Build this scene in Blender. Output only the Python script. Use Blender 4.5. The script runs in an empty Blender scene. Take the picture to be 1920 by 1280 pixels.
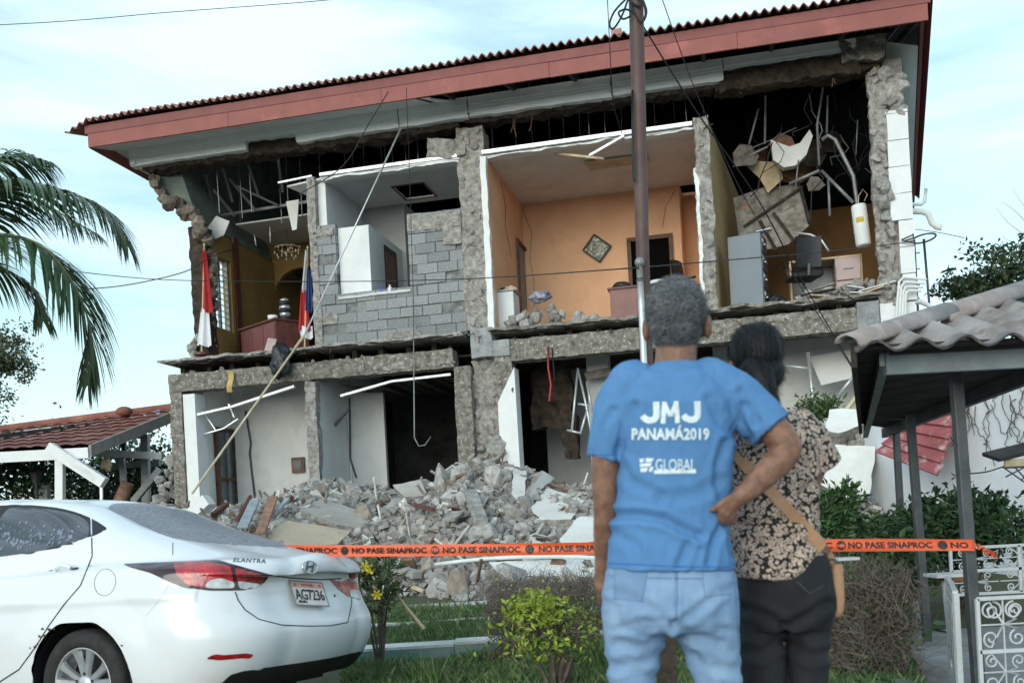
import bpy, bmesh, math, random
from math import sin, cos, pi, radians, sqrt, atan2
from mathutils import Vector, Matrix, noise, Euler
from mathutils.bvhtree import BVHTree
random.seed(7)
S = bpy.context.scene
COL = S.collection

# ---------------------------------------------------------------- camera
EYE = 1.15
ROLL = radians(3.0)
FP = 1900.0                       # focal length in photograph pixels (1920 wide)
CX, CY = 960.0, 980.0             # optical axis in the photograph (the picture is an upper crop)
cam_d = bpy.data.cameras.new('camera')
cam_o = bpy.data.objects.new('camera', cam_d); COL.objects.link(cam_o)
cam_d.sensor_width = 36.0
cam_d.lens = 36.0 * FP / 1920.0
cam_o.matrix_world = Matrix.Translation((0, 0, EYE)) @ Matrix.Rotation(pi / 2, 4, 'X') @ Matrix.Rotation(-ROLL, 4, 'Z')
cam_d.shift_x = 0.0
cam_d.shift_y = (CY - 640.0) / 1920.0
cam_d.clip_start = 0.05
cam_d.clip_end = 3000
cam_d.dof.use_dof = True
cam_d.dof.focus_distance = 15.5
cam_d.dof.aperture_fstop = 4.5
S.camera = cam_o

# ---------------------------------------------------------------- sky, sun, exposure
SUN_EL, SUN_AZ = radians(11), radians(205)      # overcast sun behind the camera, azimuth from +Y towards +X
world = bpy.data.worlds.new('World'); S.world = world
world.use_nodes = True
nt = world.node_tree; nt.nodes.clear()
def wn(t, **k):
    n = nt.nodes.new(t)
    for a, b in k.items(): setattr(n, a, b)
    return n
out = wn('ShaderNodeOutputWorld'); bg = wn('ShaderNodeBackground')
sky = wn('ShaderNodeTexSky', sky_type='NISHITA', sun_disc=False)
sky.sun_elevation = SUN_EL; sky.sun_rotation = SUN_AZ
sky.air_density = 1.0; sky.dust_density = 1.2; sky.ozone_density = 1.0
tc = wn('ShaderNodeTexCoord'); mp = wn('ShaderNodeMapping')
mp.inputs['Scale'].default_value = (1.3, 1.3, 5.5)
mp.inputs['Rotation'].default_value = (0.05, 0.10, 0.4)
nz = wn('ShaderNodeTexNoise'); nz.inputs['Scale'].default_value = 1.7; nz.inputs['Detail'].default_value = 7; nz.inputs['Roughness'].default_value = .55; nz.inputs['Distortion'].default_value = .35
rp = wn('ShaderNodeValToRGB'); rp.color_ramp.elements[0].position = .40; rp.color_ramp.elements[0].color = (.22, .22, .22, 1); rp.color_ramp.elements[1].position = .62; rp.color_ramp.elements[1].color = (1, 1, 1, 1)
sx = wn('ShaderNodeSeparateXYZ')
hr = wn('ShaderNodeMapRange'); hr.inputs['From Min'].default_value = 0.0; hr.inputs['From Max'].default_value = .34; hr.inputs['To Min'].default_value = 1.0; hr.inputs['To Max'].default_value = 0.0
mxm = wn('ShaderNodeMath', operation='MAXIMUM')
mix = wn('ShaderNodeMix', data_type='RGBA')
mix.inputs['B'].default_value = (7.1, 9.2, 10.6, 1)       # bright thin overcast
skm = wn('ShaderNodeMix', data_type='RGBA', blend_type='MULTIPLY'); skm.inputs['Factor'].default_value = 1.0
skm.inputs['B'].default_value = (1.75, 2.1, 1.75, 1)
L = nt.links.new
L(tc.outputs['Generated'], mp.inputs['Vector']); L(mp.outputs['Vector'], nz.inputs['Vector']); L(nz.outputs['Fac'], rp.inputs['Fac'])
L(tc.outputs['Generated'], sx.inputs['Vector']); L(sx.outputs['Z'], hr.inputs['Value'])
L(rp.outputs['Color'], mxm.inputs[0]); L(hr.outputs['Result'], mxm.inputs[1])
L(sky.outputs['Color'], skm.inputs['A']); L(skm.outputs['Result'], mix.inputs['A'])
L(mxm.outputs['Value'], mix.inputs['Factor'])
L(mix.outputs['Result'], bg.inputs['Color']); bg.inputs['Strength'].default_value = 0.1
L(bg.outputs['Background'], out.inputs['Surface'])
sun_d = bpy.data.lights.new('sun', 'SUN'); sun_d.energy = 1.5; sun_d.angle = radians(50); sun_d.color = (1.0, .99, .97)
sun_o = bpy.data.objects.new('sun', sun_d); COL.objects.link(sun_o)
sdir = Vector((sin(SUN_AZ) * cos(SUN_EL), cos(SUN_AZ) * cos(SUN_EL), sin(SUN_EL)))   # towards the sun
sun_o.rotation_euler = sdir.to_track_quat('Z', 'Y').to_euler()
sun_o.location = (0, -5, 30)
S.view_settings.view_transform = 'Standard'; S.view_settings.look = 'None'
S.view_settings.exposure = 0.42; S.view_settings.gamma = 1.0
S.view_settings.use_curve_mapping = False

# ---------------------------------------------------------------- survey: photograph -> place
PHI = radians(13.0)                                     # the facade turns 13 degrees from the picture plane
BU = Vector((cos(PHI), -sin(PHI), 0)); BN = Vector((sin(PHI), cos(PHI), 0)); B0 = Vector((0, 18.0, 0))
def ray(x, y):
    px, py = x - CX, CY - y
    a = px * cos(ROLL) + py * sin(ROLL); b = -px * sin(ROLL) + py * cos(ROLL)
    return Vector((a / FP, 1.0, b / FP))
def W(x, y, Y): return ray(x, y) * Y + Vector((0, 0, EYE))           # at depth Y
def G(x, y, z=0.0):                                                  # on a level plane
    d = ray(x, y); return d * ((z - EYE) / d.z) + Vector((0, 0, EYE))
def loc2(p):
    q = p - B0; return Vector((q.dot(BU), q.dot(BN), q.z))
def F(x, y, n=0.0):                                                  # on the building's plane n -> local (u, n, z)
    d = ray(x, y); C = Vector((0, 0, EYE)); t = (B0 + BN * n - C).dot(BN) / d.dot(BN)
    return loc2(C + d * t)
def SU(x, y, u):                                                     # on a cross wall at u
    d = ray(x, y); C = Vector((0, 0, EYE)); t = (B0 + BU * u - C).dot(BU) / d.dot(BU)
    return loc2(C + d * t)
def HZ(x, y, z): return loc2(G(x, y, z))
def BW(u, n, z): return B0 + BU * u + BN * n + Vector((0, 0, z))     # local -> world
MPX = Matrix.Translation(B0) @ Matrix.Rotation(-PHI, 4, 'Z')

# ---------------------------------------------------------------- helpers
def tag(o, label=None, cat=None, group=None, kind=None):
    if label: o['label'] = label
    if cat: o['category'] = cat
    if group: o['group'] = group
    if kind: o['kind'] = kind
    return o
def empty(name, loc=(0, 0, 0), rz=0.0, label=None, cat=None, group=None, parent=None):
    o = bpy.data.objects.new(name, None); COL.objects.link(o); o.location = loc; o.rotation_euler = (0, 0, rz)
    o.empty_display_size = .1
    if parent: o.parent = parent
    return tag(o, label, cat, group)
def bempty(name, u, n, z, label, cat, group=None, rz=0.0):
    return empty(name, BW(u, n, z), -PHI + rz, label, cat, group)
def link(name, me, parent=None, loc=(0, 0, 0), rot=(0, 0, 0), scale=(1, 1, 1)):
    o = bpy.data.objects.new(name, me); COL.objects.link(o)
    o.location = loc; o.rotation_euler = rot; o.scale = scale
    if parent: o.parent = parent
    return o
def copy_tree(o, parent=None):
    c = o.copy(); COL.objects.link(c)
    if parent: c.parent = parent
    for ch in o.children: copy_tree(ch, c)
    return c

class MB:
    def __init__(s): s.v = []; s.f = []; s.m = []; s.mi = 0
    def add(s, vs, fs):
        b = len(s.v); s.v += [tuple(v) for v in vs]; s.f += [tuple(i + b for i in f) for f in fs]; s.m += [s.mi] * len(fs); return s
    def box(s, a, b, M=None):
        x0, y0, z0 = a; x1, y1, z1 = b
        vs = [Vector(p) for p in ((x0, y0, z0), (x1, y0, z0), (x1, y1, z0), (x0, y1, z0), (x0, y0, z1), (x1, y0, z1), (x1, y1, z1), (x0, y1, z1))]
        if M: vs = [M @ v for v in vs]
        return s.add(vs, [(0, 3, 2, 1), (4, 5, 6, 7), (0, 1, 5, 4), (1, 2, 6, 5), (2, 3, 7, 6), (3, 0, 4, 7)])
    def prism(s, poly, d):                       # polygon of 3-D points swept by vector d
        n = len(poly); d = Vector(d); P = [Vector(p) for p in poly]
        s.add(P + [p + d for p in P], [tuple(range(n))[::-1], tuple(range(n, 2 * n))] + [(i, (i + 1) % n, (i + 1) % n + n, i + n) for i in range(n)])
        return s
    def beam(s, p, q, w, h, up=(0, 0, 1)):       # rectangular bar from p to q
        p, q = Vector(p), Vector(q); t = (q - p).normalized(); up = Vector(up)
        if abs(t.dot(up)) > .98: up = Vector((1, 0, 0))
        a = t.cross(up).normalized(); b = a.cross(t)
        vs = [c + a * (sx * w / 2) + b * (sy * h / 2) for c in (p, q) for sx, sy in ((-1, -1), (1, -1), (1, 1), (-1, 1))]
        return s.add(vs, [(3, 2, 1, 0), (4, 5, 6, 7), (0, 1, 5, 4), (1, 2, 6, 5), (2, 3, 7, 6), (3, 0, 4, 7)])
    def tube(s, pts, r, n=6, caps=True):
        P = [Vector(p) for p in pts]; R = r if isinstance(r, (list, tuple)) else [r] * len(P)
        up = None; vs = []; fs = []
        for i, p in enumerate(P):
            t = (P[min(i + 1, len(P) - 1)] - P[max(i - 1, 0)])
            t = t.normalized() if t.length > 1e-9 else Vector((0, 0, 1))
            if up is None: up = Vector((0, 0, 1)) if abs(t.z) < .9 else Vector((1, 0, 0))
            a = t.cross(up); a = a.normalized() if a.length > 1e-6 else t.orthogonal().normalized(); b = a.cross(t); up = b
            vs += [p + (a * cos(2 * pi * k / n) + b * sin(2 * pi * k / n)) * R[i] for k in range(n)]
        for i in range(len(P) - 1):
            for k in range(n):
                k2 = (k + 1) % n; fs.append((i * n + k, i * n + k2, (i + 1) * n + k2, (i + 1) * n + k))
        if caps: fs += [tuple(range(n)), tuple(range((len(P) - 1) * n, len(P) * n))[::-1]]
        return s.add(vs, fs)
    def loft(s, rings, caps=True):
        n = len(rings[0]); vs = [v for r in rings for v in r]; fs = []
        for i in range(len(rings) - 1):
            for k in range(n):
                k2 = (k + 1) % n; fs.append((i * n + k, i * n + k2, (i + 1) * n + k2, (i + 1) * n + k))
        if caps: fs += [tuple(range(n))[::-1], tuple(range((len(rings) - 1) * n, len(rings) * n))]
        return s.add(vs, fs)
    def grid(s, fn, nu, nv):
        vs = [fn(i / nu, j / nv) for j in range(nv + 1) for i in range(nu + 1)]
        w = nu + 1
        return s.add(vs, [(j * w + i, j * w + i + 1, (j + 1) * w + i + 1, (j + 1) * w + i) for j in range(nv) for i in range(nu)])
    def rough(s, a, b, res=.1, amp=.03, fr=4.0, seed=0.0, keep=()):
        """box with broken, uneven faces; keep: faces left straight ('x0','z1' ...)"""
        a, b = Vector(a), Vector(b); d = b - a; N = [max(1, min(90, int(round(abs(d[i]) / res)))) for i in range(3)]
        idx = {}; vs = []; fs = []
        def vid(i, j, k):
            key = (i, j, k)
            if key not in idx:
                p = Vector((a.x + d.x * i / N[0], a.y + d.y * j / N[1], a.z + d.z * k / N[2]))
                q = p * fr + Vector((seed, seed * 1.7, seed * .3))
                o = noise.noise_vector(q) + noise.noise_vector(q * 2.7) * .6 + noise.noise_vector(q * 6.1) * .35
                cv = noise.cell_vector(p * fr * .9 + Vector((seed, 0, 0))) - Vector((.5, .5, .5))
                o = (o + cv * .5) * amp
                for ax, ii in ((0, i), (1, j), (2, k)):
                    if (ii == 0 and 'xyz'[ax] + '0' in keep) or (ii == N[ax] and 'xyz'[ax] + '1' in keep): o[ax] = 0
                idx[key] = len(vs); vs.append(p + o)
            return idx[key]
        for ax in range(3):
            u, w = (ax + 1) % 3, (ax + 2) % 3
            for side in (0, N[ax]):
                for i in range(N[u]):
                    for j in range(N[w]):
                        c = []
                        for di, dj in ((0, 0), (1, 0), (1, 1), (0, 1)):
                            t = [0, 0, 0]; t[ax] = side; t[u] = i + di; t[w] = j + dj; c.append(vid(*t))
                        fs.append(tuple(c) if side else tuple(c[::-1]))
        return s.add(vs, fs)
    def mesh(s, name, mats, smooth=False):
        me = bpy.data.meshes.new(name); me.from_pydata(s.v, [], s.f)
        mats = mats if isinstance(mats, (list, tuple)) else [mats]
        for m in mats: me.materials.append(m)
        if len(mats) > 1: me.polygons.foreach_set('material_index', s.m)
        if smooth: me.polygons.foreach_set('use_smooth', [True] * len(me.polygons))
        me.update(); return me
    def build(s, name, mats, parent=None, smooth=False, kind=None, **k):
        o = link(name, s.mesh(name, mats, smooth), parent, **k)
        if kind: o['kind'] = kind
        return o

def bevel(o, w=.01, seg=2):
    bm = bmesh.new(); bm.from_mesh(o.data)
    bmesh.ops.recalc_face_normals(bm, faces=bm.faces)
    es = [e for e in bm.edges if len(e.link_faces) == 2 and e.calc_face_angle(0) > .5]
    bmesh.ops.bevel(bm, geom=es, offset=w, segments=seg, affect='EDGES', profile=.5, clamp_overlap=True)
    bm.to_mesh(o.data); bm.free(); return o
def fixn(o):
    bm = bmesh.new(); bm.from_mesh(o.data); bmesh.ops.recalc_face_normals(bm, faces=bm.faces); bm.to_mesh(o.data); bm.free(); return o
def hullmesh(name, rnd, mat, n=16, flat=1.0, box=.0):
    """angular broken stone about 1 m across"""
    bm = bmesh.new()
    for _ in range(n):
        v = Vector((rnd.gauss(0, 1), rnd.gauss(0, 1), rnd.gauss(0, 1))).normalized()
        m = max(abs(v.x), abs(v.y), abs(v.z)); v = v * (1 - box) + v / m * box * .8
        v *= rnd.uniform(.42, .52); v.z *= flat; bm.verts.new(v)
    r = bmesh.ops.convex_hull(bm, input=bm.verts)
    bmesh.ops.delete(bm, geom=[v for v in bm.verts if not v.link_faces], context='VERTS')
    es = [e for e in bm.edges if len(e.link_faces) == 2 and e.calc_face_angle(0) > .45]
    bmesh.ops.bevel(bm, geom=es, offset=.025, segments=1, affect='EDGES', profile=.5, clamp_overlap=True)
    me = bpy.data.meshes.new(name); bm.to_mesh(me); bm.free(); me.materials.append(mat); return me
def sag(p, q, d, n=14):
    p, q = Vector(p), Vector(q)
    return [p.lerp(q, i / n) - Vector((0, 0, d * 4 * (i / n) * (1 - i / n))) for i in range(n + 1)]
def fbm(p, o=4): return noise.fractal(Vector(p), 1.0, 2.0, o)

# ---------------------------------------------------------------- materials
MT = {}
def mat(name, col, rough=.85, col2=None, var=.12, sc=5.0, bump=.15, bsc=40.0, metal=0.0, rand=0.0, spec=.4, detail=6, dirt=None, dsc=1.2, dlo=.5, dhi=.68, trans=0.0, coat=0.0, sss=0.0, ct=.18):
    m = bpy.data.materials.new(name); m.use_nodes = True; t = m.node_tree; N = t.nodes; k = t.links.new
    b = N['Principled BSDF']; b.inputs['Roughness'].default_value = rough; b.inputs['Metallic'].default_value = metal
    b.inputs['Specular IOR Level'].default_value = spec
    if coat: b.inputs['Coat Weight'].default_value = coat; b.inputs['Coat Roughness'].default_value = .04
    if sss: b.inputs['Subsurface Weight'].default_value = sss; b.inputs['Subsurface Radius'].default_value = (.012, .005, .003)
    c2 = col2 or tuple(c * (1 - 2 * var) for c in col)
    c1 = col if col2 else tuple(min(1, c * (1 + var)) for c in col)
    tcn = N.new('ShaderNodeTexCoord'); no = N.new('ShaderNodeTexNoise'); no.inputs['Scale'].default_value = sc; no.inputs['Detail'].default_value = detail; no.inputs['Roughness'].default_value = .65
    k(tcn.outputs['Object'], no.inputs['Vector'])
    mr = N.new('ShaderNodeMapRange'); mr.inputs['From Min'].default_value = .5 - ct; mr.inputs['From Max'].default_value = .5 + ct; k(no.outputs['Fac'], mr.inputs['Value'])
    mx = N.new('ShaderNodeMix'); mx.data_type = 'RGBA'; k(mr.outputs['Result'], mx.inputs['Factor'])
    mx.inputs['A'].default_value = (*c2, 1); mx.inputs['B'].default_value = (*c1, 1)
    last = mx.outputs['Result']
    if dirt:
        n2 = N.new('ShaderNodeTexNoise'); n2.inputs['Scale'].default_value = dsc; n2.inputs['Detail'].default_value = 8; n2.inputs['Roughness'].default_value = .7
        k(tcn.outputs['Object'], n2.inputs['Vector'])
        r2 = N.new('ShaderNodeMapRange'); r2.inputs['From Min'].default_value = dlo; r2.inputs['From Max'].default_value = dhi; k(n2.outputs['Fac'], r2.inputs['Value'])
        m2 = N.new('ShaderNodeMix'); m2.data_type = 'RGBA'; k(r2.outputs['Result'], m2.inputs['Factor']); k(last, m2.inputs['A']); m2.inputs['B'].default_value = (*dirt, 1); last = m2.outputs['Result']
    if rand:
        oi = N.new('ShaderNodeObjectInfo'); r3 = N.new('ShaderNodeMapRange'); r3.inputs['To Min'].default_value = 1 - rand; r3.inputs['To Max'].default_value = 1 + rand; k(oi.outputs['Random'], r3.inputs['Value'])
        hv = N.new('ShaderNodeHueSaturation'); k(last, hv.inputs['Color']); k(r3.outputs['Result'], hv.inputs['Value']); last = hv.outputs['Color']
    k(last, b.inputs['Base Color'])
    if bump:
        n3 = N.new('ShaderNodeTexNoise'); n3.inputs['Scale'].default_value = bsc; n3.inputs['Detail'].default_value = 5; k(tcn.outputs['Object'], n3.inputs['Vector'])
        bp = N.new('ShaderNodeBump'); bp.inputs['Strength'].default_value = bump; bp.inputs['Distance'].default_value = .02; k(n3.outputs['Fac'], bp.inputs['Height']); k(bp.outputs['Normal'], b.inputs['Normal'])
    if trans: b.inputs['Transmission Weight'].default_value = trans
    MT[name] = m; return m

M_white = mat('white_plaster', (.78, .79, .80), .8, var=.05, sc=2, bump=.1, dirt=(.55, .53, .50), dlo=.58, dhi=.85)
M_whitec = mat('white_paint_clean', (.80, .81, .82), .7, var=.03, bump=.05)
M_corn = mat('cornice_paint', (.87, .88, .89), .7, var=.03, bump=.03)
M_soffit = mat('soffit_board', (.74, .75, .76), .8, var=.06, sc=1.5, bump=.05)
M_greyw = mat('grey_white_wall', (.62, .63, .63), .85, var=.06, sc=2, dirt=(.42, .40, .37), dlo=.56, dhi=.8)
M_conc = mat('raw_concrete', (.36, .335, .30), .95, col2=(.10, .083, .065), sc=9, bump=1.0, bsc=70, detail=15, dirt=(.60, .58, .55), dsc=16, dlo=.575, dhi=.61, ct=.16)
M_concd = mat('broken_dark_concrete', (.085, .064, .048), .95, col2=(.016, .012, .009), sc=7, bump=.8, bsc=30, detail=9)
M_stone = mat('rubble_stone', (.47, .45, .43), .95, col2=(.215, .20, .188), sc=5, bump=.6, bsc=14, rand=.22, detail=8)
M_mortar = mat('old_mortar', (.50, .475, .45), .95, col2=(.17, .15, .13), ct=.17, sc=11, bump=1.0, bsc=60, detail=14)
M_block = mat('concrete_block', (.37, .385, .39), .95, col2=(.20, .21, .215), sc=9, bump=.5, bsc=50, rand=.16, detail=8)
M_joint = mat('block_mortar', (.27, .275, .275), .95, col2=(.12, .12, .12), sc=9, bump=.6, bsc=40)
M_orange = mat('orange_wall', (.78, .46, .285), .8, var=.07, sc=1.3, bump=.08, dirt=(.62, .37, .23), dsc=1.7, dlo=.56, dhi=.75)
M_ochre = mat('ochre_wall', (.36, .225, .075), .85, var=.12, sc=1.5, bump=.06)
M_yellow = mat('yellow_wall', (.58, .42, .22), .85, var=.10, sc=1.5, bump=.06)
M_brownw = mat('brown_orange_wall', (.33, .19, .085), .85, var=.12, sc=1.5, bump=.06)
M_red = mat('red_fascia', (.30, .092, .080), .6, var=.08, sc=3, bump=.04, dirt=(.50, .16, .14), dlo=.55, dhi=.75)
M_redd = mat('dark_red_fascia', (.25, .075, .065), .65, var=.1, sc=3, bump=.05)
M_roofs = mat('corrugated_sheet', (.42, .21, .185), .7, var=.2, sc=2, bump=.15, dirt=(.42, .33, .30), dlo=.5, dhi=.7)
M_shade = mat('painted_void_shade', (.012, .011, .010), .95, var=.3, sc=3, spec=.1)  # near-black colour puts the deep shade of roof voids into the surface
M_timber = mat('timber_joist', (.055, .047, .040), .85, var=.35, sc=8, bump=.3)
M_alu = mat('galvanised_strip', (.62, .66, .68), .4, var=.1, metal=.5, bump=.05)
M_steel = mat('grey_steel', (.27, .28, .29), .5, metal=.4, var=.15, bump=.05)
M_dsteel = mat('dark_steel', (.10, .105, .11), .5, metal=.3, var=.2, bump=.05)
M_shadewall = mat('painted_shade_wall', (.055, .052, .048), .95, var=.3, sc=2, spec=.1)  # shade of the unlit second bay is put into this wall colour
M_doorshade = mat('painted_doorway_shade', (.006, .006, .006), 1.0, bump=0, spec=0)  # black colour stands in for the shade inside an opening
M_black = mat('black_plastic', (.02, .02, .022), .5, var=.2, bump=.02)
M_wood = mat('mahogany', (.155, .052, .042), .45, var=.2, sc=7, bump=.05)
M_brown = mat('brown_door', (.12, .055, .032), .55, var=.25, sc=7, bump=.08)
M_pale = mat('pale_board', (.60, .47, .31), .7, var=.15, sc=6, bump=.05)
M_ceil = mat('ceiling_board', (.72, .72, .72), .85, var=.05, sc=2, bump=.05, dirt=(.5, .47, .42), dlo=.55, dhi=.85)
M_cable = mat('black_cable', (.018, .018, .02), .6, bump=0)
M_pvc = mat('white_pvc', (.74, .75, .74), .5, var=.05, bump=.02)
M_glass = mat('window_glass', (.10, .13, .15), .08, var=.2, sc=2, bump=0, spec=.6)
M_dustp = mat('dusty_panel', (.33, .305, .27), .9, col2=(.13, .115, .10), ct=.14, sc=6, bump=.3, bsc=20)
# ================================================================ GROUND
def ground_h(X, Y):
    if Y < 8: return 0.0
    t = min(1, (Y - 8) / 7.5); return .30 * t * t * (3 - 2 * t)
M_soil = mat('lawn_soil', (.060, .072, .030), .95, col2=(.10, .095, .06), sc=3, bump=.4, bsc=25)
M_road = mat('asphalt', (.055, .055, .057), .9, var=.2, sc=20, bump=.3, bsc=150)
M_pave = mat('concrete_path', (.30, .30, .30), .9, var=.15, sc=4, bump=.2, dirt=(.20, .19, .18))
m = MB()
def gfn(a, b):
    X = -60 + 130 * a; Y = -12 + 60 * (b ** 1.3); return (X, Y, ground_h(X, Y) - .004)
m.grid(gfn, 80, 60)
tag(m.build('lawn_ground', M_soil, smooth=True), kind='structure')
m = MB(); m.grid(lambda a, b: (-1500 + 3000 * a, -1500 + 3000 * b, -.35), 4, 4)
tag(m.build('terrain', M_soil), kind='structure')
m = MB()
def rfn(a, b):
    return (-40 + 80 * a, -8 + 12.9 * b + (-40 + 80 * a) * -.06, .004)
m.grid(rfn, 12, 6)
tag(m.build('road', M_road), kind='structure')
for x, y in ((690, 1285),): pass

# ================================================================ THE DAMAGED BUILDING
BLD = empty('damaged_building', B0, -PHI, 'long two storey building with its whole front wall fallen away', 'building')
BLD.location = B0 + Vector((0, 0, 0))
def part(name, m, mats, parent=None, smooth=False, **k): return m.build(name, mats, parent or BLD, smooth, **k)
rnd = random.Random(11)
ZS, ZC = 4.58, 7.70            # upper floor level, upper ceiling level
ULEFT, URIGHT = -6.60, 6.93

# ---- stones shared by broken masonry
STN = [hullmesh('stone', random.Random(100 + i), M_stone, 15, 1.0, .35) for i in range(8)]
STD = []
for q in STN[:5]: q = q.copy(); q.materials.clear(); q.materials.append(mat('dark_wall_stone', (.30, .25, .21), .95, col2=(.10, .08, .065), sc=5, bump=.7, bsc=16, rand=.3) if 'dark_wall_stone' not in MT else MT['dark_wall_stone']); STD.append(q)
def stone_dark(parent, p, s):
    o = stone(parent, p, s); o.data = rnd.choice(STD); return o
def stone(parent, p, s, name='stone', sq=(1, 1, 1)):
    return link(name, rnd.choice(STN), parent, p, (rnd.uniform(0, 6), rnd.uniform(0, 6), rnd.uniform(0, 6)), (s * sq[0], s * sq[1], s * sq[2]))

# ---- roof: corrugated sheets, fascia boards, soffit, purlins
SL = math.tan(radians(15))
def roofz(n): return 8.98 + (n + 1.02) * SL
U0, U1 = -7.86, 7.28
ns = 14; wsh = (U1 - U0) / ns
for i in range(ns):
    a = U0 + wsh * i; b = a + wsh + .06; m = MB(); dz = rnd.uniform(-.012, .016); e = -1.04 + rnd.uniform(-.03, .02); nw = int((b - a) / .148 * 8)
    dip = -.16 if i == 0 else 0
    def sf(p, q, a=a, b=b, e=e, dz=dz):
        u = a + (b - a) * p; n = e + (7 - e) * q
        fall = .10 * max(0, (-7.4 - u) / .46)
        return (u, n, roofz(n) + .034 * cos(u * 2 * pi / .148) + dz - fall * 2)
    m.grid(sf, nw, 3)
    def sf2(p, q): v = sf(p, q); return (v[0], v[1] + .004, v[2] - .018)
    b0 = len(m.v); m.grid(sf2, nw, 3)
    for k in range(nw): m.f.append((k, k + 1, b0 + k + 1, b0 + k)); m.m.append(0)
    part('roof_sheet', m, M_roofs, smooth=False)
m = MB(); m.rough((2.3, -.9, roofz(-.9) + .03), (2.46, -.6, roofz(-.6) + .05), .05, .02); part('roof_tile', m, M_roofs)
# rear slope
m = MB(); m.add([(U0, 7, roofz(7)), (U1, 7, roofz(7)), (U1 + 2, 15.2, 8.9), (U0, 15.2, 8.9)], [(0, 1, 2, 3)]); part('rear_roof', m, M_roofs)
fj = [-7.45, -4.6, -1.7, 1.25, 4.3, 7.15]
for a, b in zip(fj, fj[1:]): e = rnd.uniform(-.006, .006); m = MB(); m.prism([(a + .003, -.94 + e, 8.49 + rnd.uniform(-.006, .006)), (b - .003, -.94 - e, 8.49 + rnd.uniform(-.006, .006)), (b - .003, -.94 - e, 8.742), (a + .003, -.94 + e, 8.742)], (0, .04, 0)); part('fascia', m, M_red)
m = MB(); m.box((-7.50, -.95, 8.745), (7.19, -.90, 8.90)); part('fascia', m, mat('dark_red_board', (.245, .075, .07), .6, var=.1, sc=3, bump=.04))
m = MB(); m.box((-7.45, -.90, 8.49), (-7.41, 7, 8.9)); part('fascia', m, M_red)
for k in range(14):                              # rafters seen through the open eave
    u = -7.2 + 14.2 * k / 13; m = MB(); m.prism([(u, -.9, 8.50), (u, 6.9, 8.50 + 7.8 * SL), (u, 6.9, 8.62 + 7.8 * SL), (u, -.9, 8.62)], (.06, 0, 0)); part('rafter', m, M_timber)
for n_ in (-.7, .6, 2, 3.4, 4.8, 6.2):
    m = MB(); m.box((-7.4, n_, roofz(n_) - .12), (7.1, n_ + .05, roofz(n_) - .05)); part('purlin', m, M_timber)
m = MB(); m.prism([(-7.41, -.895, roofz(-.9) - .06), (7.2, -.895, roofz(-.9) - .06), (8.3, 7, roofz(7) - .06), (-7.41, 7, roofz(7) - .06)], (0, 0, .012)); part('roof_lining', m, M_shade)  # lining coloured near-black so the roof void reads as shaded
def soff(n): return 8.495 + (n + .9) * .255
usf = F(790, 190, -.45).x
m = MB(); m.prism([(-7.41, -.895, soff(-.895)), (usf, -.895, soff(-.895)), (usf + .12, -.13, soff(-.13)), (-7.41 + .05, -.13, soff(-.13))], (0, 0, .012)); part('soffit_panel', m, M_soffit)
m = MB(); m.prism([(-7.41, -.13, soff(-.13)), (-6.62, -.13, soff(-.13)), (-6.62, 6.5, 8.7), (-7.41, 6.5, 8.6)], (0, 0, .012)); part('soffit_panel', m, M_soffit)
m = MB(); m.prism([(usf + .10, -.88, soff(-.88) - .01), (usf + .28, -.88, soff(-.88) - .03), (usf + .46, -.14, soff(-.14) + .0), (usf + .24, -.14, soff(-.14))], (0, 0, .012)); part('soffit_panel', m, M_soffit)
# right hand eave: barge and soffit along the oblique flank
db = Vector((8.64 - 7.13, 10.86, 0)).normalized()
def fl(t, off=0.0, z=0.0): p = Vector((7.06, -.78, 0)) + db * t; return (p.x + off, p.y, z)
m = MB(); m.prism([fl(0, 0, 8.49), fl(11, 0, 8.49), fl(11, 0, 8.92), fl(0, 0, 8.92)], (.05, 0, 0)); part('barge_board', m, M_redd)
m = MB(); m.prism([fl(-.2, .06, 9.0), fl(11, .06, 9.0), fl(11, .20, 8.86), fl(-.2, .20, 8.86)], (0, .01, .03)); part('barge_cap', m, M_redd)
m = MB(); m.prism([fl(.85, -.02, 8.53), fl(11, -.02, 8.53), fl(11, -.9, 8.66), fl(.85, -.5, 8.66)], (0, 0, .012)); part('soffit_panel', m, M_soffit)

# ---- cornice: stepped white moulding in lengths, ragged where it broke
def cornice(ua, ub, lower=True, seed=0):
    m = MB(); zb = 8.385 if lower else 8.55
    prof = [(-.15, 8.72), (-.15, 8.585), (-.138, 8.58), (-.138, 8.535), (-.126, 8.53)] + ([(-.126, 8.485), (-.114, 8.48), (-.114, 8.44), (-.10, 8.435), (-.10, zb)] if lower else [(-.12, zb)]) + [(.08, zb), (.08, 8.72)]
    rings = []
    N = max(1, int((ub - ua) / .09))
    for i in range(N + 1):
        u = ua + (ub - ua) * i / N; j = fbm((u * 5 + seed, seed, 1)) * .012 + (noise.cell(Vector((u * 2.1 + seed, 0, 0))) - .5) * .01
        du = fbm((u * 9, seed, 0)) * .03 if i in (0, N) else 0
        rings.append([(u + du * (k % 3), y, z + (j if k in (len(prof) - 2, len(prof) - 3) else 0)) for k, (y, z) in enumerate(prof)])
    m.loft(rings); part('cornice', m, M_corn); fixn(BLD.children[-1])
xs = lambda x, y: F(x, y, -.1).x
uc = [-7.05, xs(270, 310), xs(461, 285), xs(556, 260), xs(750, 245), xs(868, 225), xs(1148, 190), xs(1356, 150), 6.15]
cornice(-7.13, uc[1] - .005, True, 1); cornice(uc[1] + .005, uc[2], True, 2); cornice(uc[2] + .005, uc[3] - .01, False, 3)
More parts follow.
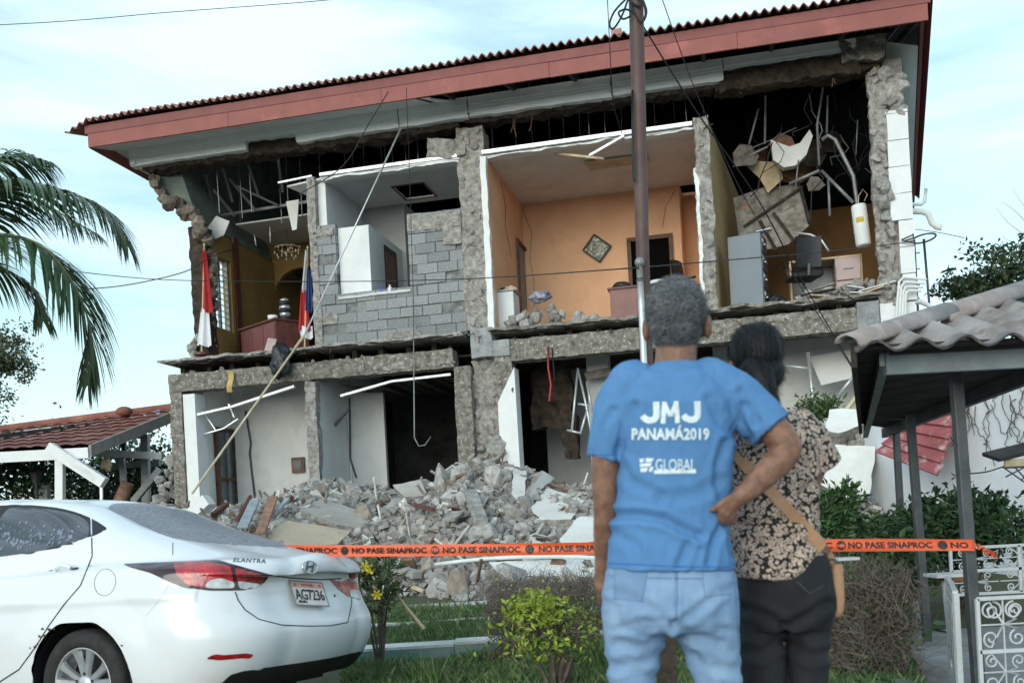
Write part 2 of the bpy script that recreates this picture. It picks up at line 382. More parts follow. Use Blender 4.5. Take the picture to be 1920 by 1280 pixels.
cornice(uc[3], uc[4] - .02, True, 4); cornice(uc[4], uc[5] + .1, True, 5); cornice(uc[5] + .11, uc[6], True, 6); cornice(uc[6] + .01, uc[7], True, 7); cornice(uc[7] + .01, 6.18, False, 8)
m = MB(); m.rough((-7.12, -.15, 8.40), (-7.0, 3.0, 8.70), .2, .005); part('cornice', m, M_whitec)
# backing of the cornice: broken wall plate
for a, b, z0, sd in ((-6.95, -3.7, 8.30, 1), (-3.7, -.6, 8.28, 2), (-.5, 3.9, 8.33, 3), (3.9, 6.5, 8.25, 4)):
    m = MB(); m.rough((a, .03, z0), (b, .38, 8.62 if a < 3 else 8.66), .06, .055, 4.2, sd); part('wall_plate', m, M_concd)
m = MB(); m.rough((4.0, -.09, 8.20), (6.2, .05, 8.54), .07, .05, 4.0, 9); part('wall_plate', m, M_concd)
m = MB(); m.rough((5.95, -.16, 8.36), (6.62, .3, 8.72), .08, .05, 4.0, 5); part('corner_block', m, M_conc)
p = F(838, 282, 0); m = MB(); m.rough((p.x - .35, -.03, p.z - .12), (p.x + .35, .12, p.z + .22), .06, .06, 3, 3); part('wall_plate', m, M_mortar)

# ---- floor slab in broken layers, joists, edge beams
def ragged(name, ua, ub, z0, z1, n0, n1, mt, amp=.12, sd=0, st=.07):
    m = MB(); N = int((ub - ua) / st); rings = []
    for i in range(N + 1):
        u = ua + (ub - ua) * i / N
        e = n0 + amp * fbm((u * 1.6, sd, 0)) * 1.5 + amp * .6 * (noise.cell(Vector((u * 3.3, sd, 2))) - .5)
        dz = .02 * fbm((u * 4, sd, 3)); d2 = .03 * fbm((u * 3, sd, 7))
        rings.append([(u, e, z0 + d2), (u, n1, z0), (u, n1, z1), (u, e + .02, z1 + dz)])
    m.loft(rings); o = part(name, m, mt); fixn(o); return o
ragged('floor_slab', -6.62, -.7, 4.535, 4.58, -.02, 6, M_mortar, .10, 1)
ragged('floor_slab', -.25, 6.35, 4.535, 4.58, .05, 6, M_mortar, .10, 5)
ragged('floor_screed', -6.75, -.72, 4.555, 4.605, -.07, 1.5, M_mortar, .13, 2)
ragged('floor_screed', -.22, 6.38, 4.555, 4.61, -.04, 1.5, M_dustp, .13, 3)
ragged('floor_screed', -6.5, -3.6, 4.50, 4.53, .0, 1.5, M_concd, .14, 8)
for k in range(26):
    u = -6.45 + 12.7 * k / 25
    if -.95 < u < -.1: continue
    m = MB(); m.rough((u - .045, .22 + rnd.uniform(0, .16), 4.30), (u + .045, 5.9, 4.528), .3, .012, 5, k); part('joist', m, M_concd)  # dark colour makes the gap under the slab read as shade
for k in range(16):                                            # lumps left on the beams in the gap
    u = rnd.uniform(-6.3, 6.0)
    if not -1 < u < -.1: stone(BLD, (u, .12, 4.36), rnd.uniform(.08, .16), 'mortar_lump')
def beamp(name, ua, ub, z0, z1, n0, n1, sd): m = MB(); m.rough((ua, n0, z0), (ub, n1, z1), .06, .017, 6.0, sd); return part(name, m, M_conc)
beamp('edge_beam', -6.62, -.93, 4.0, 4.33, -.01, .36, 2)
beamp('edge_beam', -.16, 6.02, 4.02, 4.395, -.01, .36, 6)
m = MB(); m.rough((5.99, -.06, 3.98), (6.33, .36, 4.46), .1, .012, 3, 2); part('beam_end', m, M_block)
m = MB(); m.rough((-.19, -.05, 4.12), (.13, .3, 4.40), .1, .012, 3, 2); part('beam_end', m, M_block)
# thin cracked plaster tongues on the beam face
for k in range(6):
    u = rnd.uniform(-6.4, 5.8); z = rnd.choice((4.02, 4.06, 4.25)) + rnd.uniform(0, .05)
    if -1.3 < u < .2: continue
    m = MB(); m.rough((u, -.028, z), (u + rnd.uniform(.2, .6), .02, z + rnd.uniform(.02, .07)), .04, .035, 7, k); part('plaster_scab', m, M_mortar)

# ---- rusty reinforcing rods sticking out of the broken edges
M_rebar = mat('rusty_rebar', (.16, .085, .055), .9, var=.3, sc=30, bump=.1)
for k in range(34):
    if k < 20: p = Vector((rnd.uniform(-6.4, 6.0), .0, rnd.choice((4.54, 4.57, 4.36)))); d = Vector((rnd.uniform(-.3, .3), -1, rnd.uniform(-.7, .3)))
    elif k < 28: p = Vector((rnd.choice((-.4, 3.65, 6.5, -.3)), .02, rnd.uniform(4.8, 7.9))); d = Vector((rnd.uniform(-.6, .6), -.6, rnd.uniform(-.8, .5)))
    else: p = Vector((rnd.uniform(-6.3, 6.2), .05, 8.3)); d = Vector((rnd.uniform(-.5, .5), -.4, -1))
    L_ = rnd.uniform(.12, .42); d.normalize(); b = d + Vector((rnd.uniform(-.5, .5), 0, -.6)); m = MB(); m.tube([p, p + d * L_ * .5, p + d * L_ * .5 + b.normalized() * L_ * .5], .008, 5); part('reinforcing_rod', m, M_rebar)
# ---- pillars
def pillar(name, a, b, mt, sd, nst, res=.075, amp=.045, srange=(.12, .26)):
    m = MB(); m.rough(a, b, res, amp, 3.2, sd); o = part(name, m, mt)
    for k in range(nst):
        z = a[2] + (b[2] - a[2]) * (k + .5) / nst + rnd.uniform(-.03, .03)
        stone(o, (rnd.uniform(a[0] + .06, b[0] - .06), a[1] + rnd.uniform(-.01, .06), z), rnd.uniform(*srange), sq=(1.15, .7, .8))
    return o
pillar('stone_pillar', (-.66, .03, 4.62), (-.19, .55, 8.25), M_mortar, 3, 26, amp=.032)
m = MB(); m.rough((-.58, -.06, 4.12), (-.18, .5, 4.64), .07, .02, 4, 5); part('pillar_base', m, M_block)
m = MB(); m.rough((-.93, .0, 1.4), (-.62, .5, 4.0), .06, .012, 6, 6); part('pillar_pier', m, M_conc)
pillar('stone_pillar', (-.63, .16, 1.4), (-.12, .55, 4.1), M_mortar, 8, 24, amp=.06, srange=(.14, .3))
for k in range(7): stone(BLD, (rnd.uniform(-.75, -.1), .0, 2.2 + k * .07), rnd.uniform(.2, .36))
m = MB(); m.prism([(-.145, -.02, 1.4), (.21, -.02, 1.4), (.19, -.02, 3.90), (-.14, -.02, 3.30)], (0, .36, 0)); part('white_pilaster', m, M_whitec)
m = MB(); m.rough((-.155, .0, 3.25), (.15, .34, 4.14), .07, .03, 3.5, 2); part('pilaster_head', m, M_conc)
m = MB(); m.rough((-6.62, .0, 1.3), (-6.37, .5, 4.02), .06, .018, 6, 5); part('corner_pier', m, M_conc)
m = MB(); m.box((-6.35, .02, 1.3), (-6.10, .4, 3.94)); part('white_pilaster', m, M_whitec)
for k in range(18): stone(BLD, (rnd.uniform(-6.85, -6.55) - .02 * (18 - k) , rnd.uniform(.0, .4), 1.5 + k * .075), rnd.uniform(.16, .34))

# ---- ground storey rooms
ZG = 1.3
m = MB(); m.box((-6.6, .3, ZG - .3), (6.6, 8, ZG)); part('ground_floor', m, M_mortar)
NB1 = SU(437, 870, -6.2).y; NB2 = SU(655, 820, -3.63).y; print('bays', NB1, NB2)
m = MB(); m.box((-6.2, NB1, ZG), (-3.6, NB1 + .15, 4.3)); part('rear_wall', m, M_greyw)
m = MB(); m.box((-3.79, .18, ZG), (-3.63, NB2, 4.2)); o = part('partition_wall', m, M_white)
m = MB(); m.rough((-3.83, .02, ZG), (-3.62, .2, 3.98), .07, .03, 4, 8); part('broken_wall_edge', m, M_mortar)
m = MB(); m.box((-6.62, .5, ZG), (-6.2, NB1, 4.2)); part('side_wall', m, M_white)
m = MB(); m.box((-3.63, NB2, ZG), (F(721, 800, NB2).x, NB2 + .1, 4.3)); part('rear_wall', m, M_greyw)
m = MB(); m.box((-3.6, 4.2, ZG), (0, 4.3, 4.3)); part('rear_wall', m, M_shadewall)
m = MB(); m.box((-6.5, 6.9, ZG), (7.7, 7.0, 11.0)); part('back_wall', m, M_shade)  # coloured near-black for the shade of the void above the rooms
m = MB(); m.box((-6.55, 5.2, ZG), (-6.4, 7.9, 9.0)); part('side_wall', m, M_concd)
m = MB(); m.box((-.6, .6, ZG), (-.5, 4.2, 4.3)); part('partition_wall', m, M_shadewall)
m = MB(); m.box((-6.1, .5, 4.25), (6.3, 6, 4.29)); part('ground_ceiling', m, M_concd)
for k in range(9):                                     # dark ceiling boards, sagging, in the second bay
    u = -3.3 + k * .28; z = 3.93 - .02 * (k % 3); m = MB(); m.prism([(u, .6, z), (u + .24, .6, z - .03), (u + .26, 2.4, z - .06), (u, 2.4, z - .02)], (0, 0, .02)); part('ceiling_board', m, M_timber)
# door with brown frame and glass, in the side wall of the left bay
a = SU(402, 800, -6.19); b = SU(436, 800, -6.19); fr = MB(); d = empty('door', parent=BLD)
for y_ in (a.y, b.y): mm = MB(); mm.box((-6.198, y_ - .05, ZG), (-6.13, y_ + .05, a.z)); mm.build('frame', M_brown, d)
for z in (1.75, 2.3, a.z - .07): mm = MB(); mm.box((-6.197, a.y + .052, z), (-6.14, b.y - .052, z + .07)); mm.build('rail', M_brown, d)
mm = MB(); mm.box((-6.198, a.y + .05, ZG), (-6.18, b.y - .05, a.z - .001)); mm.build('pane', M_glass, d)
mm = MB(); mm.box((-6.178, (a.y + b.y) / 2 + .02, ZG), (-6.14, (a.y + b.y) / 2 + .10, a.z - .08)); mm.build('mullion', M_steel, d)
a = F(548, 858, NB1); b = F(573, 885, NB1); mm = MB(); mm.box((a.x, NB1 - .06, b.z), (b.x, NB1 - .003, a.z)); o = part('fuse_box', mm, M_brown)
mm = MB(); mm.box((a.x + .05, NB1 - .075, b.z + .07), (b.x - .05, NB1 - .062, a.z - .06)); mm.build('cover', M_dsteel, o)
# cracks with exposed conduit
def pth(name, pts, r, mt, n=6, par=None):
    m = MB(); m.tube(pts, r, n); return m.build(name, mt, par or BLD, True)
pth('conduit', [F(x, y, NB1 - .03) for x, y in ((460, 770), (470, 830), (468, 850), (478, 935))], .02, M_dsteel)
pth('conduit', [F(x, y, NB2 - .04) for x, y in ((655, 745), (657, 860), (668, 895))], .018, M_dsteel)
# ground storey, third and fourth bay
m = MB(); m.box((1.30, 1.2, ZG), (1.70, 1.6, 4.2)); part('inner_column', m, M_greyw)
m = MB(); m.box((.1, 3.2, ZG), (1.2, 3.3, 4.3)); part('rear_wall', m, M_greyw)
m = MB(); m.rough((.22, 1.3, 2.9), (1.0, 1.5, 4.2), .1, .08, 3, 4); part('broken_wall', m, M_concd)
m = MB(); m.rough((.75, 1.28, 2.3), (1.05, 1.5, 3.1), .1, .06, 3, 7); part('broken_wall', m, M_concd)
m = MB(); m.box((1.9, 4.5, ZG), (3.6, 4.6, 4.3)); part('rear_wall', m, M_concd)
m = MB(); m.box((3.6, 1.9, ZG), (7.2, 2.0, 4.3)); part('rear_wall', m, M_greyw)
m = MB(); m.box((6.3, .6, 1.3), (6.5, 2.0, 4.3)); part('partition_wall', m, M_greyw)

# ---- upper storey: rooms
def wall(name, a, b, mt): m = MB(); m.box(a, b); return part(name, m, mt)
# room one (left): ochre
UP = F(498, 560, 3.7).x
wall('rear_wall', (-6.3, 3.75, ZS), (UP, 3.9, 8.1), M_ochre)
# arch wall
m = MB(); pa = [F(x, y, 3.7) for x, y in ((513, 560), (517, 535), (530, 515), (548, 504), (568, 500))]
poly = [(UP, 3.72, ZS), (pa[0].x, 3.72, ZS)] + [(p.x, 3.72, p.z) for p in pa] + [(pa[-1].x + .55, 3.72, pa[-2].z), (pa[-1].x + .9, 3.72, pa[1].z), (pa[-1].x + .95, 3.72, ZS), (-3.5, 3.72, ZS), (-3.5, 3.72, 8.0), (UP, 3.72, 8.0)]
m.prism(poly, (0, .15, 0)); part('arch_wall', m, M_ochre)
wall('rear_wall', (-6.2, 5.4, ZS), (-3.4, 5.5, 8.0), M_shade)
wall('pier', (UP - .12, 3.5, ZS), (UP + .05, 3.715, 7.7), M_ochre)
# left flank wall with louvred window
UL = -6.08
wq = [SU(x, y, UL) for x, y in ((396, 475), (432, 490), (440, 625), (400, 610))]
n0, n1 = 1.35, 2.35; z0, z1 = min(wq[3].z, wq[2].z) , max(wq[0].z, wq[1].z)
print('louvre', [tuple(round(c, 2) for c in q) for q in wq])
n0, n1 = wq[0].y, wq[1].y; z0 = (wq[2].z + wq[3].z) / 2; z1 = (wq[0].z + wq[1].z) / 2
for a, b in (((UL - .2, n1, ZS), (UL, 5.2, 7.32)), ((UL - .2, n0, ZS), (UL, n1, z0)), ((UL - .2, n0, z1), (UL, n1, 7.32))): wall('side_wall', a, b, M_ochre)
lw = empty('louvre_window', parent=BLD)
for n_ in (n0 + .03, (n0 + n1) / 2, n1 - .03):
    mm = MB(); mm.box((UL - .12, n_ - .025, z0), (UL - .06, n_ + .025, z1)); mm.build('frame', M_steel, lw)
K = 12
for k in range(K):
    z = z0 + (z1 - z0) * (k + .5) / K; mm = MB(); mm.prism([(UL - .06, n0, z - .035), (UL - .16, n0, z + .0), (UL - .16, n0, z + .012), (UL - .06, n0, z - .023)], (0, n1 - n0, 0)); mm.build('slat', M_whitec, lw)
wall('window_reveal', (UL - .0, n1 + .1, ZS), (UL + .05, n1 + .3, 7.4), M_wood)
# broken stone edge of the flank wall
st_pts = [(-6.92, .15, 8.1), (-6.75, .2, 7.85), (-6.55, .2, 7.62), (-6.35, .3, 7.48), (-6.15, .35, 7.36), (-6.05, .4, 7.1), (-6.08, .6, 6.9)]
for i in range(len(st_pts) - 1):
    a, b = Vector(st_pts[i]), Vector(st_pts[i + 1])
    for k in range(4):
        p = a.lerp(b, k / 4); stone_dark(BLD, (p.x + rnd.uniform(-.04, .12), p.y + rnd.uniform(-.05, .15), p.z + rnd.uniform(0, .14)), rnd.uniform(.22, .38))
m = MB(); m.add([(-6.85, .25, 8.15), (-6.1, .45, 7.35), (-6.08, 1.4, 7.2), (-6.08, 4.5, 7.3), (-6.08, 4.5, 8.5), (-6.6, .4, 8.45)], [(0, 1, 5), (1, 2, 3, 4, 5)])
m2 = MB(); m2.prism([(-6.12, .5, 7.42), (-6.1, 6.9, 7.30), (-6.1, 6.9, roofz(6.9) - .08), (-6.6, .3, roofz(.3) - .08), (-6.75, .3, 8.05)], (-.1, 0, 0)); part('flank_plaster', m2, mat('green_grey_plaster', (.20, .24, .22), .9, var=.2, sc=2))
lo = [(-6.02, 6.9), (-5.98, 6.5), (-6.0, 6.1), (-6.02, 5.6), (-6.1, 5.1), (-6.2, 4.75)]
for i in range(len(lo) - 1):
    for k in range(5):
        t = k / 5; u = lo[i][0] * (1 - t) + lo[i + 1][0] * t; z = lo[i][1] * (1 - t) + lo[i + 1][1] * t
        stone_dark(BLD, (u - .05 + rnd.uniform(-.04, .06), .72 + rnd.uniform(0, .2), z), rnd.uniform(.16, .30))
m = MB(); m.rough((-6.34, n0 - .35, ZS), (-6.04, n0, 7.3), .1, .04, 3, 3); part('broken_wall_edge', m, M_concd)
for k in range(5): stone(BLD, (-6.35 + rnd.uniform(-.1, .15), .5, 4.7 + .1 * k), rnd.uniform(.2, .32))
# ceilings
m = MB(); m.prism([(-5.95, 1.75, 7.62), (-3.55, 1.9, 7.70), (-3.5, 3.75, 7.72), (-6.08, 3.75, 7.70)], (0, 0, .03)); part('ceiling_panel', m, M_ceil)
hu0, hu1, hn0, hn1 = -2.22, -1.62, .95, 1.78
for a, b in (((-3.32, .04), (hu0, 2.05)), ((hu1, .0), (-.62, 2.05)), ((hu0, .02), (hu1, hn0)), ((hu0, hn1), (hu1, 2.05))):
    wall('ceiling_panel', (a[0], a[1], 7.70), (b[0], b[1], 7.73), M_ceil)
for a, b in (((hu0 - .03, hn0 - .03), (hu1 + .03, hn0)), ((hu0 - .03, hn1), (hu1 + .03, hn1 + .03)), ((hu0 - .03, hn0), (hu0, hn1)), ((hu1, hn0), (hu1 + .03, hn1))): wall('hatch_frame', (a[0], a[1], 7.685), (b[0], b[1], 7.72), M_brown)
wall('ceiling_panel', (-.20, .08, 7.70), (3.58, 3.05, 7.73), M_ceil)
m = MB(); m.box((-3.3, -.02, 7.735), (-.66, .03, 7.79)); part('ceiling_batten', m, M_alu)
m = MB(); m.box((-.2, .0, 7.735), (3.5, .06, 7.80)); part('ceiling_batten', m, M_alu)
ragged('ceiling_edge', -3.3, -.64, 7.66, 7.70, .02, .2, M_whitec, .05, 7)
ragged('ceiling_edge', -.18, 3.5, 7.67, 7.70, .05, .25, M_whitec, .07, 8)
m = MB(); m.beam(F(1040, 288, .3), F(1132, 298, .1), .06, .04); part('loose_batten', m, M_pale)
m = MB(); m.beam(F(1105, 292, -.1), F(1170, 255, -.05), .05, .04); part('loose_batten', m, M_alu)
m = MB(); m.prism([HZ(1095, 305, 7.66), HZ(1215, 290, 7.66), HZ(1220, 305, 7.62), HZ(1108, 320, 7.62)], (0, 0, .02)); part('hanging_ceiling_board', m, M_pale)
m = MB(); m.prism([(-4.05, .2, 7.69), (-3.3, .05, 7.69), (-3.4, .8, 7.60), (-3.7, .6, 7.55)], (0, 0, .03)); part('ceiling_panel', m, M_ceil)
m = MB(); m.beam(F(522, 343, .1), F(585, 330, .1), .04, .03); part('ceiling_batten', m, M_alu)
# hangers and ceiling joists in the dark roof void
for k in range(44):
    u = -6.3 + 12.6 * k / 43 + rnd.uniform(-.06, .06); n_ = rnd.uniform(.5, 2.2)
    zt = roofz(n_) - .1; zb = 7.74 if not (-6.2 < u < -3.6 and n_ < 1.9) else 7.5
    if u > 3.8: continue
    m = MB(); m.beam((u, n_, zb), (u + rnd.uniform(-.05, .05), n_, zt), .025, .012); part('ceiling_hanger', m, M_steel)
for x0, y0, x1, y1 in ((400, 355, 440, 405), (430, 335, 480, 395), (385, 325, 398, 378), (418, 315, 436, 378), (466, 310, 486, 370), (520, 290, 530, 360), (445, 350, 520, 385)):
    m = MB(); m.beam(F(x0, y0, 1.0), F(x1, y1, 1.5), .05, .03); part('hanging_strip', m, M_steel)
m = MB(); m.beam(F(415, 404, 1.7), F(580, 378, 1.5), .05, .05); part('ceiling_joist', m, M_steel)
# hanging plaster pieces, room one
for pts in (((405, 405), (430, 415), (420, 440), (400, 450), (385, 432)), ((536, 378), (560, 374), (556, 430), (548, 432)), ):
    m = MB(); m.prism([F(x, y, .9) for x, y in pts], (0, .03, .01)); part('hanging_plaster', m, M_ceil)
for x0, y0, x1, y1 in ((506, 425, 507, 455), (477, 440, 480, 460), (419, 440, 420, 460)): pth('hanging_wire', [F(x0, y0, 1.5), F(x1, y1, 1.5)], .012, M_alu)
# chandelier like cluster on the ochre wall
# room two: grey, block wall in front
M_room2 = mat('grey_room_wall', (.46, .47, .48), .85, var=.06, sc=1.5, bump=.04)
wall('partition_wall', (-3.42, .14, ZS), (-3.26, 2.05, 7.72), M_white)
wall('rear_wall', (-3.3, 2.02, ZS), (-2.45, 2.12, 7.72), M_room2)
wall('rear_wall', (-2.5, 3.2, ZS), (-.6, 3.3, 7.72), M_room2)
wall('rear_pier', (-2.45, 2.0, ZS), (-2.36, 3.2, 7.72), M_room2)
wall('partition_wall', (-.66, .3, ZS), (-.5, 3.2, 7.72), M_room2)
# room three: orange
wall('rear_wall', (-.17, 3.0, ZS), (3.08, 3.12, 7.72), M_orange)
wall('rear_wall', (3.0, 3.6, ZS), (3.7, 3.7, 7.72), M_orange); wall('return_wall', (3.04, 3.12, ZS), (3.10, 3.6, 7.72), M_orange)
wall('partition_wall', (-.25, .10, ZS), (-.14, 3.0, 7.7), M_orange)
m = MB(); m.rough((-.24, -.02, ZS), (-.13, .1, 7.68), .08, .015, 5, 3); part('plaster_edge', m, M_whitec)
wall('partition_wall', (3.58, .12, ZS), (3.66, 3.7, 7.78), M_orange); m = MB(); m.prism([(3.68, .12, ZS), (3.76, .12, ZS), (4.26, 4.6, ZS), (4.18, 4.6, ZS)], (0, 0, 7.80 - ZS)); part('partition_wall', m, M_yellow)
po = pillar('broken_wall_edge', (3.53, -.02, ZS), (3.77, .13, 7.85), M_mortar, 12, 26, .06, .04, (.09, .17))
m = MB(); m.rough((3.50, -.04, ZS + .2), (3.56, .1, 7.0), .08, .03, 5, 8); part('plaster_edge', m, M_whitec)
for pts in (((-.12, 2.98, 7.6), (.05, 2.985, 7.1), (-.02, 2.985, 6.6), (.04, 2.985, 6.1), (.02, 2.985, 5.2)), ((3.0, 2.985, 7.6), (2.8, 2.985, 7.3), (2.72, 2.985, 6.9)), ((-.125, 1.1, 7.6), (-.125, 1.4, 7.2), (-.125, 1.3, 6.8), (-.125, 1.7, 6.3))): pth('crack', pts, .004, M_timber, 4)
# doorways
def doorway(name, pts, nn, frame, inner):
    a, b, c, d_ = [F(x, y, nn - .02) for x, y in pts]           # tl, tr, br, bl
    x0, x1, zt = (a.x + d_.x) / 2, (b.x + c.x) / 2, (a.z + b.z) / 2
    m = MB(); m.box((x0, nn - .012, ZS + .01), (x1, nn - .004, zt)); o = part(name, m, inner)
    for p, q in (((x0 - .05, ZS + .01), (x0 + .03, zt)), ((x1 - .03, ZS + .01), (x1 + .05, zt)), ((x0 - .05, zt - .02), (x1 + .05, zt + .06))):
        mm = MB(); mm.box((p[0], nn - .05, p[1]), (q[0], nn - .013, q[1])); mm.build('frame', frame, o)
    return o
doorway('doorway', ((1182, 452), (1258, 443), (1262, 580), (1184, 580)), 3.0, M_brown, M_doorshade)  # flat black panel painted where the opening lies in shade
q = [SU(x, y, -.13) for x, y in ((967, 452), (992, 464), (996, 570), (970, 570))]
m = MB(); m.box((-.135, q[0].y, ZS), (-.128, q[1].y, (q[0].z + q[1].z) / 2)); o = part('doorway', m, M_steel)
for a, b in (((q[0].y, ZS), (q[0].y + .05, q[0].z)), ((q[1].y - .1, ZS), (q[1].y, q[1].z)), ((q[0].y, q[0].z), (q[1].y, q[0].z + .06))):
    mm = MB(); mm.box((-.127, a[0], a[1]), (-.08, b[0], b[1])); mm.build('frame', M_brown, o)
# room four
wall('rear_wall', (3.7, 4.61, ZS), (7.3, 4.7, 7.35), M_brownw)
m = MB(); m.prism([(6.42, .12, ZS), (6.56, .12, ZS), (7.20, 4.6, ZS), (7.06, 4.6, ZS)], (0, 0, 8.35 - ZS)); part('side_wall', m, M_yellow)
m = MB(); m.rough((6.36, .02, 4.2), (6.62, .16, 8.2), .08, .05, 3.2, 4); part('broken_wall_edge', m, M_mortar)
for k in range(28):
    z = 4.4 + 3.8 * k / 27; stone(BLD, (6.5 + rnd.uniform(-.09, .12), .0 + rnd.uniform(-.02, .08), z), rnd.uniform(.14, .28), sq=(1, .7, .8))
p = F(1660, 345, 0); 
for k in range(4): stone(BLD, (p.x + rnd.uniform(-.12, .1), -.05, p.z - .1 * k), rnd.uniform(.24, .34))
# quoin column of white blocks at the right corner
zq = 4.42; hq = .435; k = 0
while zq < 7.5:
    zt = min(zq + hq, 7.52); m = MB(); inset = rnd.uniform(0, .03)
    xa = 6.58 + inset + (.0 if zq > 5.4 else .12)
    m.rough((xa, -.03 + rnd.uniform(-.004, .004), zq + .006), (6.93, .5, zt - .006), .12, .006, 4, k); part('quoin_block', m, M_whitec); zq += hq; k += 1
for k in range(14): stone(BLD, (rnd.uniform(6.52, 6.9), .06, 7.5 + .05 * k), rnd.uniform(.18, .36))
wall('corner_wall', (6.6, .1, 1.0), (6.9, .6, 8.4), M_mortar)
m = MB(); m.prism([(6.96, .62, 1.0), (6.96, .62, 8.5), (8.2, 10, 8.5), (8.2, 10, 1.0)], (-.3, 0, 0)); part('flank_wall', m, M_white)
m = MB(); m.rough((6.33, -.02, 2.6), (6.9, .3, 4.4), .12, .03, 3, 5); part('corner_wall', m, M_white)

# ---- concrete block wall (each block its own piece)
BW_ = empty('block_wall', parent=BLD)
m = MB(); 
def inwall(u, z):
    if not (-3.52 < u < -.64 and ZS < z < 6.9): return False
    if u < -3.06: return z < 6.72 + .03 * sin(u * 9)
    if u > -1.68: return z < 6.76
    return z < 5.46
BMESH = []
for i in range(9):
    mm = MB(); mm.rough((-.5, 0, -.5), (.5, 1, .5), .2, .028, 3, i * 3.1); BMESH.append(mm.mesh('concrete_block', M_block))
lh, ll = .185, .395; row = 0; z = ZS + .03
def blk(u0, u1, zz, h):
    q = rnd.random(); dn = rnd.uniform(.012, .045) if q < .16 else 0; tl = .03 if q < .10 else .010
    o = link('concrete_block', rnd.choice(BMESH), BW_, ((u0 + u1) / 2, .02 + dn + rnd.uniform(-.010, .010), zz + h / 2 + rnd.uniform(-.006, .006)), (rnd.uniform(-.03, .03), rnd.uniform(-tl, tl), rnd.uniform(-.025, .025)), (u1 - u0 - rnd.uniform(.006, .022), .14, h - rnd.uniform(.006, .020)))
while z < 6.80:
    u = -3.53 - (.2 if row % 2 else 0) + rnd.uniform(-.02, .02)
    while u < -.62:
        w = ll * rnd.uniform(.93, 1.07)
        segs = [(-3.53, -3.06), (-1.67, -.64)] if z + lh / 2 > 5.46 else [(-3.53, -.64)]
        for a, b in segs:
            x0, x1 = max(u, a), min(u + w, b)
            if x1 - x0 > .07 and z + lh < 6.86: blk(x0, x1, z, lh)
        u += w
    z += lh * 1.005; row += 1
def jw(a, b): mm = MB(); mm.rough(a, b, .12, .012, 5, a[0]); mm.build('mortar_bed', M_joint, BW_)
jw((-3.52, .045, ZS), (-.65, .13, 5.44)); jw((-3.52, .045, 5.40), (-3.08, .13, 6.70)); jw((-1.66, .045, 5.40), (-.65, .13, 6.76))
pillar('broken_wall_edge', (-3.57, .0, ZS), (-3.42, .14, 7.75), M_mortar, 15, 14, .07, .025, (.07, .13))
for a, b in (((-1.66, .0, 6.52), (-.66, .03, 6.80)), ((-1.0, -.005, 6.2), (-.66, .03, 6.5)), ((-3.5, .0, 6.62), (-3.1, .03, 6.76)), ((-2.2, .003, 4.62), (-1.5, .03, 4.74)), ((-3.4, .003, 5.0), (-3.1, .03, 5.2))): mm = MB(); mm.rough(a, b, .05, .022, 7, a[0]); mm.build('mortar_smear', M_mortar, BW_)
# white bathroom partition seen through the opening
c0, c1, c2 = F(630, 430, .14), F(690, 420, .14), SU(747, 462, F(690, 420, .14).x)
wall('inner_partition', (-3.06, .15, 5.46), (c1.x, .20, F(660, 425, .15).z), M_whitec)
m = MB(); zt = F(690, 420, .15).z; ua = c1.x
m.prism([(ua - .03, .2, 5.4), (ua - .03, .2, zt), (ua - .03, 2.0, zt - .02), (ua - .03, 2.0, 5.4)], (.03, 0, 0)); part('inner_partition', m, M_whitec)
q = [SU(x, y, ua + .01) for x, y in ((720, 458), (743, 470), (741, 548), (719, 550))]
m = MB(); m.box((ua + .002, q[0].y, 4.7), (ua + .012, q[1].y, q[0].z)); o = part('inner_door', m, M_black)
mm = MB(); mm.box((ua + .013, q[0].y + .05, 4.7), (ua + .03, q[0].y + (q[1].y - q[0].y) * .75, q[0].z - .14)); mm.build('leaf', M_wood, o)
m = MB(); m.rough((-3.06, -.01, 5.43), (-1.66, .13, 5.475), .07, .012, 5, 4); part('window_ledge', m, M_greyw)
# ================================================================ RUBBLE HEAP
rr = random.Random(5)
crest_px = [(255, 962), (300, 940), (345, 950), (400, 952), (440, 945), (490, 935), (560, 905), (610, 893), (700, 908), (760, 918), (815, 898), (858, 866), (900, 860), (985, 872), (1050, 905), (1117, 906), (1250, 925), (1400, 925), (1530, 905), (1600, 900), (1680, 945), (1760, 975)]
crest = []
for x, y in crest_px: p = F(x, y, -.25); crest.append((p.x, p.z))
def crest_z(u):
    if u <= crest[0][0]: return max(.1, crest[0][1] - (crest[0][0] - u) * 1.2)
    if u >= crest[-1][0]: return max(.1, crest[-1][1] - (u - crest[-1][0]) * .8)
    for (a, za), (b, zb) in zip(crest, crest[1:]):
        if a <= u <= b: t = (u - a) / (b - a); return za + (zb - za) * t
def sm(t): t = max(0, min(1, t)); return t * t * (3 - 2 * t)
def toe(u):                                        # how far the heap runs out from the facade
    return -(4.9 + .5 * sin(u * 1.3) + .5 * fbm((u * .6, 3, 0)) - 1.3 * sm((u - 2.5) / 2.5))
def mound(u, n):
    w = BW(u, n, 0); g = ground_h(w.x, w.y); c = crest_z(u) - .12; b = fbm((u * 1.1, n * 1.1, 4)) * .18 + fbm((u * 3, n * 3, 1)) * .06
    if n < -.3:
        t = (n - toe(u)) / (-.3 - toe(u))
        if t < 0: return g - .3 + max(-.3, t)
        return g - .02 + (c - g) * (t ** .8 * .85 + .15 * sm(t)) + b * sm(t * 3) * sm((1 - t) * 4)
    t = sm((n + .3) / 2.2); return c * (1 - t) + 1.25 * t + b * .4
m = MB()
m.grid(lambda a, b: (lambda u, n: (u, n, mound(u, n)))(-9.0 + 19 * a, -6.6 + 8.6 * b), 150, 80)
M_grit = mat('rubble_grit', (.38, .355, .33), .98, col2=(.14, .125, .11), sc=12, bump=1.0, bsc=35, detail=12)
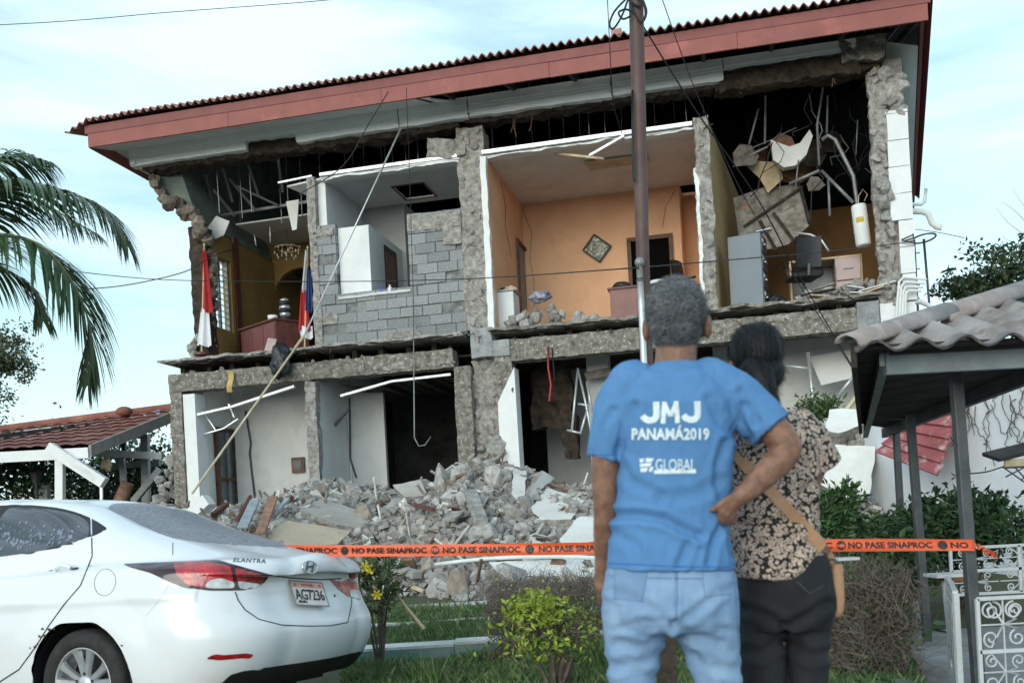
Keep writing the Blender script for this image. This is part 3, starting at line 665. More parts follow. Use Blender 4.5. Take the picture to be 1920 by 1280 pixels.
o = m.build('rubble_mound', M_grit, None, True, location=None) if False else m.build('rubble_mound', M_grit, None, True)
o.location = B0; o.rotation_euler = (0, 0, -PHI); tag(o, kind='structure')
def onmound(x, y, off=0.0):
    """first hit of the sight line with the heap (local coordinates)"""
    d = ray(x, y); C = Vector((0, 0, EYE)); Y = 7.0
    while Y < 24:
        p = loc2(C + d * Y)
        if p.z - off <= mound(p.x, p.y): return p
        Y += .02
    return loc2(C + d * 17)
LROCK = ''; GROCK = 'stones of the rubble heap'
ROCK = [hullmesh('rock', random.Random(300 + i), M_stone, rr.choice((12, 15, 18)), 1.0, rr.uniform(.35, .85)) for i in range(14)]
M_stone2 = mat('pale_mortar_stone', (.60, .58, .56), .95, col2=(.34, .32, .305), sc=4, bump=.6, bsc=18, rand=.15)
M_stone3 = mat('tan_stone', (.46, .38, .32), .95, col2=(.25, .205, .17), sc=4, bump=.6, bsc=18, rand=.15)
for i in range(4): q = ROCK[i].copy(); q.materials.clear(); q.materials.append(M_stone2); ROCK.append(q)
for i in range(3): q = ROCK[i + 5].copy(); q.materials.clear(); q.materials.append(M_stone3); ROCK.append(q)
def rot_loc(o, u, n, z, rot):
    o.matrix_world = MPX @ Matrix.Translation((u, n, z)) @ Euler(rot).to_matrix().to_4x4()
placed = []; count = 0; tries = 0
def addrock(p, s, label, group):
    o = link('rock', rr.choice(ROCK))
    M = MPX @ Matrix.Translation(p) @ Euler((rr.uniform(0, 6), rr.uniform(0, 6), rr.uniform(0, 6))).to_matrix().to_4x4() @ Matrix.Diagonal((s * rr.uniform(.85, 1.3), s * rr.uniform(.7, 1.0), s * rr.uniform(.65, .95), 1))
    o.matrix_world = M
    nm = o.data.materials[0].name; tone = 'pale' if 'pale' in nm else 'tan' if 'tan' in nm else 'grey'
    size = 'big' if s > .38 else 'middling' if s > .25 else 'small'
    if group == GROCK:
        n_ = p[1]; hgt = 'at the foot of the heap' if n_ < -3.2 else 'halfway up the heap' if n_ < -1.5 else 'near the top of the heap'
        u_ = p[0]; wh = 'behind the car' if u_ < -4.6 else 'above the tan slab' if u_ < -2.6 else 'before the dark doorway' if u_ < -1.0 else 'under the stone pillar' if u_ < .4 else 'by the white slabs' if u_ < 3 else 'behind the couple'
        lab = '%s %s stone %s %s' % (size, tone, hgt, wh); tag(o, lab, 'rock', 'stones of the rubble heap, ' + lab)
    else: lab = '%s %s %s' % (size, tone, label); tag(o, lab, 'rock', group + ', %s %s' % (size, tone))
    return o
while count < 235 and tries < 9000:
    tries += 1
    x = rr.uniform(270, 1140) if rr.random() < .92 else rr.uniform(1530, 1690); y = rr.uniform(865, 1150)
    p = onmound(x, y)
    if p.z > mound(p.x, p.y) + .03 or p.y > -.32 or p.y < toe(p.x) - .1: continue
    s = rr.choice((.18, .20, .22, .24, .27, .30, .34, .40, .48, .58)) * (1.0 if p.y > -2 else .8) * rr.uniform(.85, 1.1)
    if any((p - q).length < (s + t) * .42 for q, t in placed): continue
    placed.append((p.copy(), s)); addrock((p.x, p.y, p.z + s * .04), s, LROCK, GROCK); count += 1
for x, y, s in ((838, 893, .62), (872, 905, .5), (862, 872, .5), (925, 865, .45), (1010, 890, .4), (790, 920, .5), (600, 925, .45), (660, 930, .5), (1010, 1060, .5), (965, 1098, .55), (860, 1105, .5), (905, 1060, .5)):
    p = onmound(x, y); p.y = min(p.y, -.35); addrock((p.x, p.y, mound(p.x, p.y) + s * .12), s, LROCK, GROCK)
M_slabw0 = mat('plaster_scrap', (.70, .69, .66), .9, var=.1, sc=6, dirt=(.45, .42, .38)); M_woodr0 = mat('splintered_wood', (.22, .14, .10), .9, var=.3, sc=9)
# small stuff between the stones
m = MB(); SM = []
for i in range(6):
    h = hullmesh('pebble', random.Random(900 + i), M_stone, 9, 1.0, .3); SM.append(([v.co.copy() for v in h.vertices], [tuple(p.vertices) for p in h.polygons]))
for i in range(13000):
    u = rr.uniform(-7.6, 7.2); n = rr.uniform(-5.4, .6); 
    if n < toe(u) + rr.uniform(-.25, .1): continue
    s = rr.uniform(.05, .16) if rr.random() < .75 else rr.uniform(.14, .26)
    R = Euler((rr.uniform(0, 6), rr.uniform(0, 6), rr.uniform(0, 6))).to_matrix(); vs, fs = rr.choice(SM)
    c = Vector((u, n, mound(u, n) + s * .15)); m.mi = 0 if rr.random() < .7 else 1
    m.add([c + R @ (v * s) for v in vs], fs)
for i in range(900):
    u = rr.uniform(-7.0, 6.8); n = rr.uniform(-5.2, .2)
    if n < toe(u): continue
    R = Euler((rr.gauss(0, .6), rr.gauss(0, .6), rr.uniform(0, 6))).to_matrix().to_4x4(); c = Vector((u, n, mound(u, n) + rr.uniform(.02, .10))); a, b, t_ = rr.uniform(.04, .16), rr.uniform(.03, .10), rr.uniform(.008, .03)
    if rr.random() < .18: a, b, t_ = rr.uniform(.15, .4), .02, .012
    m.mi = rr.choices((0, 1, 2, 3, 4), (.3, .25, .2, .15, .1))[0]; m.box((-a, -b, -t_), (a, b, t_), Matrix.Translation(c) @ R)
o = m.build('rubble', [M_stone, M_stone2, M_slabw0, M_woodr0, mat('scrap_wood', (.33, .29, .24), .9, var=.25, sc=9)], None); o.location = B0; o.rotation_euler = (0, 0, -PHI); tag(o, kind='stuff')

# ---- slabs and timbers that lie on the heap
M_slabw = mat('white_faced_slab', (.78, .78, .76), .85, var=.06, sc=3, bump=.12, dirt=(.55, .5, .44), dlo=.52, dhi=.75)
M_slabt = mat('tan_faced_slab', (.56, .47, .36), .9, col2=(.44, .37, .29), sc=3, bump=.2, dirt=(.38, .34, .29), dlo=.5, dhi=.72)
M_slabg = mat('grey_faced_slab', (.50, .48, .45), .9, col2=(.36, .34, .31), sc=3, bump=.3, dirt=(.28, .25, .22), dlo=.5, dhi=.7)
def slab(name, pts, th, m_, label, cat='slab', off=.12, Y=None, tilt=None, par=None):
    P = [(W(x, y, Y + (tilt or 0) * (i_y)) if Y else BW(*onmound(x, y, off))) for (x, y), i_y in zip(pts, [(1 - (y - min(q[1] for q in pts)) / max(1, max(q[1] for q in pts) - min(q[1] for q in pts))) for x, y in pts])]
    c = sum(P, Vector()) / len(P)
    nrm = Vector()
    for i in range(len(P)): nrm += (P[i] - c).cross(P[(i + 1) % len(P)] - c)
    nrm.normalize()
    if nrm.y > 0: nrm = -nrm
    P = [p - nrm * (p - c).dot(nrm) for p in P]
    # ragged outline
    Q = []
    for i in range(len(P)):
        a, b = P[i], P[(i + 1) % len(P)]; k = max(2, int((b - a).length / .13))
        for j in range(k):
            q = a.lerp(b, j / k); dv = noise.noise_vector(q * 6) * .035; dv -= nrm * dv.dot(nrm); Q.append(q + dv)
    m = MB(); n_ = len(Q); c0 = c
    m.add([q - c0 for q in Q] + [q - c0 - nrm * th + noise.noise_vector(q * 5) * .03 for q in Q], [tuple(range(n_))])
    m.mi = 1; m.f += [tuple(range(n_, 2 * n_))[::-1]] + [(i, i + n_, (i + 1) % n_ + n_, (i + 1) % n_) for i in range(n_)]; m.m += [1] * (n_ + 1)
    o = m.build(name, [m_, M_mortar]); o.location = c0; fixn(o); tag(o, label, cat); return o
slab('wall_slab', ((560, 955), (604, 934), (706, 966), (672, 990), (630, 982)), .12, M_slabg, 'grey plastered slab lying on the rubble above the tan slab')
slab('wall_slab', ((493, 1002), (540, 976), (660, 992), (630, 1024), (546, 1024)), .12, M_slabt, 'large tan slab with a seam lying on the rubble behind the car boot', off=.2)
slab('wall_slab', ((994, 952), (1026, 915), (1097, 934), (1070, 976), (1006, 972)), .22, M_slabw, 'white slab with a broken tan edge, upper one beside the man in blue')
slab('wall_slab', ((1050, 1006), (1086, 974), (1140, 962), (1150, 1015), (1052, 1020)), .2, M_slabw, 'white slab low on the heap just above the tape beside the man', off=.25)
slab('wall_chunk', ((963, 876), (988, 882), (983, 942), (970, 940), (958, 925)), .12, M_slabw, 'upright white plaster chunk below the white pilaster', 'chunk')
slab('wall_chunk', ((1016, 884), (1031, 880), (1027, 900), (1003, 930), (988, 925)), .12, M_slabw, 'slanting white plaster chunk beside the upright chunk', 'chunk')
slab('floor_piece', ((915, 1052), (1125, 1045), (1125, 1080), (940, 1078)), .1, M_slabw, 'pale slab at the foot of the heap under the tape', 'slab', off=.15)
slab('wall_chunk', ((735, 905), (790, 903), (800, 925), (760, 935)), .15, M_slabg, 'pale flat chunk on top of the heap under the dark doorway', 'chunk')
def plank(name, p, q, w, h, m_, label, cat='plank', lift=.1, grp=None):
    a = onmound(*p, lift); b = onmound(*q, lift); A, B = BW(*a), BW(*b); c = (A + B) / 2
    m = MB(); m.beam(A - c, B - c, w, h); o = m.build(name, m_); o.location = c; tag(o, label, cat, grp); bevel(o, .006, 1); return o
M_woodr = mat('reddish_plank', (.36, .20, .14), .85, var=.2, sc=8, bump=.2)
M_woodg = mat('weathered_plank', (.36, .35, .33), .9, var=.25, sc=8, bump=.3)
M_woodb = mat('blue_grey_plank', (.38, .43, .48), .85, var=.15, sc=6, bump=.15)
plank('plank', (513, 932), (488, 1000), .14, .05, M_woodr, 'reddish brown plank standing in the rubble near the car', lift=.35)
plank('plank', (478, 938), (455, 988), .16, .04, M_woodb, 'blue grey board beside the reddish plank', lift=.35)
plank('plank', (470, 930), (445, 975), .06, .05, M_wood, 'thin dark red batten beside the blue grey board', lift=.3)
plank('plank', (540, 935), (512, 965), .07, .05, M_woodb, 'short blue grey batten above the tan slab', lift=.3)
plank('plank', (882, 922), (902, 978), .2, .09, M_woodg, 'pale grey squared timber standing in the middle of the heap', 'timber', lift=.25)
plank('plank', (730, 1062), (783, 1078), .16, .1, M_woodg, 'weathered timber under the tape beside the yellow flowers', 'timber', lift=.2)
plank('plank', (812, 955), (775, 945), .07, .05, M_wood, 'thin brown batten lying across the stones in mid heap', lift=.2)
plank('plank', (860, 960), (842, 975), .2, .05, M_woodg, 'short grey board flat among the stones', lift=.2)
plank('fallen_pilaster', (392, 936), (345, 980), .22, .2, M_whitec, 'fallen white pilaster piece leaning at the end of the heap behind the car', 'pilaster', lift=.25)
plank('timber_scrap', (400, 965), (425, 945), .1, .08, M_brown, 'dark splintered timber beside the fallen white pilaster', 'timber', lift=.2)
plank('plank', (770, 1098), (795, 1108), .05, .05, M_pale, 'short yellowish bamboo piece at the toe of the heap', lift=.15)
a, b = onmound(815, 1058, .3), onmound(1130, 1046, .3); A, B = BW(*a), BW(*b)
m = MB(); m.tube([A.lerp(B, t) - A + Vector((0, 0, .06 * sin(pi * t))) for t in (0, .15, .3, .5, .7, .85, 1)], .028, 8); o = m.build('gutter_pipe', M_pvc, None, True); o.location = A; tag(o, 'long white pipe lying in front of the rubble below the tape', 'pipe')
# right hand end of the heap
slab('wall_slab', ((1535, 905), (1556, 832), (1642, 836), (1628, 934), (1590, 938)), .28, M_slabw, 'big white slab with a broken edge leaning behind the woman', Y=14.6, tilt=.5)
slab('wall_slab', ((1548, 806), (1556, 768), (1616, 766), (1618, 795), (1572, 812)), .25, M_slabw, 'smaller white slab above the leaning white slab', Y=15.2, tilt=.4)
for i in range(18):
    x = rr.uniform(1548, 1650); y = rr.uniform(805, 838) if i < 12 else rr.uniform(925, 985); p = loc2(W(x, y, 15.5 if i < 12 else 14.2)); addrock(p, rr.uniform(.2, .38), 'stone stacked behind the leaning white slabs', 'stones behind the white slabs')
M_fred = mat('fallen_red_roof', (.34, .095, .10), .75, var=.18, sc=2, bump=.12, dirt=(.50, .36, .36), dlo=.52, dhi=.64, dsc=5)
# fallen red roof panel: overlapping red sheets
A, Bv, Cv, Dv = W(1647, 852, 14.0), W(1728, 748, 13.9), W(1812, 738, 13.0), W(1762, 896, 12.9)
FR = empty('fallen_roof', A, 0, 'fallen red roof panel of overlapping strips leaning on the white wall', 'roof panel')
nn = (Dv - A).cross(Bv - A).normalized()
if nn.y > 0: nn = -nn
for k in range(7):
    t0, t1 = k / 7, (k + 1) / 7 + .015
    p0, p1, q0, q1 = A.lerp(Dv, 0) .lerp(Bv, t0), A.lerp(Bv, t1), Dv.lerp(Cv, t0), Dv.lerp(Cv, t1); m = MB()
    m.prism([p0 - A + nn * .05, q0 - A + nn * .05, q1 - A, p1 - A], nn * .035); fixn(m.build('roof_strip', M_fred, FR))

# ================================================================ THINGS IN THE OPEN ROOMS
def lathe(m, prof, n=16, c=(0, 0, 0)):
    c = Vector(c); rings = [[c + Vector((r * cos(2 * pi * k / n), r * sin(2 * pi * k / n), z)) for k in range(n)] for r, z in prof]
    m.loft(rings); return m
def bthing(name, u, n, z, label, cat, rz=0, group=None): return bempty(name, u, n, z, label, cat, group, rz)
M_flagr = mat('red_cloth', (.50, .03, .035), .85, var=.12, sc=4, bump=.05); M_flagw = mat('white_cloth', (.76, .77, .80), .85, var=.04, bump=.05); M_flagb = mat('blue_cloth', (.03, .06, .20), .85, var=.12, bump=.05)
def flag(px_top, px_bot, n_, rows, label):
    a, b = F(*px_top, n_), F(*px_bot, n_); t = bthing('flag', b.x, n_, b.z, label, 'flag', 0, 'flags on poles in the open left room')
    m = MB(); top = a - b; top.y = 0; m.tube([(0, 0, 0), top], .018, 8); m.build('pole', M_pale, t, True)
    m = MB(); lathe(m, [(.15, -.02), (.15, .015), (.12, .03), (.03, .05)], 16); m.build('base', M_wood, t)
    m = MB(); lathe(m, [(.001, top.z), (.025, top.z + .03), (.001, top.z + .08)], 10, (top.x, 0, 0)); m.build('finial', M_pale, t)
    for name, mt, y0, y1, xl0, xr0, xl1, xr1, f in rows:
        p00, p01, p10, p11 = [F(x, y, n_) - b for x, y in ((xl0, y0), (xr0, y0), (xl1, y1), (xr1, y1))]
        mm = MB()
        def fn(i, j):
            p = p00.lerp(p01, i).lerp(p10.lerp(p11, i), j); return (p.x, -.02 + .05 * sin(i * 9 + f) * (.3 + .7 * j) + .02 * sin(i * 21), p.z + .02 * sin(i * 7))
        mm.grid(fn, 18, 10); mm.build(name, mt, t, True)
flag((383, 463), (378, 664), .30, [('red_panel', M_flagr, 470, 585, 380, 386, 378, 399, 0), ('white_panel', M_flagw, 580, 648, 377, 392, 368, 398, 1)], 'red and white flag draped on a pole at the broken left wall')
flag((577, 468), (571, 662), .35, [('white_panel', M_flagw, 470, 548, 573, 578, 566, 575, 0), ('blue_panel', M_flagb, 505, 585, 576, 584, 572, 588, 2), ('red_panel', M_flagr, 545, 620, 565, 574, 560, 584, 3), ('white_panel', M_flagw, 612, 634, 560, 586, 564, 588, 1)], 'white, red and blue flag draped on a pole beside the block wall')
# reception desk
c = F(517, 655, .6); t = bthing('reception_desk', c.x, .6, ZS + .02, 'mahogany reception desk with panelled side near the floor edge', 'desk', radians(-32))
hh = F(517, 596, .6).z - ZS - .02
m = MB(); m.box((-1.25, 0, 0), (0, .04, hh - .04)); o = m.build('side_panel', mat('purple_brown_panel', (.19, .075, .075), .4, var=.1, bump=.02), t)
for k in range(3): mm = MB(); mm.box((-1.2 + k * .41, -.012, .06), (-.82 + k * .41, -.002, hh - .1)); mm.build('panel', o.data.materials[0], o)
m = MB(); m.box((-.0, .0, 0), (.04, .75, hh - .04)); m.build('end_panel', M_wood, t)
m = MB(); m.box((-1.3, -.05, hh - .04), (.07, .78, hh)); bevel(m.build('top', M_wood, t), .008)
m = MB(); m.box((-1.25, .72, 0), (0, .76, hh - .04)); m.build('back_panel', M_wood, t)
p = F(500, 655, .4); q = F(512, 628, .5); o = MB().box((-.11, -.012, 0), (.11, .012, .34)).build('leaning_board', mat('pink_grey_board', (.45, .36, .34), .7, bump=.05)); o.location = BW(p.x, .42, ZS + .03); o.rotation_euler = (radians(-14), radians(14), -PHI - .3); tag(o, 'small pinkish board leaning against the reception desk', 'board')
M_silver = mat('silver_band', (.65, .66, .68), .25, metal=.8, bump=0)
p = F(535, 594, 1.0); v = bthing('vase', p.x, 1.0, ZS + hh + .02, 'silver and black banded vase on the reception desk', 'vase')
vp = [(.10, 0), (.13, .02), (.09, .08), (.11, .17), (.12, .24), (.10, .32), (.10, .40), (.06, .46)]
for k in range(len(vp) - 1): mm = MB(); lathe(mm, [vp[k], ((vp[k][0] + vp[k + 1][0]) / 2 + .006, (vp[k][1] + vp[k + 1][1]) / 2), vp[k + 1]], 18); mm.build('band', M_silver if k % 2 == 0 else M_black, v, True)
p = F(505, 598, .75); o = lathe(MB(), [(.07, 0), (.09, .05), (.10, .12), (.085, .125), (.075, .02)], 16).build('small_pot', M_white, None, True); o.location = BW(p.x, .9, ZS + hh + .02); tag(o, 'small white pot on the reception desk beside the vase', 'pot')
# hanging lamp with glass drops
p = F(540, 478, 2.6); t = bthing('chandelier', p.x, 2.6, p.z, 'chandelier of pale glass drops hanging before the ochre wall', 'chandelier')
m = MB(); m.tube([(0, 0, .1), (0, 0, .75)], .008, 5); m.build('rod', M_dsteel, t); m = MB(); m.tube([(.28 * cos(a * pi / 8), .28 * sin(a * pi / 8), .14) for a in range(17)], .012, 5); m.build('ring', M_pale, t, True)
dm = lathe(MB(), [(.002, .05), (.016, .02), (.018, 0), (.002, -.03)], 6).mesh('drop', mat('glass_drop', (.75, .68, .5), .2, bump=0), True)
for k in range(26):
    a = k * 2.4; r_ = .28 * sqrt((k + 1) / 26); link('drop', dm, t, (r_ * cos(a), r_ * sin(a), .14 - .09 * (k % 3)))
# black bag and yellow strip hanging over the edge
def blob(name, c, r, mt, label, cat, sd=0, amp=.25, rz=-PHI):
    bm = bmesh.new(); bmesh.ops.create_icosphere(bm, subdivisions=4, radius=1)
    for v in bm.verts:
        n1 = fbm(v.co * 1.6 + Vector((sd, 0, 0))) * amp; n2 = abs(noise.noise(v.co * 5 + Vector((0, sd, 0)))) * amp * .5; v.co = v.co * (1 + n1 - n2)
        v.co.x *= r[0]; v.co.y *= r[1]; v.co.z *= r[2]
    me = bpy.data.meshes.new(name); bm.to_mesh(me); bm.free(); me.materials.append(mt); me.polygons.foreach_set('use_smooth', [True] * len(me.polygons))
    o = link(name, me, None, c, (0, 0, rz)); tag(o, label, cat); return o
M_bag = mat('black_bin_bag', (.022, .026, .032), .35, var=.2, bump=.05)
p = F(527, 678, -.12); blob('bin_bag', BW(p.x, -.16, p.z), (.22, .14, .31), M_bag, 'black plastic bag hanging over the broken floor edge', 'bag', 3, .35)
p = F(433, 715, -.1); m = MB(); m.grid(lambda a, b: (-.05 + .1 * a + .02 * sin(b * 5), .03 * sin(b * 7), .2 - .4 * b), 4, 10); o = m.build('cloth_strip', mat('yellow_cloth', (.62, .44, .17), .8, var=.15), None, True); o.location = BW(p.x, -.14, p.z); tag(o, 'yellow strip of cloth hanging below the left floor edge', 'cloth')
# bottles on the ledge
for x, mt, lb, hgt in ((717, mat('blue_plastic', (.08, .10, .42), .4, bump=0), 'small blue bottle on the broken window ledge', .12), (731, M_pvc, 'small white bottle on the broken window ledge', .13)):
    p = F(x, 546, .05); o = lathe(MB(), [(.04, 0), (.045, .02), (.045, hgt * .6), (.015, hgt * .75), (.018, hgt), (.002, hgt)], 12).build('bottle', mt, None, True); o.location = BW(p.x, .06, 5.478); tag(o, lb, 'bottle')
# room three
c = F(925, 610, .4); w = F(965, 600, .4).x - c.x; h = F(930, 550, .4).z - ZS
t = bthing('white_cabinet', c.x, .4, ZS + .02, 'dented white metal cabinet at the edge of the orange room', 'cabinet')
m = MB(); m.box((0, 0, 0), (w, .5, h)); bevel(m.build('body', mat('white_enamel', (.62, .66, .70), .35, var=.04, bump=.02), t), .015); m = MB(); m.box((-.015, -.02, h + .002), (w + .02, .52, h + .03)); m.build('top', M_steel, t)
for lab, cat, r, mt, x, y, sd in (('crumpled yellow carton on the white cabinet', 'carton', (.13, .1, .07), M_pale, 955, 548, 2), ('black object on the white cabinet', 'bag', (.09, .08, .05), M_black, 945, 550, 4)):
    p = F(x, y, .6); blob(cat, BW(p.x, .65, ZS + h + .1), r, mt, lab, cat, sd, .3)
p = F(1013, 556, .9); blob('cloth_bundle', BW(p.x, .9, p.z), (.20, .15, .11), mat('blue_bundle', (.06, .08, .22), .7, col2=(.5, .5, .55), sc=9), 'blue and white bundle on the stones in the orange room', 'bundle', 5, .35)
for k in range(60):
    u = rr.uniform(.2, 1.85); n_ = rr.uniform(.15, 1.0); hz_ = .52 * max(0, 1 - abs(u - .75) / 1.1) * (.5 + n_ * .6)
    addrock((u - .15, n_, ZS + .05 + rr.uniform(0, 1) * hz_), rr.uniform(.14, .30), 'broken stone piled on the floor of the orange room', 'stones in the orange room')
c = F(1143, 586, .7); w = F(1200, 580, .7).x - c.x; h = F(1143, 545, .7).z - ZS
t = bthing('small_desk', c.x, .7, ZS + .01, 'small brown desk in the orange room behind the pole', 'desk')
m = MB(); m.box((.02, 0, 0), (w, .6, h)); m.build('body', mat('brown_laminate', (.22, .095, .085), .45, var=.1, bump=.02), t); m = MB(); m.box((-.02, -.03, h + .001), (w + .04, .63, h + .04)); bevel(m.build('top', M_wood, t), .006)
p = F(1165, 540, .9); blob('black_helmet', BW(p.x, .95, ZS + h + .11), (.17, .14, .09), M_black, 'rounded black object on the small brown desk', 'helmet', 9, .08)
# framed picture hung askew
p = F(1119, 465, 2.95); t = bthing('framed_picture', p.x, 2.985, p.z, 'dark framed picture hanging as a diamond on the orange wall', 'picture'); t.rotation_euler = Euler((0, radians(40), -PHI)); 
sd_ = .42
m = MB(); m.box((-sd_ / 2, -.012, -sd_ / 2 * .9), (sd_ / 2, 0, sd_ / 2 * .9))
M_pic = mat('picture_print', (.52, .55, .52), .4, col2=(.08, .12, .07), sc=9, bump=0, detail=5, ct=.05, dirt=(.10, .09, .05), dsc=7, dlo=.52, dhi=.55); m.build('print', M_pic, t)
for a, b in (((-1, -.9), (1, -.9)), ((-1, .9), (1, .9)), ((-1, -.9), (-1, .9)), ((1, -.9), (1, .9))):
    mm = MB(); mm.beam((a[0] * sd_ / 2, -.02, a[1] * sd_ / 2), (b[0] * sd_ / 2, -.02, b[1] * sd_ / 2), .035, .04, (0, 1, 0)); mm.build('frame', M_black, t)
def office_chair(u, n, z, rz, label):
    t = bthing('office_chair', u, n, z, label, 'chair', rz)
    m = MB(); m.box((-.24, -.24, .44), (.24, .24, .52)); bevel(m.build('seat', M_black, t), .03)
    m = MB(); m.grid(lambda a, b: (-.22 + .44 * a, .24 + .05 * (1 - (2 * a - 1) ** 2) * -1 + .06 * b, .60 + .5 * b), 8, 8); b0 = len(m.v); m.grid(lambda a, b: (-.22 + .44 * a, .28 + .05 * (1 - (2 * a - 1) ** 2) * -1 + .06 * b, .60 + .5 * b), 8, 8); m.build('backrest', M_black, t, True)
    m = MB(); m.tube([(0, .26, .46), (0, .30, .65)], .03, 6); m.build('back_support', M_dsteel, t); m = MB(); m.tube([(0, 0, .08), (0, 0, .44)], .03, 8); m.build('column', M_dsteel, t, True)
    for s in (-1, 1): m = MB(); m.tube([(s * .25, .1, .46), (s * .31, .1, .52), (s * .31, .05, .68), (s * .31, -.18, .69)], .02, 6); m.build('armrest', M_black, t, True)
    for k in range(5):
        a = k * 2 * pi / 5; m = MB(); m.tube([(0, 0, .10), (.28 * cos(a), .28 * sin(a), .06)], .022, 6); m.build('leg', M_black, t, True); m = MB(); m.tube([(.28 * cos(a), .28 * sin(a) - .015, .03), (.28 * cos(a), .28 * sin(a) + .015, .03)], .03, 8); m.build('caster', M_black, t, True)
    return t
p = F(1302, 560, .9); office_chair(p.x, .9, ZS + .02, 1.2, 'black office chair in the orange room against the broken wall edge')
p = F(1234, 536, 1.0); t = bthing('white_tub', p.x, 1.0, ZS + .02, 'white lidded tub in the orange room behind the man', 'tub'); lathe(MB(), [(.14, 0), (.17, .55), (.17, p.z - ZS)], 18).build('body', M_dsteel, t, True); lathe(MB(), [(.19, p.z - ZS), (.19, p.z - ZS + .05), (.12, p.z - ZS + .08), (.001, p.z - ZS + .085)], 18).build('lid', M_pvc, t, True)
# room four
M_cab = mat('blue_grey_cabinet', (.165, .20, .24), .45, var=.06, sc=2, bump=.03)
c = F(1366, 562, .35); h = 5.86 - ZS - .02; t = bthing('filing_cabinet', 3.98, .35, ZS + .02, 'blue grey filing cabinet standing askew at the floor edge', 'cabinet', radians(-12))
m = MB(); m.box((0, 0, 0), (.56, .5, h)); bevel(m.build('body', M_cab, t), .008)
for k in range(4):
    z = .03 + k * (h - .05) / 4; mm = MB(); mm.box((.562, .03, z), (.575, .47, z + (h - .05) / 4 - .02)); d_ = mm.build('drawer', M_dsteel, t)
    mm = MB(); mm.box((.576, .18, z + .14), (.60, .3, z + .165)); mm.build('handle', M_alu, d_); mm = MB(); mm.box((.576, .06, z + .17), (.582, .15, z + .235)); mm.build('label_holder', M_whitec, d_)
m = MB(); m.prism([(.5, -.02, h + .01), (.75, .0, h + .03), (.72, .2, h + .03), (.5, .2, h + .01)], (0, 0, .012)); o = m.build('paper_sheet', M_whitec); o.matrix_world = t.matrix_basis; o.location = BW(3.98, .35, ZS + .02); o.rotation_euler = (0, 0, -PHI - radians(12)); tag(o, 'white sheets lying on the filing cabinet', 'paper')
ca, cb = F(1480, 498, .9), F(1616, 478, .9); w = cb.x - ca.x; h = (ca.z + cb.z) / 2 - ZS + .03
t = bthing('office_desk', ca.x, .9, ZS + .02, 'pale edged office desk with a pink drawer unit', 'desk')
m = MB(); m.box((0, 0, h - .035), (w, .7, h)); bevel(m.build('top', M_pale, t), .005); m = MB(); m.box((.0, .02, 0), (.03, .68, h - .036)); m.build('side_panel', M_pale, t); m = MB(); m.box((w - .03, .02, 0), (w, .68, h - .036)); m.build('side_panel', M_pale, t)
m = MB(); m.box((.031, .6, .2), (w - .031, .63, h - .036)); m.build('modesty_panel', M_steel, t)
M_pink = mat('pinkish_grey_drawer', (.48, .37, .36), .5, var=.05, bump=.02)
m = MB(); m.box((w - .45, -.01, .12), (w - .035, .55, h - .04)); u_ = m.build('drawer_unit', M_pink, t)
for k in range(2): mm = MB(); mm.box((w - .44, -.035 - .03 * k, .16 + k * .28), (w - .05, -.012, .42 + k * .26)); mm.build('drawer', M_pink, u_); mm = MB(); mm.tube([(w - .32, -.05 - .03 * k, .36 + k * .27), (w - .16, -.05 - .03 * k, .36 + k * .27)], .012, 6); mm.build('handle', M_alu, u_)
p = F(1508, 550, .5); office_chair(p.x, .55, ZS + .02, pi + .3, 'black office chair in front of the pale desk')
p = F(1618, 420, .4); t = bthing('water_heater', p.x, .45, p.z - .36, 'white cylinder water heater with a yellow label hanging by the corner', 'water heater'); t.rotation_euler = Euler((0, radians(-4), -PHI))
lathe(MB(), [(.001, 0), (.11, .005), (.125, .03), (.125, .66), (.11, .70), (.03, .72), (.001, .72)], 22).build('tank', M_whitec, t, True)
m = MB(); m.grid(lambda a, b: (.1265 * sin(-.7 + 1.0 * a), -.1265 * cos(-.7 + 1.0 * a), .38 + .09 * b), 8, 1); m.build('label', mat('yellow_label', (.75, .52, .05), .6, col2=(.4, .28, .03), sc=30, bump=0), t)
m = MB(); m.tube([(0, 0, .72), (.02, 0, .85), (.10, 0, .95), (.16, 0, .85), (.1, 0, .75)], .008, 5); m.build('hose', M_pale, t, True)
# fallen ceiling panel with battens
pts = ((1375, 372), (1430, 352), (1500, 345), (1520, 420), (1478, 458), (1400, 478), (1385, 440))
P = [F(x, y, 1.6 + (430 - y) * .004) for x, y in pts]; c = sum(P, Vector()) / len(P)
t = bthing('fallen_ceiling_panel', c.x, c.y, c.z, 'dusty fallen ceiling panel with battens hanging in the dark right room', 'ceiling panel')
m = MB(); m.prism([p - c for p in P], (0.0, .05, .02)); fixn(m.build('board', M_dustp, t))
for a, b in (((1395, 425), (1505, 350)), ((1450, 400), (1490, 455)), ((1425, 415), (1455, 470)), ((1500, 350), (1518, 420))):
    A_, B_ = F(*a, 1.58 + (430 - a[1]) * .004) - c, F(*b, 1.58 + (430 - b[1]) * .004) - c; mm = MB(); mm.beam(A_ + Vector((0, -.03, 0)), B_ + Vector((0, -.03, 0)), .05, .04); mm.build('batten', M_timber, t)
P = [F(x, y, 1.2) for x, y in ((1445, 262), (1450, 300), (1470, 314), (1492, 310), (1512, 290), (1524, 255), (1518, 243), (1500, 268), (1480, 275))]; c = P[0]
o = MB().prism([p - c for p in P], (0, .25, .02)).build('hanging_board', M_ceil); fixn(o); o.location = BW(*c); o.rotation_euler = (0, 0, -PHI); tag(o, 'curved white ceiling board hanging like a bowl in the roof void', 'ceiling board')
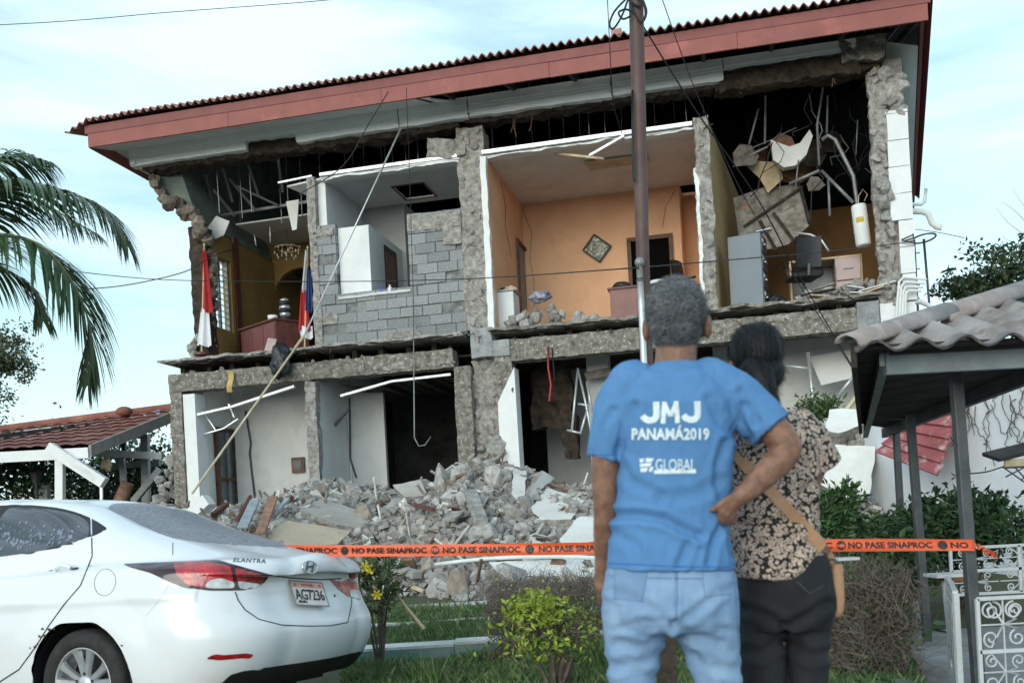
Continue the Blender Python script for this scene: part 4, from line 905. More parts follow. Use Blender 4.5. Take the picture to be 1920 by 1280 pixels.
for pts, mt, lb in ((((1440, 272), (1462, 248), (1485, 258), (1492, 275), (1470, 280)), M_woodr, 'rust brown board fragment above the curved white board'), (((1398, 310), (1415, 302), (1462, 305), (1468, 335), (1440, 362), (1425, 335)), M_pale, 'torn tan lining board hanging above the fallen panel'), (((1382, 395), (1400, 380), (1420, 420), (1405, 440), (1384, 430)), M_woodr, 'brown torn board beside the fallen panel'), (((1460, 300), (1530, 260), (1540, 320), (1500, 345), (1450, 340)), M_brown, 'dark brown torn board behind the fallen panel')):
    P = [F(x, y, 1.75 if mt is not M_brown else 2.6) for x, y in pts]; c = P[0]; o = MB().prism([p - c for p in P], (0, .04, .02)).build('torn_board', mt); fixn(o); o.location = BW(*c); o.rotation_euler = (0, 0, -PHI); tag(o, lb, 'board')
def ctube(pts, nn, r, mt, label, cat, name='conduit', grp=None):
    P = [F(x, y, k) for (x, y), k in zip(pts, nn if isinstance(nn, (list, tuple)) else [nn] * len(pts))]; c = P[0]; m = MB(); m.tube([p - c for p in P], r, 8); o = m.build(name, mt, None, True); o.location = BW(*c); o.rotation_euler = (0, 0, -PHI); tag(o, label, cat, grp); return o
ctube(((1541, 262), (1552, 254), (1566, 262), (1585, 300), (1600, 330), (1607, 380), (1603, 440)), .9, .035, M_steel, 'bent grey duct hose hanging beside the water heater', 'duct')
GH = 'hangers in the right room'
HL = ['longest metal hanger dropping from the roof beside the curved white board', 'straight upright hanger above the rust brown board', 'slanting hanger beside the straight upright one', 'thin upright hanger beside the longest hanger', 'short pipe hanging clear above the office chair', 'diagonal strut running down to the water heater', 'short slanted batten on the pole side of the curved white board', 'thinnest rod near the broken corner wall', 'thin rod hanging just below the curved white board', 'diagonal strut above the fallen dusty panel']
for pts, r in ((((1543, 165), (1532, 235), (1536, 310)), .022), (((1435, 180), (1434, 270)), .02), (((1422, 205), (1404, 272)), .018), (((1552, 180), (1550, 250)), .018), (((1553, 335), (1556, 405)), .022), (((1540, 320), (1600, 380)), .03), (((1392, 298), (1440, 275)), .02), (((1608, 225), (1605, 290)), .01), (((1497, 300), (1492, 350)), .012), (((1536, 320), (1480, 345)), .03)):
    ctube(pts, 1.1, r, M_steel, HL.pop(0), 'hanger', 'metal_hanger', GH)
ctube(((1490, 436), (1520, 440), (1540, 450), (1555, 472)), .8, .02, M_alu, 'bent bright metal strip below the fallen panel', 'metal strip', 'metal_strip')
for k in range(24):
    u = rr.uniform(5.1, 6.45); n_ = rr.uniform(.1, .9); addrock((u, n_, ZS + .06 + rr.uniform(0, .35) * max(.1, (u - 4.9) / 1.5) * (.4 + n_)), rr.uniform(.16, .34), 'broken stone on the floor of the dark right room', 'stones in the right room')
p = F(1460, 560, .3); blob('black_sack', BW(p.x - .05, .5, ZS + .12), (.16, .14, .13), M_bag, 'black sack on the floor beside the filing cabinet', 'sack', 8, .3)
LW_ = 'loose wire tangled in the roof void of the right room'
for k in range(16):
    x, y = rr.uniform(1400, 1630), rr.uniform(170, 330); P = [(x, y)]
    for j in range(5): P.append((P[-1][0] + rr.gauss(0, 16), P[-1][1] + rr.uniform(2, 34)))
    ctube(P, [rr.uniform(.7, 1.8)] * 6, rr.uniform(.006, .012), M_cable if k % 3 else M_steel, LW_, 'wire', 'loose_wire', 'loose wires of the right room')
for k in range(9):
    x, y = rr.uniform(1395, 1600), rr.uniform(250, 350); nn_ = rr.uniform(1.4, 2.6); s_ = rr.uniform(16, 38); P = [F(x + s_ * cos(a) * rr.uniform(.5, 1.2), y + s_ * .8 * sin(a) * rr.uniform(.5, 1.2), nn_ + rr.uniform(-.15, .15)) for a in (0, 1.1, 2.2, 3.3, 4.3, 5.3)]; c = P[0]
    o = MB().prism([p - c for p in P], (0, .03, .01)).build('torn_board', (M_dustp, M_timber, M_brown)[k % 3]); fixn(o); o.location = BW(*c); o.rotation_euler = (0, 0, -PHI); tag(o, ['torn dusty grey board caught in the roof void of the right room', 'torn blackened board caught in the roof void of the right room', 'torn brown board caught in the roof void of the right room'][k % 3], 'board', ['torn grey boards', 'torn black boards', 'torn brown boards'][k % 3])
for k in range(14):
    x, y = rr.uniform(1500, 1650), rr.uniform(535, 575); p = F(x, y, rr.uniform(.0, .4)); m = MB(); d = Vector((rr.uniform(-1, 1), rr.uniform(-.3, .3), rr.uniform(-.15, .35))).normalized() * rr.uniform(.12, .35); m.beam(-d, d, rr.uniform(.03, .12), .02); o = m.build('splinter', (M_dustp, M_pale, M_timber, M_greyw)[k % 4]); o.location = BW(p.x, p.y, max(p.z, ZS + .06)); o.rotation_euler = (0, 0, -PHI); tag(o, ['dusty board scrap', 'pale wood splinter', 'blackened splinter', 'white plaster scrap'][k % 4] + ' among the debris on the right floor edge', 'scrap', ['dusty scraps', 'pale splinters', 'black splinters', 'plaster scraps'][k % 4])
# ground storey debris
for pts, nn, w_, lb in ((((368, 778), (437, 762), (553, 724)), .1, .09, 'bent galvanised ceiling channel hanging in the left bay'), (((640, 742), (735, 715), (846, 702)), .15, .09, 'bright metal strip hanging under the beam of the second bay'), (((376, 762), (405, 806)), .3, .05, 'short metal strip dangling at the left pilaster'), (((430, 757), (440, 782)), .3, .06, 'short metal flap above the hanging channel'), (((378, 815), (420, 803), (447, 785)), .25, .05, 'thin bent metal strip below the hanging channel'), (((600, 830), (655, 765)), .9, .08, 'dark metal bar leaning in the second bay')):
    P = [F(x, y, nn) for x, y in pts]; c = P[0]; m = MB()
    for a, b in zip(P, P[1:]): m.beam(a - c, b - c, w_, w_ * .45)
    o = m.build('metal_strip', M_dsteel if 'dark' in lb else M_alu); o.location = BW(*c); o.rotation_euler = (0, 0, -PHI); tag(o, lb, 'metal strip')
for i, pts in enumerate((((1083, 695), (1072, 808)), ((1083, 690), (1098, 755), (1112, 830)), ((1100, 715), (1110, 770)), ((1063, 806), (1090, 812)), ((1088, 812), (1102, 765)), ((1084, 757), (1104, 760)))):
    ctube(pts, .7, .022, M_alu, ['outermost hanging grid bar of the frame beside the man', 'bent inner grid bar of the hanging frame beside the man', 'short upper grid bar of the hanging frame beside the man', 'level bottom bar of the hanging frame beside the man', 'slanting brace bar of the hanging frame beside the man', 'level middle bar of the hanging frame beside the man'][i], 'ceiling bar', 'grid_bar', 'hanging grid bars')
for pts, nn, mt, lb in ((((1518, 670), (1600, 655), (1600, 708), (1540, 722)), .9, M_ceil, 'white ceiling board tilted under the beam behind the woman'), (((1095, 700), (1140, 690), (1150, 702), (1100, 712)), .9, M_dustp, 'grey board hanging under the beam beside the man')):
    P = [F(x, y, nn + (700 - y) * .008) for x, y in pts]; c = P[0]; o = MB().prism([p - c for p in P], (0, .03, .02)).build('ceiling_board', mt); fixn(o); o.location = BW(*c); o.rotation_euler = (0, 0, -PHI); tag(o, lb, 'ceiling board')
for pts, lb in ((((1515, 660), (1528, 790)), 'upright white bar beside the tilted ceiling board'), (((1470, 685), (1515, 690)), 'level white bar beside the tilted ceiling board'), (((1572, 740), (1605, 700)), 'slanting white bar right of the tilted ceiling board')):
    ctube(pts, .8, .03, M_alu, lb, 'ceiling bar', 'grid_bar')
ctube(((1027, 650), (1028, 690), (1033, 720), (1030, 752)), -.05, .016, mat('red_cable', (.45, .04, .05), .5, bump=0), 'red cable hanging below the right beam', 'cable', 'red_cable')
ctube(((1035, 652), (1040, 715)), -.04, .01, M_cable, 'thin dark cable beside the red cable', 'cable', 'thin_cable')
ctube(((775, 560), (776, 700), (777, 820), (785, 836), (797, 834), (808, 818)), -.1, .012, M_steel, 'thin hooked wire hanging in the second bay', 'wire', 'hooked_wire')
# pole leaning from the heap up to the eave
a = F(752, 240, -.15); b = F(570, 630, -.4); c = F(360, 925, -1.0); d = BW(*c)
t = empty('leaning_pole', d, 0, 'long pale pole leaning from the rubble up across the facade', 'pole')
m = MB(); m.tube([BW(*c) - d, BW(*b) - d], .022, 8); m.build('bamboo_length', mat('bamboo', (.62, .55, .40), .6, var=.12, sc=8, bump=.05), t, True)
m = MB(); m.tube([BW(*b) - d, BW(*F(552, 652, -.4)) - d + Vector((.02, 0, 0))], .03, 8); m.build('joint', M_pale, t)
m = MB(); m.tube([BW(*b) - d, BW(*a) - d], .017, 8); m.build('metal_length', M_alu, t, True)
ctube(((1550, 822), (1575, 785), (1608, 740)), -1.0, .035, mat('yellow_white_pipe', (.72, .66, .42), .5, var=.1, sc=2, bump=0), 'white and yellow pole leaning behind the woman', 'pole', 'painted_pole')
# ================================================================ THE WHITE CAR
CARQ, CARX, CARY, CART, CARP = radians(67), -1.19, 6.17, .045, 0.0
Mcar = Matrix.Translation((CARX, CARY, 0)) @ Matrix.Rotation(CARQ + pi / 2, 4, 'Z') @ Matrix.Rotation(CART, 4, 'X') @ Matrix.Rotation(CARP, 4, 'Y')
McarI = Mcar.inverted()
M_carp = mat('white_car_paint', (.74, .76, .79), .25, var=.015, sc=2, bump=0, spec=.45, coat=.45, dirt=(.70, .70, .69), dsc=3, dlo=.55, dhi=.85)
M_lens = mat('red_lens', (.42, .008, .012), .12, var=.35, sc=14, bump=.25, bsc=60, spec=.6, coat=1.0)
M_lensd = mat('dark_red_lens', (.030, .004, .007), .12, var=.2, sc=9, bump=0, coat=1.0)
M_clear = mat('clear_lens', (.62, .63, .64), .12, var=.2, sc=20, bump=.1, coat=1.0)
M_tint = mat('tinted_glass', (.030, .034, .042), .06, var=.2, sc=3, bump=0, spec=.7, coat=1.0)
M_dusty = mat('dusty_rear_glass', (.36, .37, .41), .5, col2=(.16, .165, .19), sc=42, bump=0, detail=4, coat=.15)
M_tyre = mat('tyre_rubber', (.028, .028, .028), .8, var=.2, sc=20, bump=.15, bsc=80)
M_rim = mat('alloy_rim', (.55, .56, .57), .32, var=.06, metal=.75, bump=0)
M_chrome = mat('chrome', (.8, .8, .8), .12, var=.02, metal=1.0, bump=0)
M_trimb = mat('black_trim', (.022, .022, .024), .5, var=.2, bump=.02)
# control loops, bottom to top: rear x, half width, rear corner radii, side heights (front, middle, rear quarter), rear heights (corner, centre), front x, front z
ROWS = [
 (.40, .68, .30, .30, (.20, .20, .22), .24, .24, 4.20, .20),
 (.20, .83, .40, .42, (.22, .20, .24), .27, .27, 4.42, .22),
 (.07, .868, .50, .48, (.34, .33, .34), .36, .36, 4.50, .34),
 (.00, .885, .52, .50, (.50, .48, .48), .49, .49, 4.53, .48),
 (-.01, .890, .54, .50, (.62, .60, .62), .60, .60, 4.53, .60),
 (.045, .886, .56, .46, (.70, .71, .73), .70, .69, 4.50, .66),
 (.085, .880, .60, .44, (.76, .80, .83), .81, .80, 4.45, .70),
 (.085, .868, .64, .42, (.82, .87, .905), .90, .905, 4.38, .74),
 (.015, .845, .70, .48, (.86, .92, .960), .905, .922, 4.30, .78),
 (.050, .805, .72, .52, (.88, .935, .99), .990, 1.022, 4.22, .80),
 (.26, .735, .66, .42, (.95, .965, 1.035), 1.040, 1.058, 3.40, 1.0),
 (.98, .668, .55, .26, (1.17, 1.20, 1.215), 1.225, 1.245, 3.05, 1.21),
 (1.38, .585, .40, .24, (1.37, 1.385, 1.38), 1.38, 1.395, 2.72, 1.38),
 (1.66, .49, .30, .22, (1.425, 1.45, 1.435), 1.435, 1.445, 2.55, 1.43),
 (2.0, .015, .05, .01, (1.465, 1.465, 1.465), 1.465, 1.465, 2.2, 1.465)]
def car_loop(r):
    xr, w, Rx, Ry, zs, zc, z0, xf, zf = r; P = []
    fx, fy = (.55, .5) if xf > 4 else (.35, .35)
    fy = min(fy, w * .8)
    for k in range(4): t = k / 4; P.append((xf - .02 * t, (w - fy) * t, zf))
    for k in range(5): a = k / 5 * pi / 2; P.append((xf - fx + fx * cos(a) ** .8, w - fy + fy * sin(a) ** .8, zf + (zs[0] - zf) * k / 5))
    xa, xb = xf - fx, xr + Rx
    for k in range(14):
        t = 1 - (1 - k / 14) ** 1.5; x = xa + (xb - xa) * t
        z = zs[0] + (zs[1] - zs[0]) * sm(t * 2) if t < .5 else zs[1] + (zs[2] - zs[1]) * sm((t - .5) * 2)
        P.append((x, w * (1 - .018 * abs(2 * t - 1) ** 2 ), z))
    for k in range(7):
        a = k / 7 * pi / 2; P.append((xr + Rx - Rx * sin(a) ** .9, (w * .982 - Ry) + Ry * cos(a) ** .9, zs[2] + (zc - zs[2]) * sm(k / 7)))
    yb = w * .982 - Ry
    for k in range(6): t = k / 5; P.append((xr - .045 * (1 - (1 - t) ** 2) * (1 if xr < .5 else .6), yb * (1 - t), zc + (z0 - zc) * sm(t)))
    return [Vector(p) for p in P]
CG = [car_loop(r) for r in ROWS]
NR, NC = len(CG), len(CG[0])
def crs(p0, p1, p2, p3, t):
    return .5 * ((2 * p1) + (p2 - p0) * t + (2 * p0 - 5 * p1 + 4 * p2 - p3) * t * t + (3 * p1 - p0 - 3 * p2 + p3) * t ** 3)
KC, KR = 14, 16
def densify(rows, K):
    o = []
    n = len(rows)
    for i in range(n - 1):
        for s in range(K):
            t = s / K; a, b, c, d = rows[max(i - 1, 0)], rows[i], rows[i + 1], rows[min(i + 2, n - 1)]
            o.append([crs(a[j], b[j], c[j], d[j], t) for j in range(len(b))])
    o.append(list(rows[-1])); return o
def transp(g): return [list(r) for r in zip(*g)]
g1 = densify(CG, KR); g2 = transp(densify(transp(g1), KC))
HR, HC = len(g2), len(g2[0])
HUBX, HUBZ, AR = 1.065, .318, .375
def arch_out(p):  # push flesh around the wheel arches a little (flare)
    for hx in (HUBX, HUBX + 2.70):
        d = sqrt((p.x - hx) ** 2 + (p.z - HUBZ) ** 2)
        if d < .60 and p.y > .6: p.y += .018 * sm((.60 - d) / .2)
    return p
for r in g2:
    for p in r:
        arch_out(p)
        # soft character crease on the flank rising to the lamp
        if p.y > .7 and .3 < p.x < 4: p.y += .010 * math.exp(-((p.z - (.80 - .02 * (p.x - 1))) / .035) ** 2)
cv = []; 
for r in g2:
    for p in r: cv.append(p.copy())
nh = len(cv)
for r in g2:
    for p in r: cv.append(Vector((p.x, -p.y, p.z)))
cw = [Mcar @ v for v in cv]
cf = []
for j in range(HR - 1):
    for i in range(HC - 1):
        a = j * HC + i; cf.append((a, a + 1, a + HC + 1, a + HC))
nfh = len(cf)
cf += [tuple(i + nh for i in f[::-1]) for f in cf[:nfh]]
car_bvh = BVHTree.FromPolygons(cw, cf)
def pix(v):
    a = v.x / v.y * FP; b = (v.z - EYE) / v.y * FP
    return (CX + a * cos(ROLL) - b * sin(ROLL), CY - (a * sin(ROLL) + b * cos(ROLL)))
def inpoly(x, y, P):
    c = False; j = len(P) - 1
    for i in range(len(P)):
        if (P[i][1] > y) != (P[j][1] > y) and x < (P[j][0] - P[i][0]) * (y - P[i][1]) / (P[j][1] - P[i][1]) + P[i][0]: c = not c
        j = i
    return c
SIDEW = [(-300, 1062), (0, 1045), (60, 1038), (120, 1024), (170, 1008), (203, 990), (182, 975), (150, 961), (110, 951), (60, 946), (18, 946), (-300, 960)]
SIDEG = [(-300, 1057), (0, 1041), (60, 1034), (120, 1020), (166, 1003), (168, 975), (150, 966), (110, 956), (60, 951), (17, 952), (5, 962), (-8, 990), (-300, 1000)]
RGL = [(199, 953), (219, 962), (262, 983), (300, 1000), (325, 1009), (368, 1015), (437, 1021), (547, 1027), (640, 1020), (640, 930), (230, 930)]
TAIL = [(229, 1056), (260, 1048), (300, 1042), (345, 1040), (390, 1044), (433, 1057), (470, 1067), (505, 1076), (497, 1090), (482, 1101), (450, 1107), (390, 1106), (345, 1101), (315, 1089), (280, 1073), (245, 1063)]
TRED = [(325, 1053), (370, 1051), (405, 1056), (432, 1062), (440, 1101), (385, 1101), (350, 1095), (332, 1078)]
TRED2 = [(440, 1064), (470, 1072), (499, 1080), (488, 1094), (470, 1101), (447, 1102)]
TCLR = [(383, 1097), (395, 1086), (415, 1083), (437, 1090), (440, 1102), (390, 1102)]
TCLR2 = [(445, 1088), (470, 1092), (489, 1094), (478, 1101), (450, 1104)]
REFL = [(385, 1234), (398, 1227), (479, 1224), (470, 1233), (402, 1236)]
BLK = [(405, 1290), (432, 1264), (462, 1256), (560, 1252), (640, 1250), (684, 1251), (700, 1300), (660, 1420), (420, 1420)]
kind = []
for fi in range(nfh):
    f = cf[fi]; c = (cv[f[0]] + cv[f[1]] + cv[f[2]] + cv[f[3]]) / 4; wv = Mcar @ c; x, y = pix(wv); row = (fi // (HC - 1)) / KR
    nrm = (cw[f[2]] - cw[f[0]]).cross(cw[f[3]] - cw[f[1]]); facing = nrm.dot(wv - Vector((0, 0, EYE))) < 0 or True
    t = 'body'
    if row < 4.5 and c.y > .55 and min((c.x - HUBX) ** 2, (c.x - HUBX - 2.7) ** 2) + (c.z - HUBZ) ** 2 < AR ** 2: t = 'hole'
    elif row < 1.6 and c.x < .9 : t = 'black'
    elif 9.9 < row < 12.3 and c.x > 1.0 and c.y > .5 and c.x < 3.1 and inpoly(x, y, SIDEW): t = 'sideglass' if inpoly(x, y, SIDEG) else 'frame'
    elif 10.0 < row < 12.2 and c.x < 1.75 and inpoly(x, y, RGL) : t = 'rearglass'
    elif 10.1 < row < 11.9 and c.x > 2.6 and c.y < .6: t = 'rearglass2'
    elif 5 < row < 9.2 and c.x < .95 and inpoly(x, y, TAIL):
        t = 'tclr' if inpoly(x, y, TCLR) or inpoly(x, y, TCLR2) else 'tred' if inpoly(x, y, TRED) or inpoly(x, y, TRED2) else 'tdark'
    elif row < 5 and c.x < .6 and inpoly(x, y, REFL): t = 'refl'
    elif row < 3.6 and c.x < .45 and (inpoly(x, y, BLK) and c.y > 0 or c.y < .52 and c.z < .385 and c.x < .3): t = 'black'
    kind.append(t)
TAILR = [(616, 1085), (640, 1090), (657, 1083), (672, 1098), (676, 1124), (652, 1117), (634, 1104)]
kindR = list(kind)
for fi in range(nfh):
    f = cf[fi]; c = (cv[f[0]] + cv[f[1]] + cv[f[2]] + cv[f[3]]) / 4; x, y = pix(Mcar @ Vector((c.x, -c.y, c.z))); row = (fi // (HC - 1)) / KR
    if 4.5 < row < 8.3 and c.x < .7 and inpoly(x, y, TAILR): kindR[fi] = 'tclr' if y > 1106 and x > 656 else 'tred'
# smooth the outlines between the parts
adj = {}
vk = [set() for _ in range(nh)]
for fi in range(nfh):
    for i in cf[fi]: vk[i].add(kind[fi])
ek = {}
for fi in range(nfh):
    f = cf[fi]
    for a, b in zip(f, f[1:] + f[:1]): ek.setdefault((min(a, b), max(a, b)), []).append(kind[fi])
for (a, b), ks in ek.items():
    if len(set(ks)) > 1: adj.setdefault(a, []).append(b); adj.setdefault(b, []).append(a)
for it in range(90):
    new = {}
    for a, ns in adj.items():
        if len(ns) == 2 and len(vk[a]) < 4 and (it < 10 or cv[a].x > 1.15 and cv[a].z > .8): new[a] = cv[a] * .5 + (cv[ns[0]] + cv[ns[1]]) * .25
    for a, p in new.items(): cv[a] = p
for it in range(3):                                  # relax the flesh next to the outlines so that quads keep their shape
    pass
for a in adj:
    cw[a] = Mcar @ cv[a]; q = cv[a]; cv[a + nh] = Vector((q.x, -q.y, q.z)); cw[a + nh] = Mcar @ cv[a + nh]
CAR = empty('parked_car', Mcar.to_translation(), 0, 'dusty white sedan parked with its rear towards the lawn', 'car')
def carpart(name, kinds, mt, sides=(0, 1), out=0.0, parent=None, keepy=None):
    idx = {}; vs = []; fs = []
    O = Mcar.to_translation()
    for s in sides:
        for fi in range(nfh):
            if (kindR if s else kind)[fi] in kinds:
                f = cf[fi + s * nfh]; q = []
                for i in f:
                    if i not in idx: idx[i] = len(vs); vs.append(cw[i] - O)
                    q.append(idx[i])
                fs.append(tuple(q))
    if not fs: return None
    me = bpy.data.meshes.new(name); me.from_pydata(vs, [], fs); me.materials.append(mt); me.polygons.foreach_set('use_smooth', [True] * len(fs)); me.update()
    bm = bmesh.new(); bm.from_mesh(me); bmesh.ops.remove_doubles(bm, verts=bm.verts, dist=.0003); bmesh.ops.recalc_face_normals(bm, faces=bm.faces)
    if out:
        bm.normal_update()
        for v in bm.verts: v.co += v.normal * out if (v.normal.dot(v.co + O - (Mcar @ Vector((2.2, 0, .6)))) > 0) else -v.normal * out
    bm.to_mesh(me); bm.free()
    return link(name, me, parent or CAR)
body = carpart('body', ('body',), M_carp)
carpart('bumper_valance', ('black',), M_trimb)
for s in (0, 1):
    w_ = carpart('side_window', ('sideglass',), M_tint, (s,)); carpart('frame', ('frame',), M_trimb, (s,), parent=w_)
    tl = carpart('tail_light', ('tdark',), M_lensd, (s,), .004); carpart('red_lens', ('tred',), M_lens, (s,), .004, tl); carpart('clear_lens', ('tclr',), M_clear, (s,), .004, tl)
    carpart('reflector', ('refl',), M_lens, (s,), .003)
carpart('rear_window', ('rearglass',), M_dusty); carpart('windscreen', ('rearglass2',), M_tint)
CO = Mcar.to_translation()
def hit(x, y, lift=.0):
    o = Vector((0, 0, EYE)); d = ray(x, y).normalized(); h = car_bvh.ray_cast(o, d)
    return (h[0] - d * lift) if h[0] else None
def hitn(x, y):
    o = Vector((0, 0, EYE)); d = ray(x, y).normalized(); h = car_bvh.ray_cast(o, d)
    return h[0], (h[1] if h[1].dot(d) < 0 else -h[1])
def mirror(v): p = McarI @ v; return Mcar @ Vector((p.x, -p.y, p.z))
def gapline(name, pts, r=.0028, mt=M_trimb, n=6, mir=True):
    Q = []
    for (x0, y0), (x1, y1) in zip(pts, pts[1:]):
        for k in range(n):
            h = hit(x0 + (x1 - x0) * k / n, y0 + (y1 - y0) * k / n, .0005)
            if h: Q.append(h - CO)
    h = hit(*pts[-1], .0005)
    if h: Q.append(h - CO)
    if len(Q) < 2: return
    m = MB(); m.tube(Q, r, 5); m.build(name, mt, CAR, True)
    if mir: m = MB(); m.tube([mirror(q + CO) - CO for q in Q], r, 5); m.build(name, mt, CAR, True)
gapline('door_gap', [(172, 1008), (173, 1042), (160, 1075), (151, 1097), (120, 1133), (91, 1173), (66, 1213), (36, 1254), (0, 1277)], .0042)
gapline('fuel_door_gap', [(197 + 20 * cos(a * pi / 14) + 2 * sin(a * pi / 14), 1091 - 25 * sin(a * pi / 14)) for a in range(29)], .0016, n=2, mir=False)
gapline('boot_gap', [(441, 1109), (447, 1125), (459, 1142), (485, 1160), (529, 1171), (580, 1173), (620, 1172), (652, 1166), (659, 1133), (660, 1112)], .0036, mir=False)
gapline('boot_gap', [(324, 1017), (324, 1040)], .0022)
gapline('bumper_seam', [(318, 1092), (305, 1115), (290, 1135), (272, 1155)], .0010, MT['grey_white_wall'])
gapline('window_bar', [(171, 972), (172, 1006)], .006, M_chrome)
gapline('lip_shade_line', [(505, 1077), (545, 1083), (600, 1086), (640, 1084)], .004, mir=False)  # dark line drawn for the shade under the boot lip
# wheels
def wheel(hx, side):
    y = .80 * side; t = empty('wheel', parent=CAR)
    t.matrix_local = Matrix.Translation(-CO) @ Mcar @ Matrix.Translation((hx, y, HUBZ - .002)) @ (Matrix.Rotation(pi, 4, 'Z') if side < 0 else Matrix())
    def ring(r, yy, n=48): return [Vector((r * cos(2 * pi * k / n), yy, r * sin(2 * pi * k / n))) for k in range(n)]
    m = MB(); m.loft([ring(.205, -.10), ring(.29, -.105), ring(.316, -.08), ring(.318, .0), ring(.314, .05), ring(.295, .075), ring(.25, .080), ring(.212, .066), ring(.205, .05), ring(.205, -.10)], caps=False); m.build('tyre', M_tyre, t, True)
    m = MB(); m.loft([ring(.212, .068), ring(.204, .070), ring(.196, .058), ring(.192, -.06), ring(.0001, -.07)], caps=False); m.build('rim', M_rim, t, True)
    m = MB(); m.loft([ring(.185, -.045, 24), ring(.001, -.045, 24)], caps=False); m.build('brake_disc', M_trimb, t)
    for k in range(10):
        a = 2 * pi * (k // 2) / 5 + (.20 if k % 2 else -.20) + .3; a2 = 2 * pi * (k // 2) / 5 + (.28 if k % 2 else -.28) + .3
        c0 = Vector((cos(a), 0, sin(a))); c1 = Vector((cos(a2), 0, sin(a2))); pa = Vector((-sin(a), 0, cos(a))); pb = Vector((-sin(a2), 0, cos(a2)))
        m = MB(); R = []
        for f, wd, yy in ((.045, .020, .045), (.12, .022, .050), (.175, .026, .056), (.200, .034, .060)):
            c = (c0 * (1 - f * 4) + c1 * (f * 4)).normalized() * f if f < .2 else c1 * f; p_ = pb
            R.append([c + p_ * wd + Vector((0, yy - .012, 0)), c + p_ * wd * .7 + Vector((0, yy + .006, 0)), c - p_ * wd * .7 + Vector((0, yy + .006, 0)), c - p_ * wd + Vector((0, yy - .012, 0)), c + Vector((0, yy - .04, 0))])
        m.loft(R); fixn(m.build('spoke', M_rim, t))
    m = MB(); m.loft([ring(.055, .02, 20), ring(.055, .052, 20), ring(.040, .058, 20), ring(.0001, .060, 20)], caps=False); m.build('hub_cap', M_rim, t, True)
    for k in range(5):
        a = 2 * pi * k / 5 + .3; m = MB(); c = Vector((.062 * cos(a), .045, .062 * sin(a))); m.tube([c, c + Vector((0, .012, 0))], .009, 8); m.build('wheel_nut', M_trimb, t)
    m = MB(); m.tube([(.235 * cos(2.0), .082, .235 * sin(2.0)), (.235 * cos(2.0), .1, .235 * sin(2.0))], .004, 5)
    return t
for hx in (HUBX, HUBX + 2.70):
    for s in (1, -1): wheel(hx, s)
# dark wheel housings and underside
for hx in (HUBX, HUBX + 2.70):
    for s in (1, -1):
        m = MB(); n = 26
        R = [[Vector((hx + AR * 1.0 * cos(pi * k / n), s * yy, HUBZ - .02 + AR * 1.0 * sin(pi * k / n))) for k in range(n + 1)] for yy in (.885, .55)]
        vs = R[0] + R[1]; m.add([Mcar @ v - CO for v in vs], [(k, k + 1, k + n + 2, k + n + 1) for k in range(n)] + [tuple(range(n + 1, 2 * n + 2))]); m.build('wheel_housing', M_trimb, CAR)
m = MB(); m.box((.5, -.72, .19), (4.2, .72, .23), None); m.v = [tuple(Mcar @ Vector(v) - CO) for v in m.v]; m.build('floor_pan', M_trimb, CAR)
# interior block so that the glass is backed
m = MB(); m.box((1.6, -.55, .3), (3.2, .55, .95)); m.v = [tuple(Mcar @ Vector(v) - CO) for v in m.v]; m.build('cabin_interior', M_black, CAR)
# door handle
ha, hb = hit(104, 1071, .0), hit(134, 1067, .0)
m = MB(); nA = hitn(120, 1068)[1]; pts = [ha.lerp(hb, t) + nA * (.008 + .024 * sin(pi * min(1, max(0, t)))) - CO for t in (0, .12, .3, .5, .7, .88, 1)]
m.tube(pts, [.010, .014, .016, .017, .017, .016, .012], 10); hd = m.build('door_handle', M_carp, CAR, True)
for x, y, r_ in ((95, 1070, .016), (141, 1066, .020)):
    h, n_ = hitn(x, y); tx = n_.cross(Vector((0, 0, 1))).normalized(); tz = tx.cross(n_)
    m = MB(); m.add([h + n_ * .0035 + tx * r_ * (1.5 if x > 100 else .9) * cos(2 * pi * k / 16) + tz * r_ * .75 * sin(2 * pi * k / 16) - CO for k in range(16)], [tuple(range(16))]); m.build('recess_shade', M_black, hd)  # flat black ovals painted for the shade at the handle ends
# lettering helpers -------------------------------------------------
def text_mesh(txt, size, bold=0.0, shear=0.0, spacing=1.0, maxe=.012, align='CENTER'):
    cu = bpy.data.curves.new('t', 'FONT'); cu.body = txt; cu.size = size; cu.offset = bold; cu.shear = shear; cu.space_character = spacing
    cu.align_x = align; cu.align_y = 'CENTER'; cu.resolution_u = 3
    ob = bpy.data.objects.new('t', cu); COL.objects.link(ob); dg = bpy.context.evaluated_depsgraph_get(); me = bpy.data.meshes.new_from_object(ob.evaluated_get(dg))
    bpy.data.objects.remove(ob); bpy.data.curves.remove(cu)
    bm = bmesh.new(); bm.from_mesh(me); bmesh.ops.triangulate(bm, faces=bm.faces)
    for _ in range(6):
        es = [e for e in bm.edges if e.calc_length() > maxe]
        if not es: break
        bmesh.ops.subdivide_edges(bm, edges=es, cuts=1); bmesh.ops.triangulate(bm, faces=bm.faces)
    V = [v.co.copy() for v in bm.verts]; bm.verts.index_update(); Fc = [tuple(v.index for v in f.verts) for f in bm.faces]; bm.free(); bpy.data.meshes.remove(me)
    return V, Fc
def lay(name, V, Fc, org, ex, ez, nrm, mt, parent, pb, bvh=None, off=.002, depth=.3, base=Vector()):
    out_ = []
    for v in V:
        p = org + ex * v.x + ez * v.y
        if bvh:
            h = bvh.ray_cast(p + nrm * depth, -nrm)
            if h[0]: p = h[0]
        out_.append(p + nrm * off - base)
    me = bpy.data.meshes.new(name); me.from_pydata(out_, [], Fc); me.materials.append(mt); me.update()
    return link(name, me, parent)
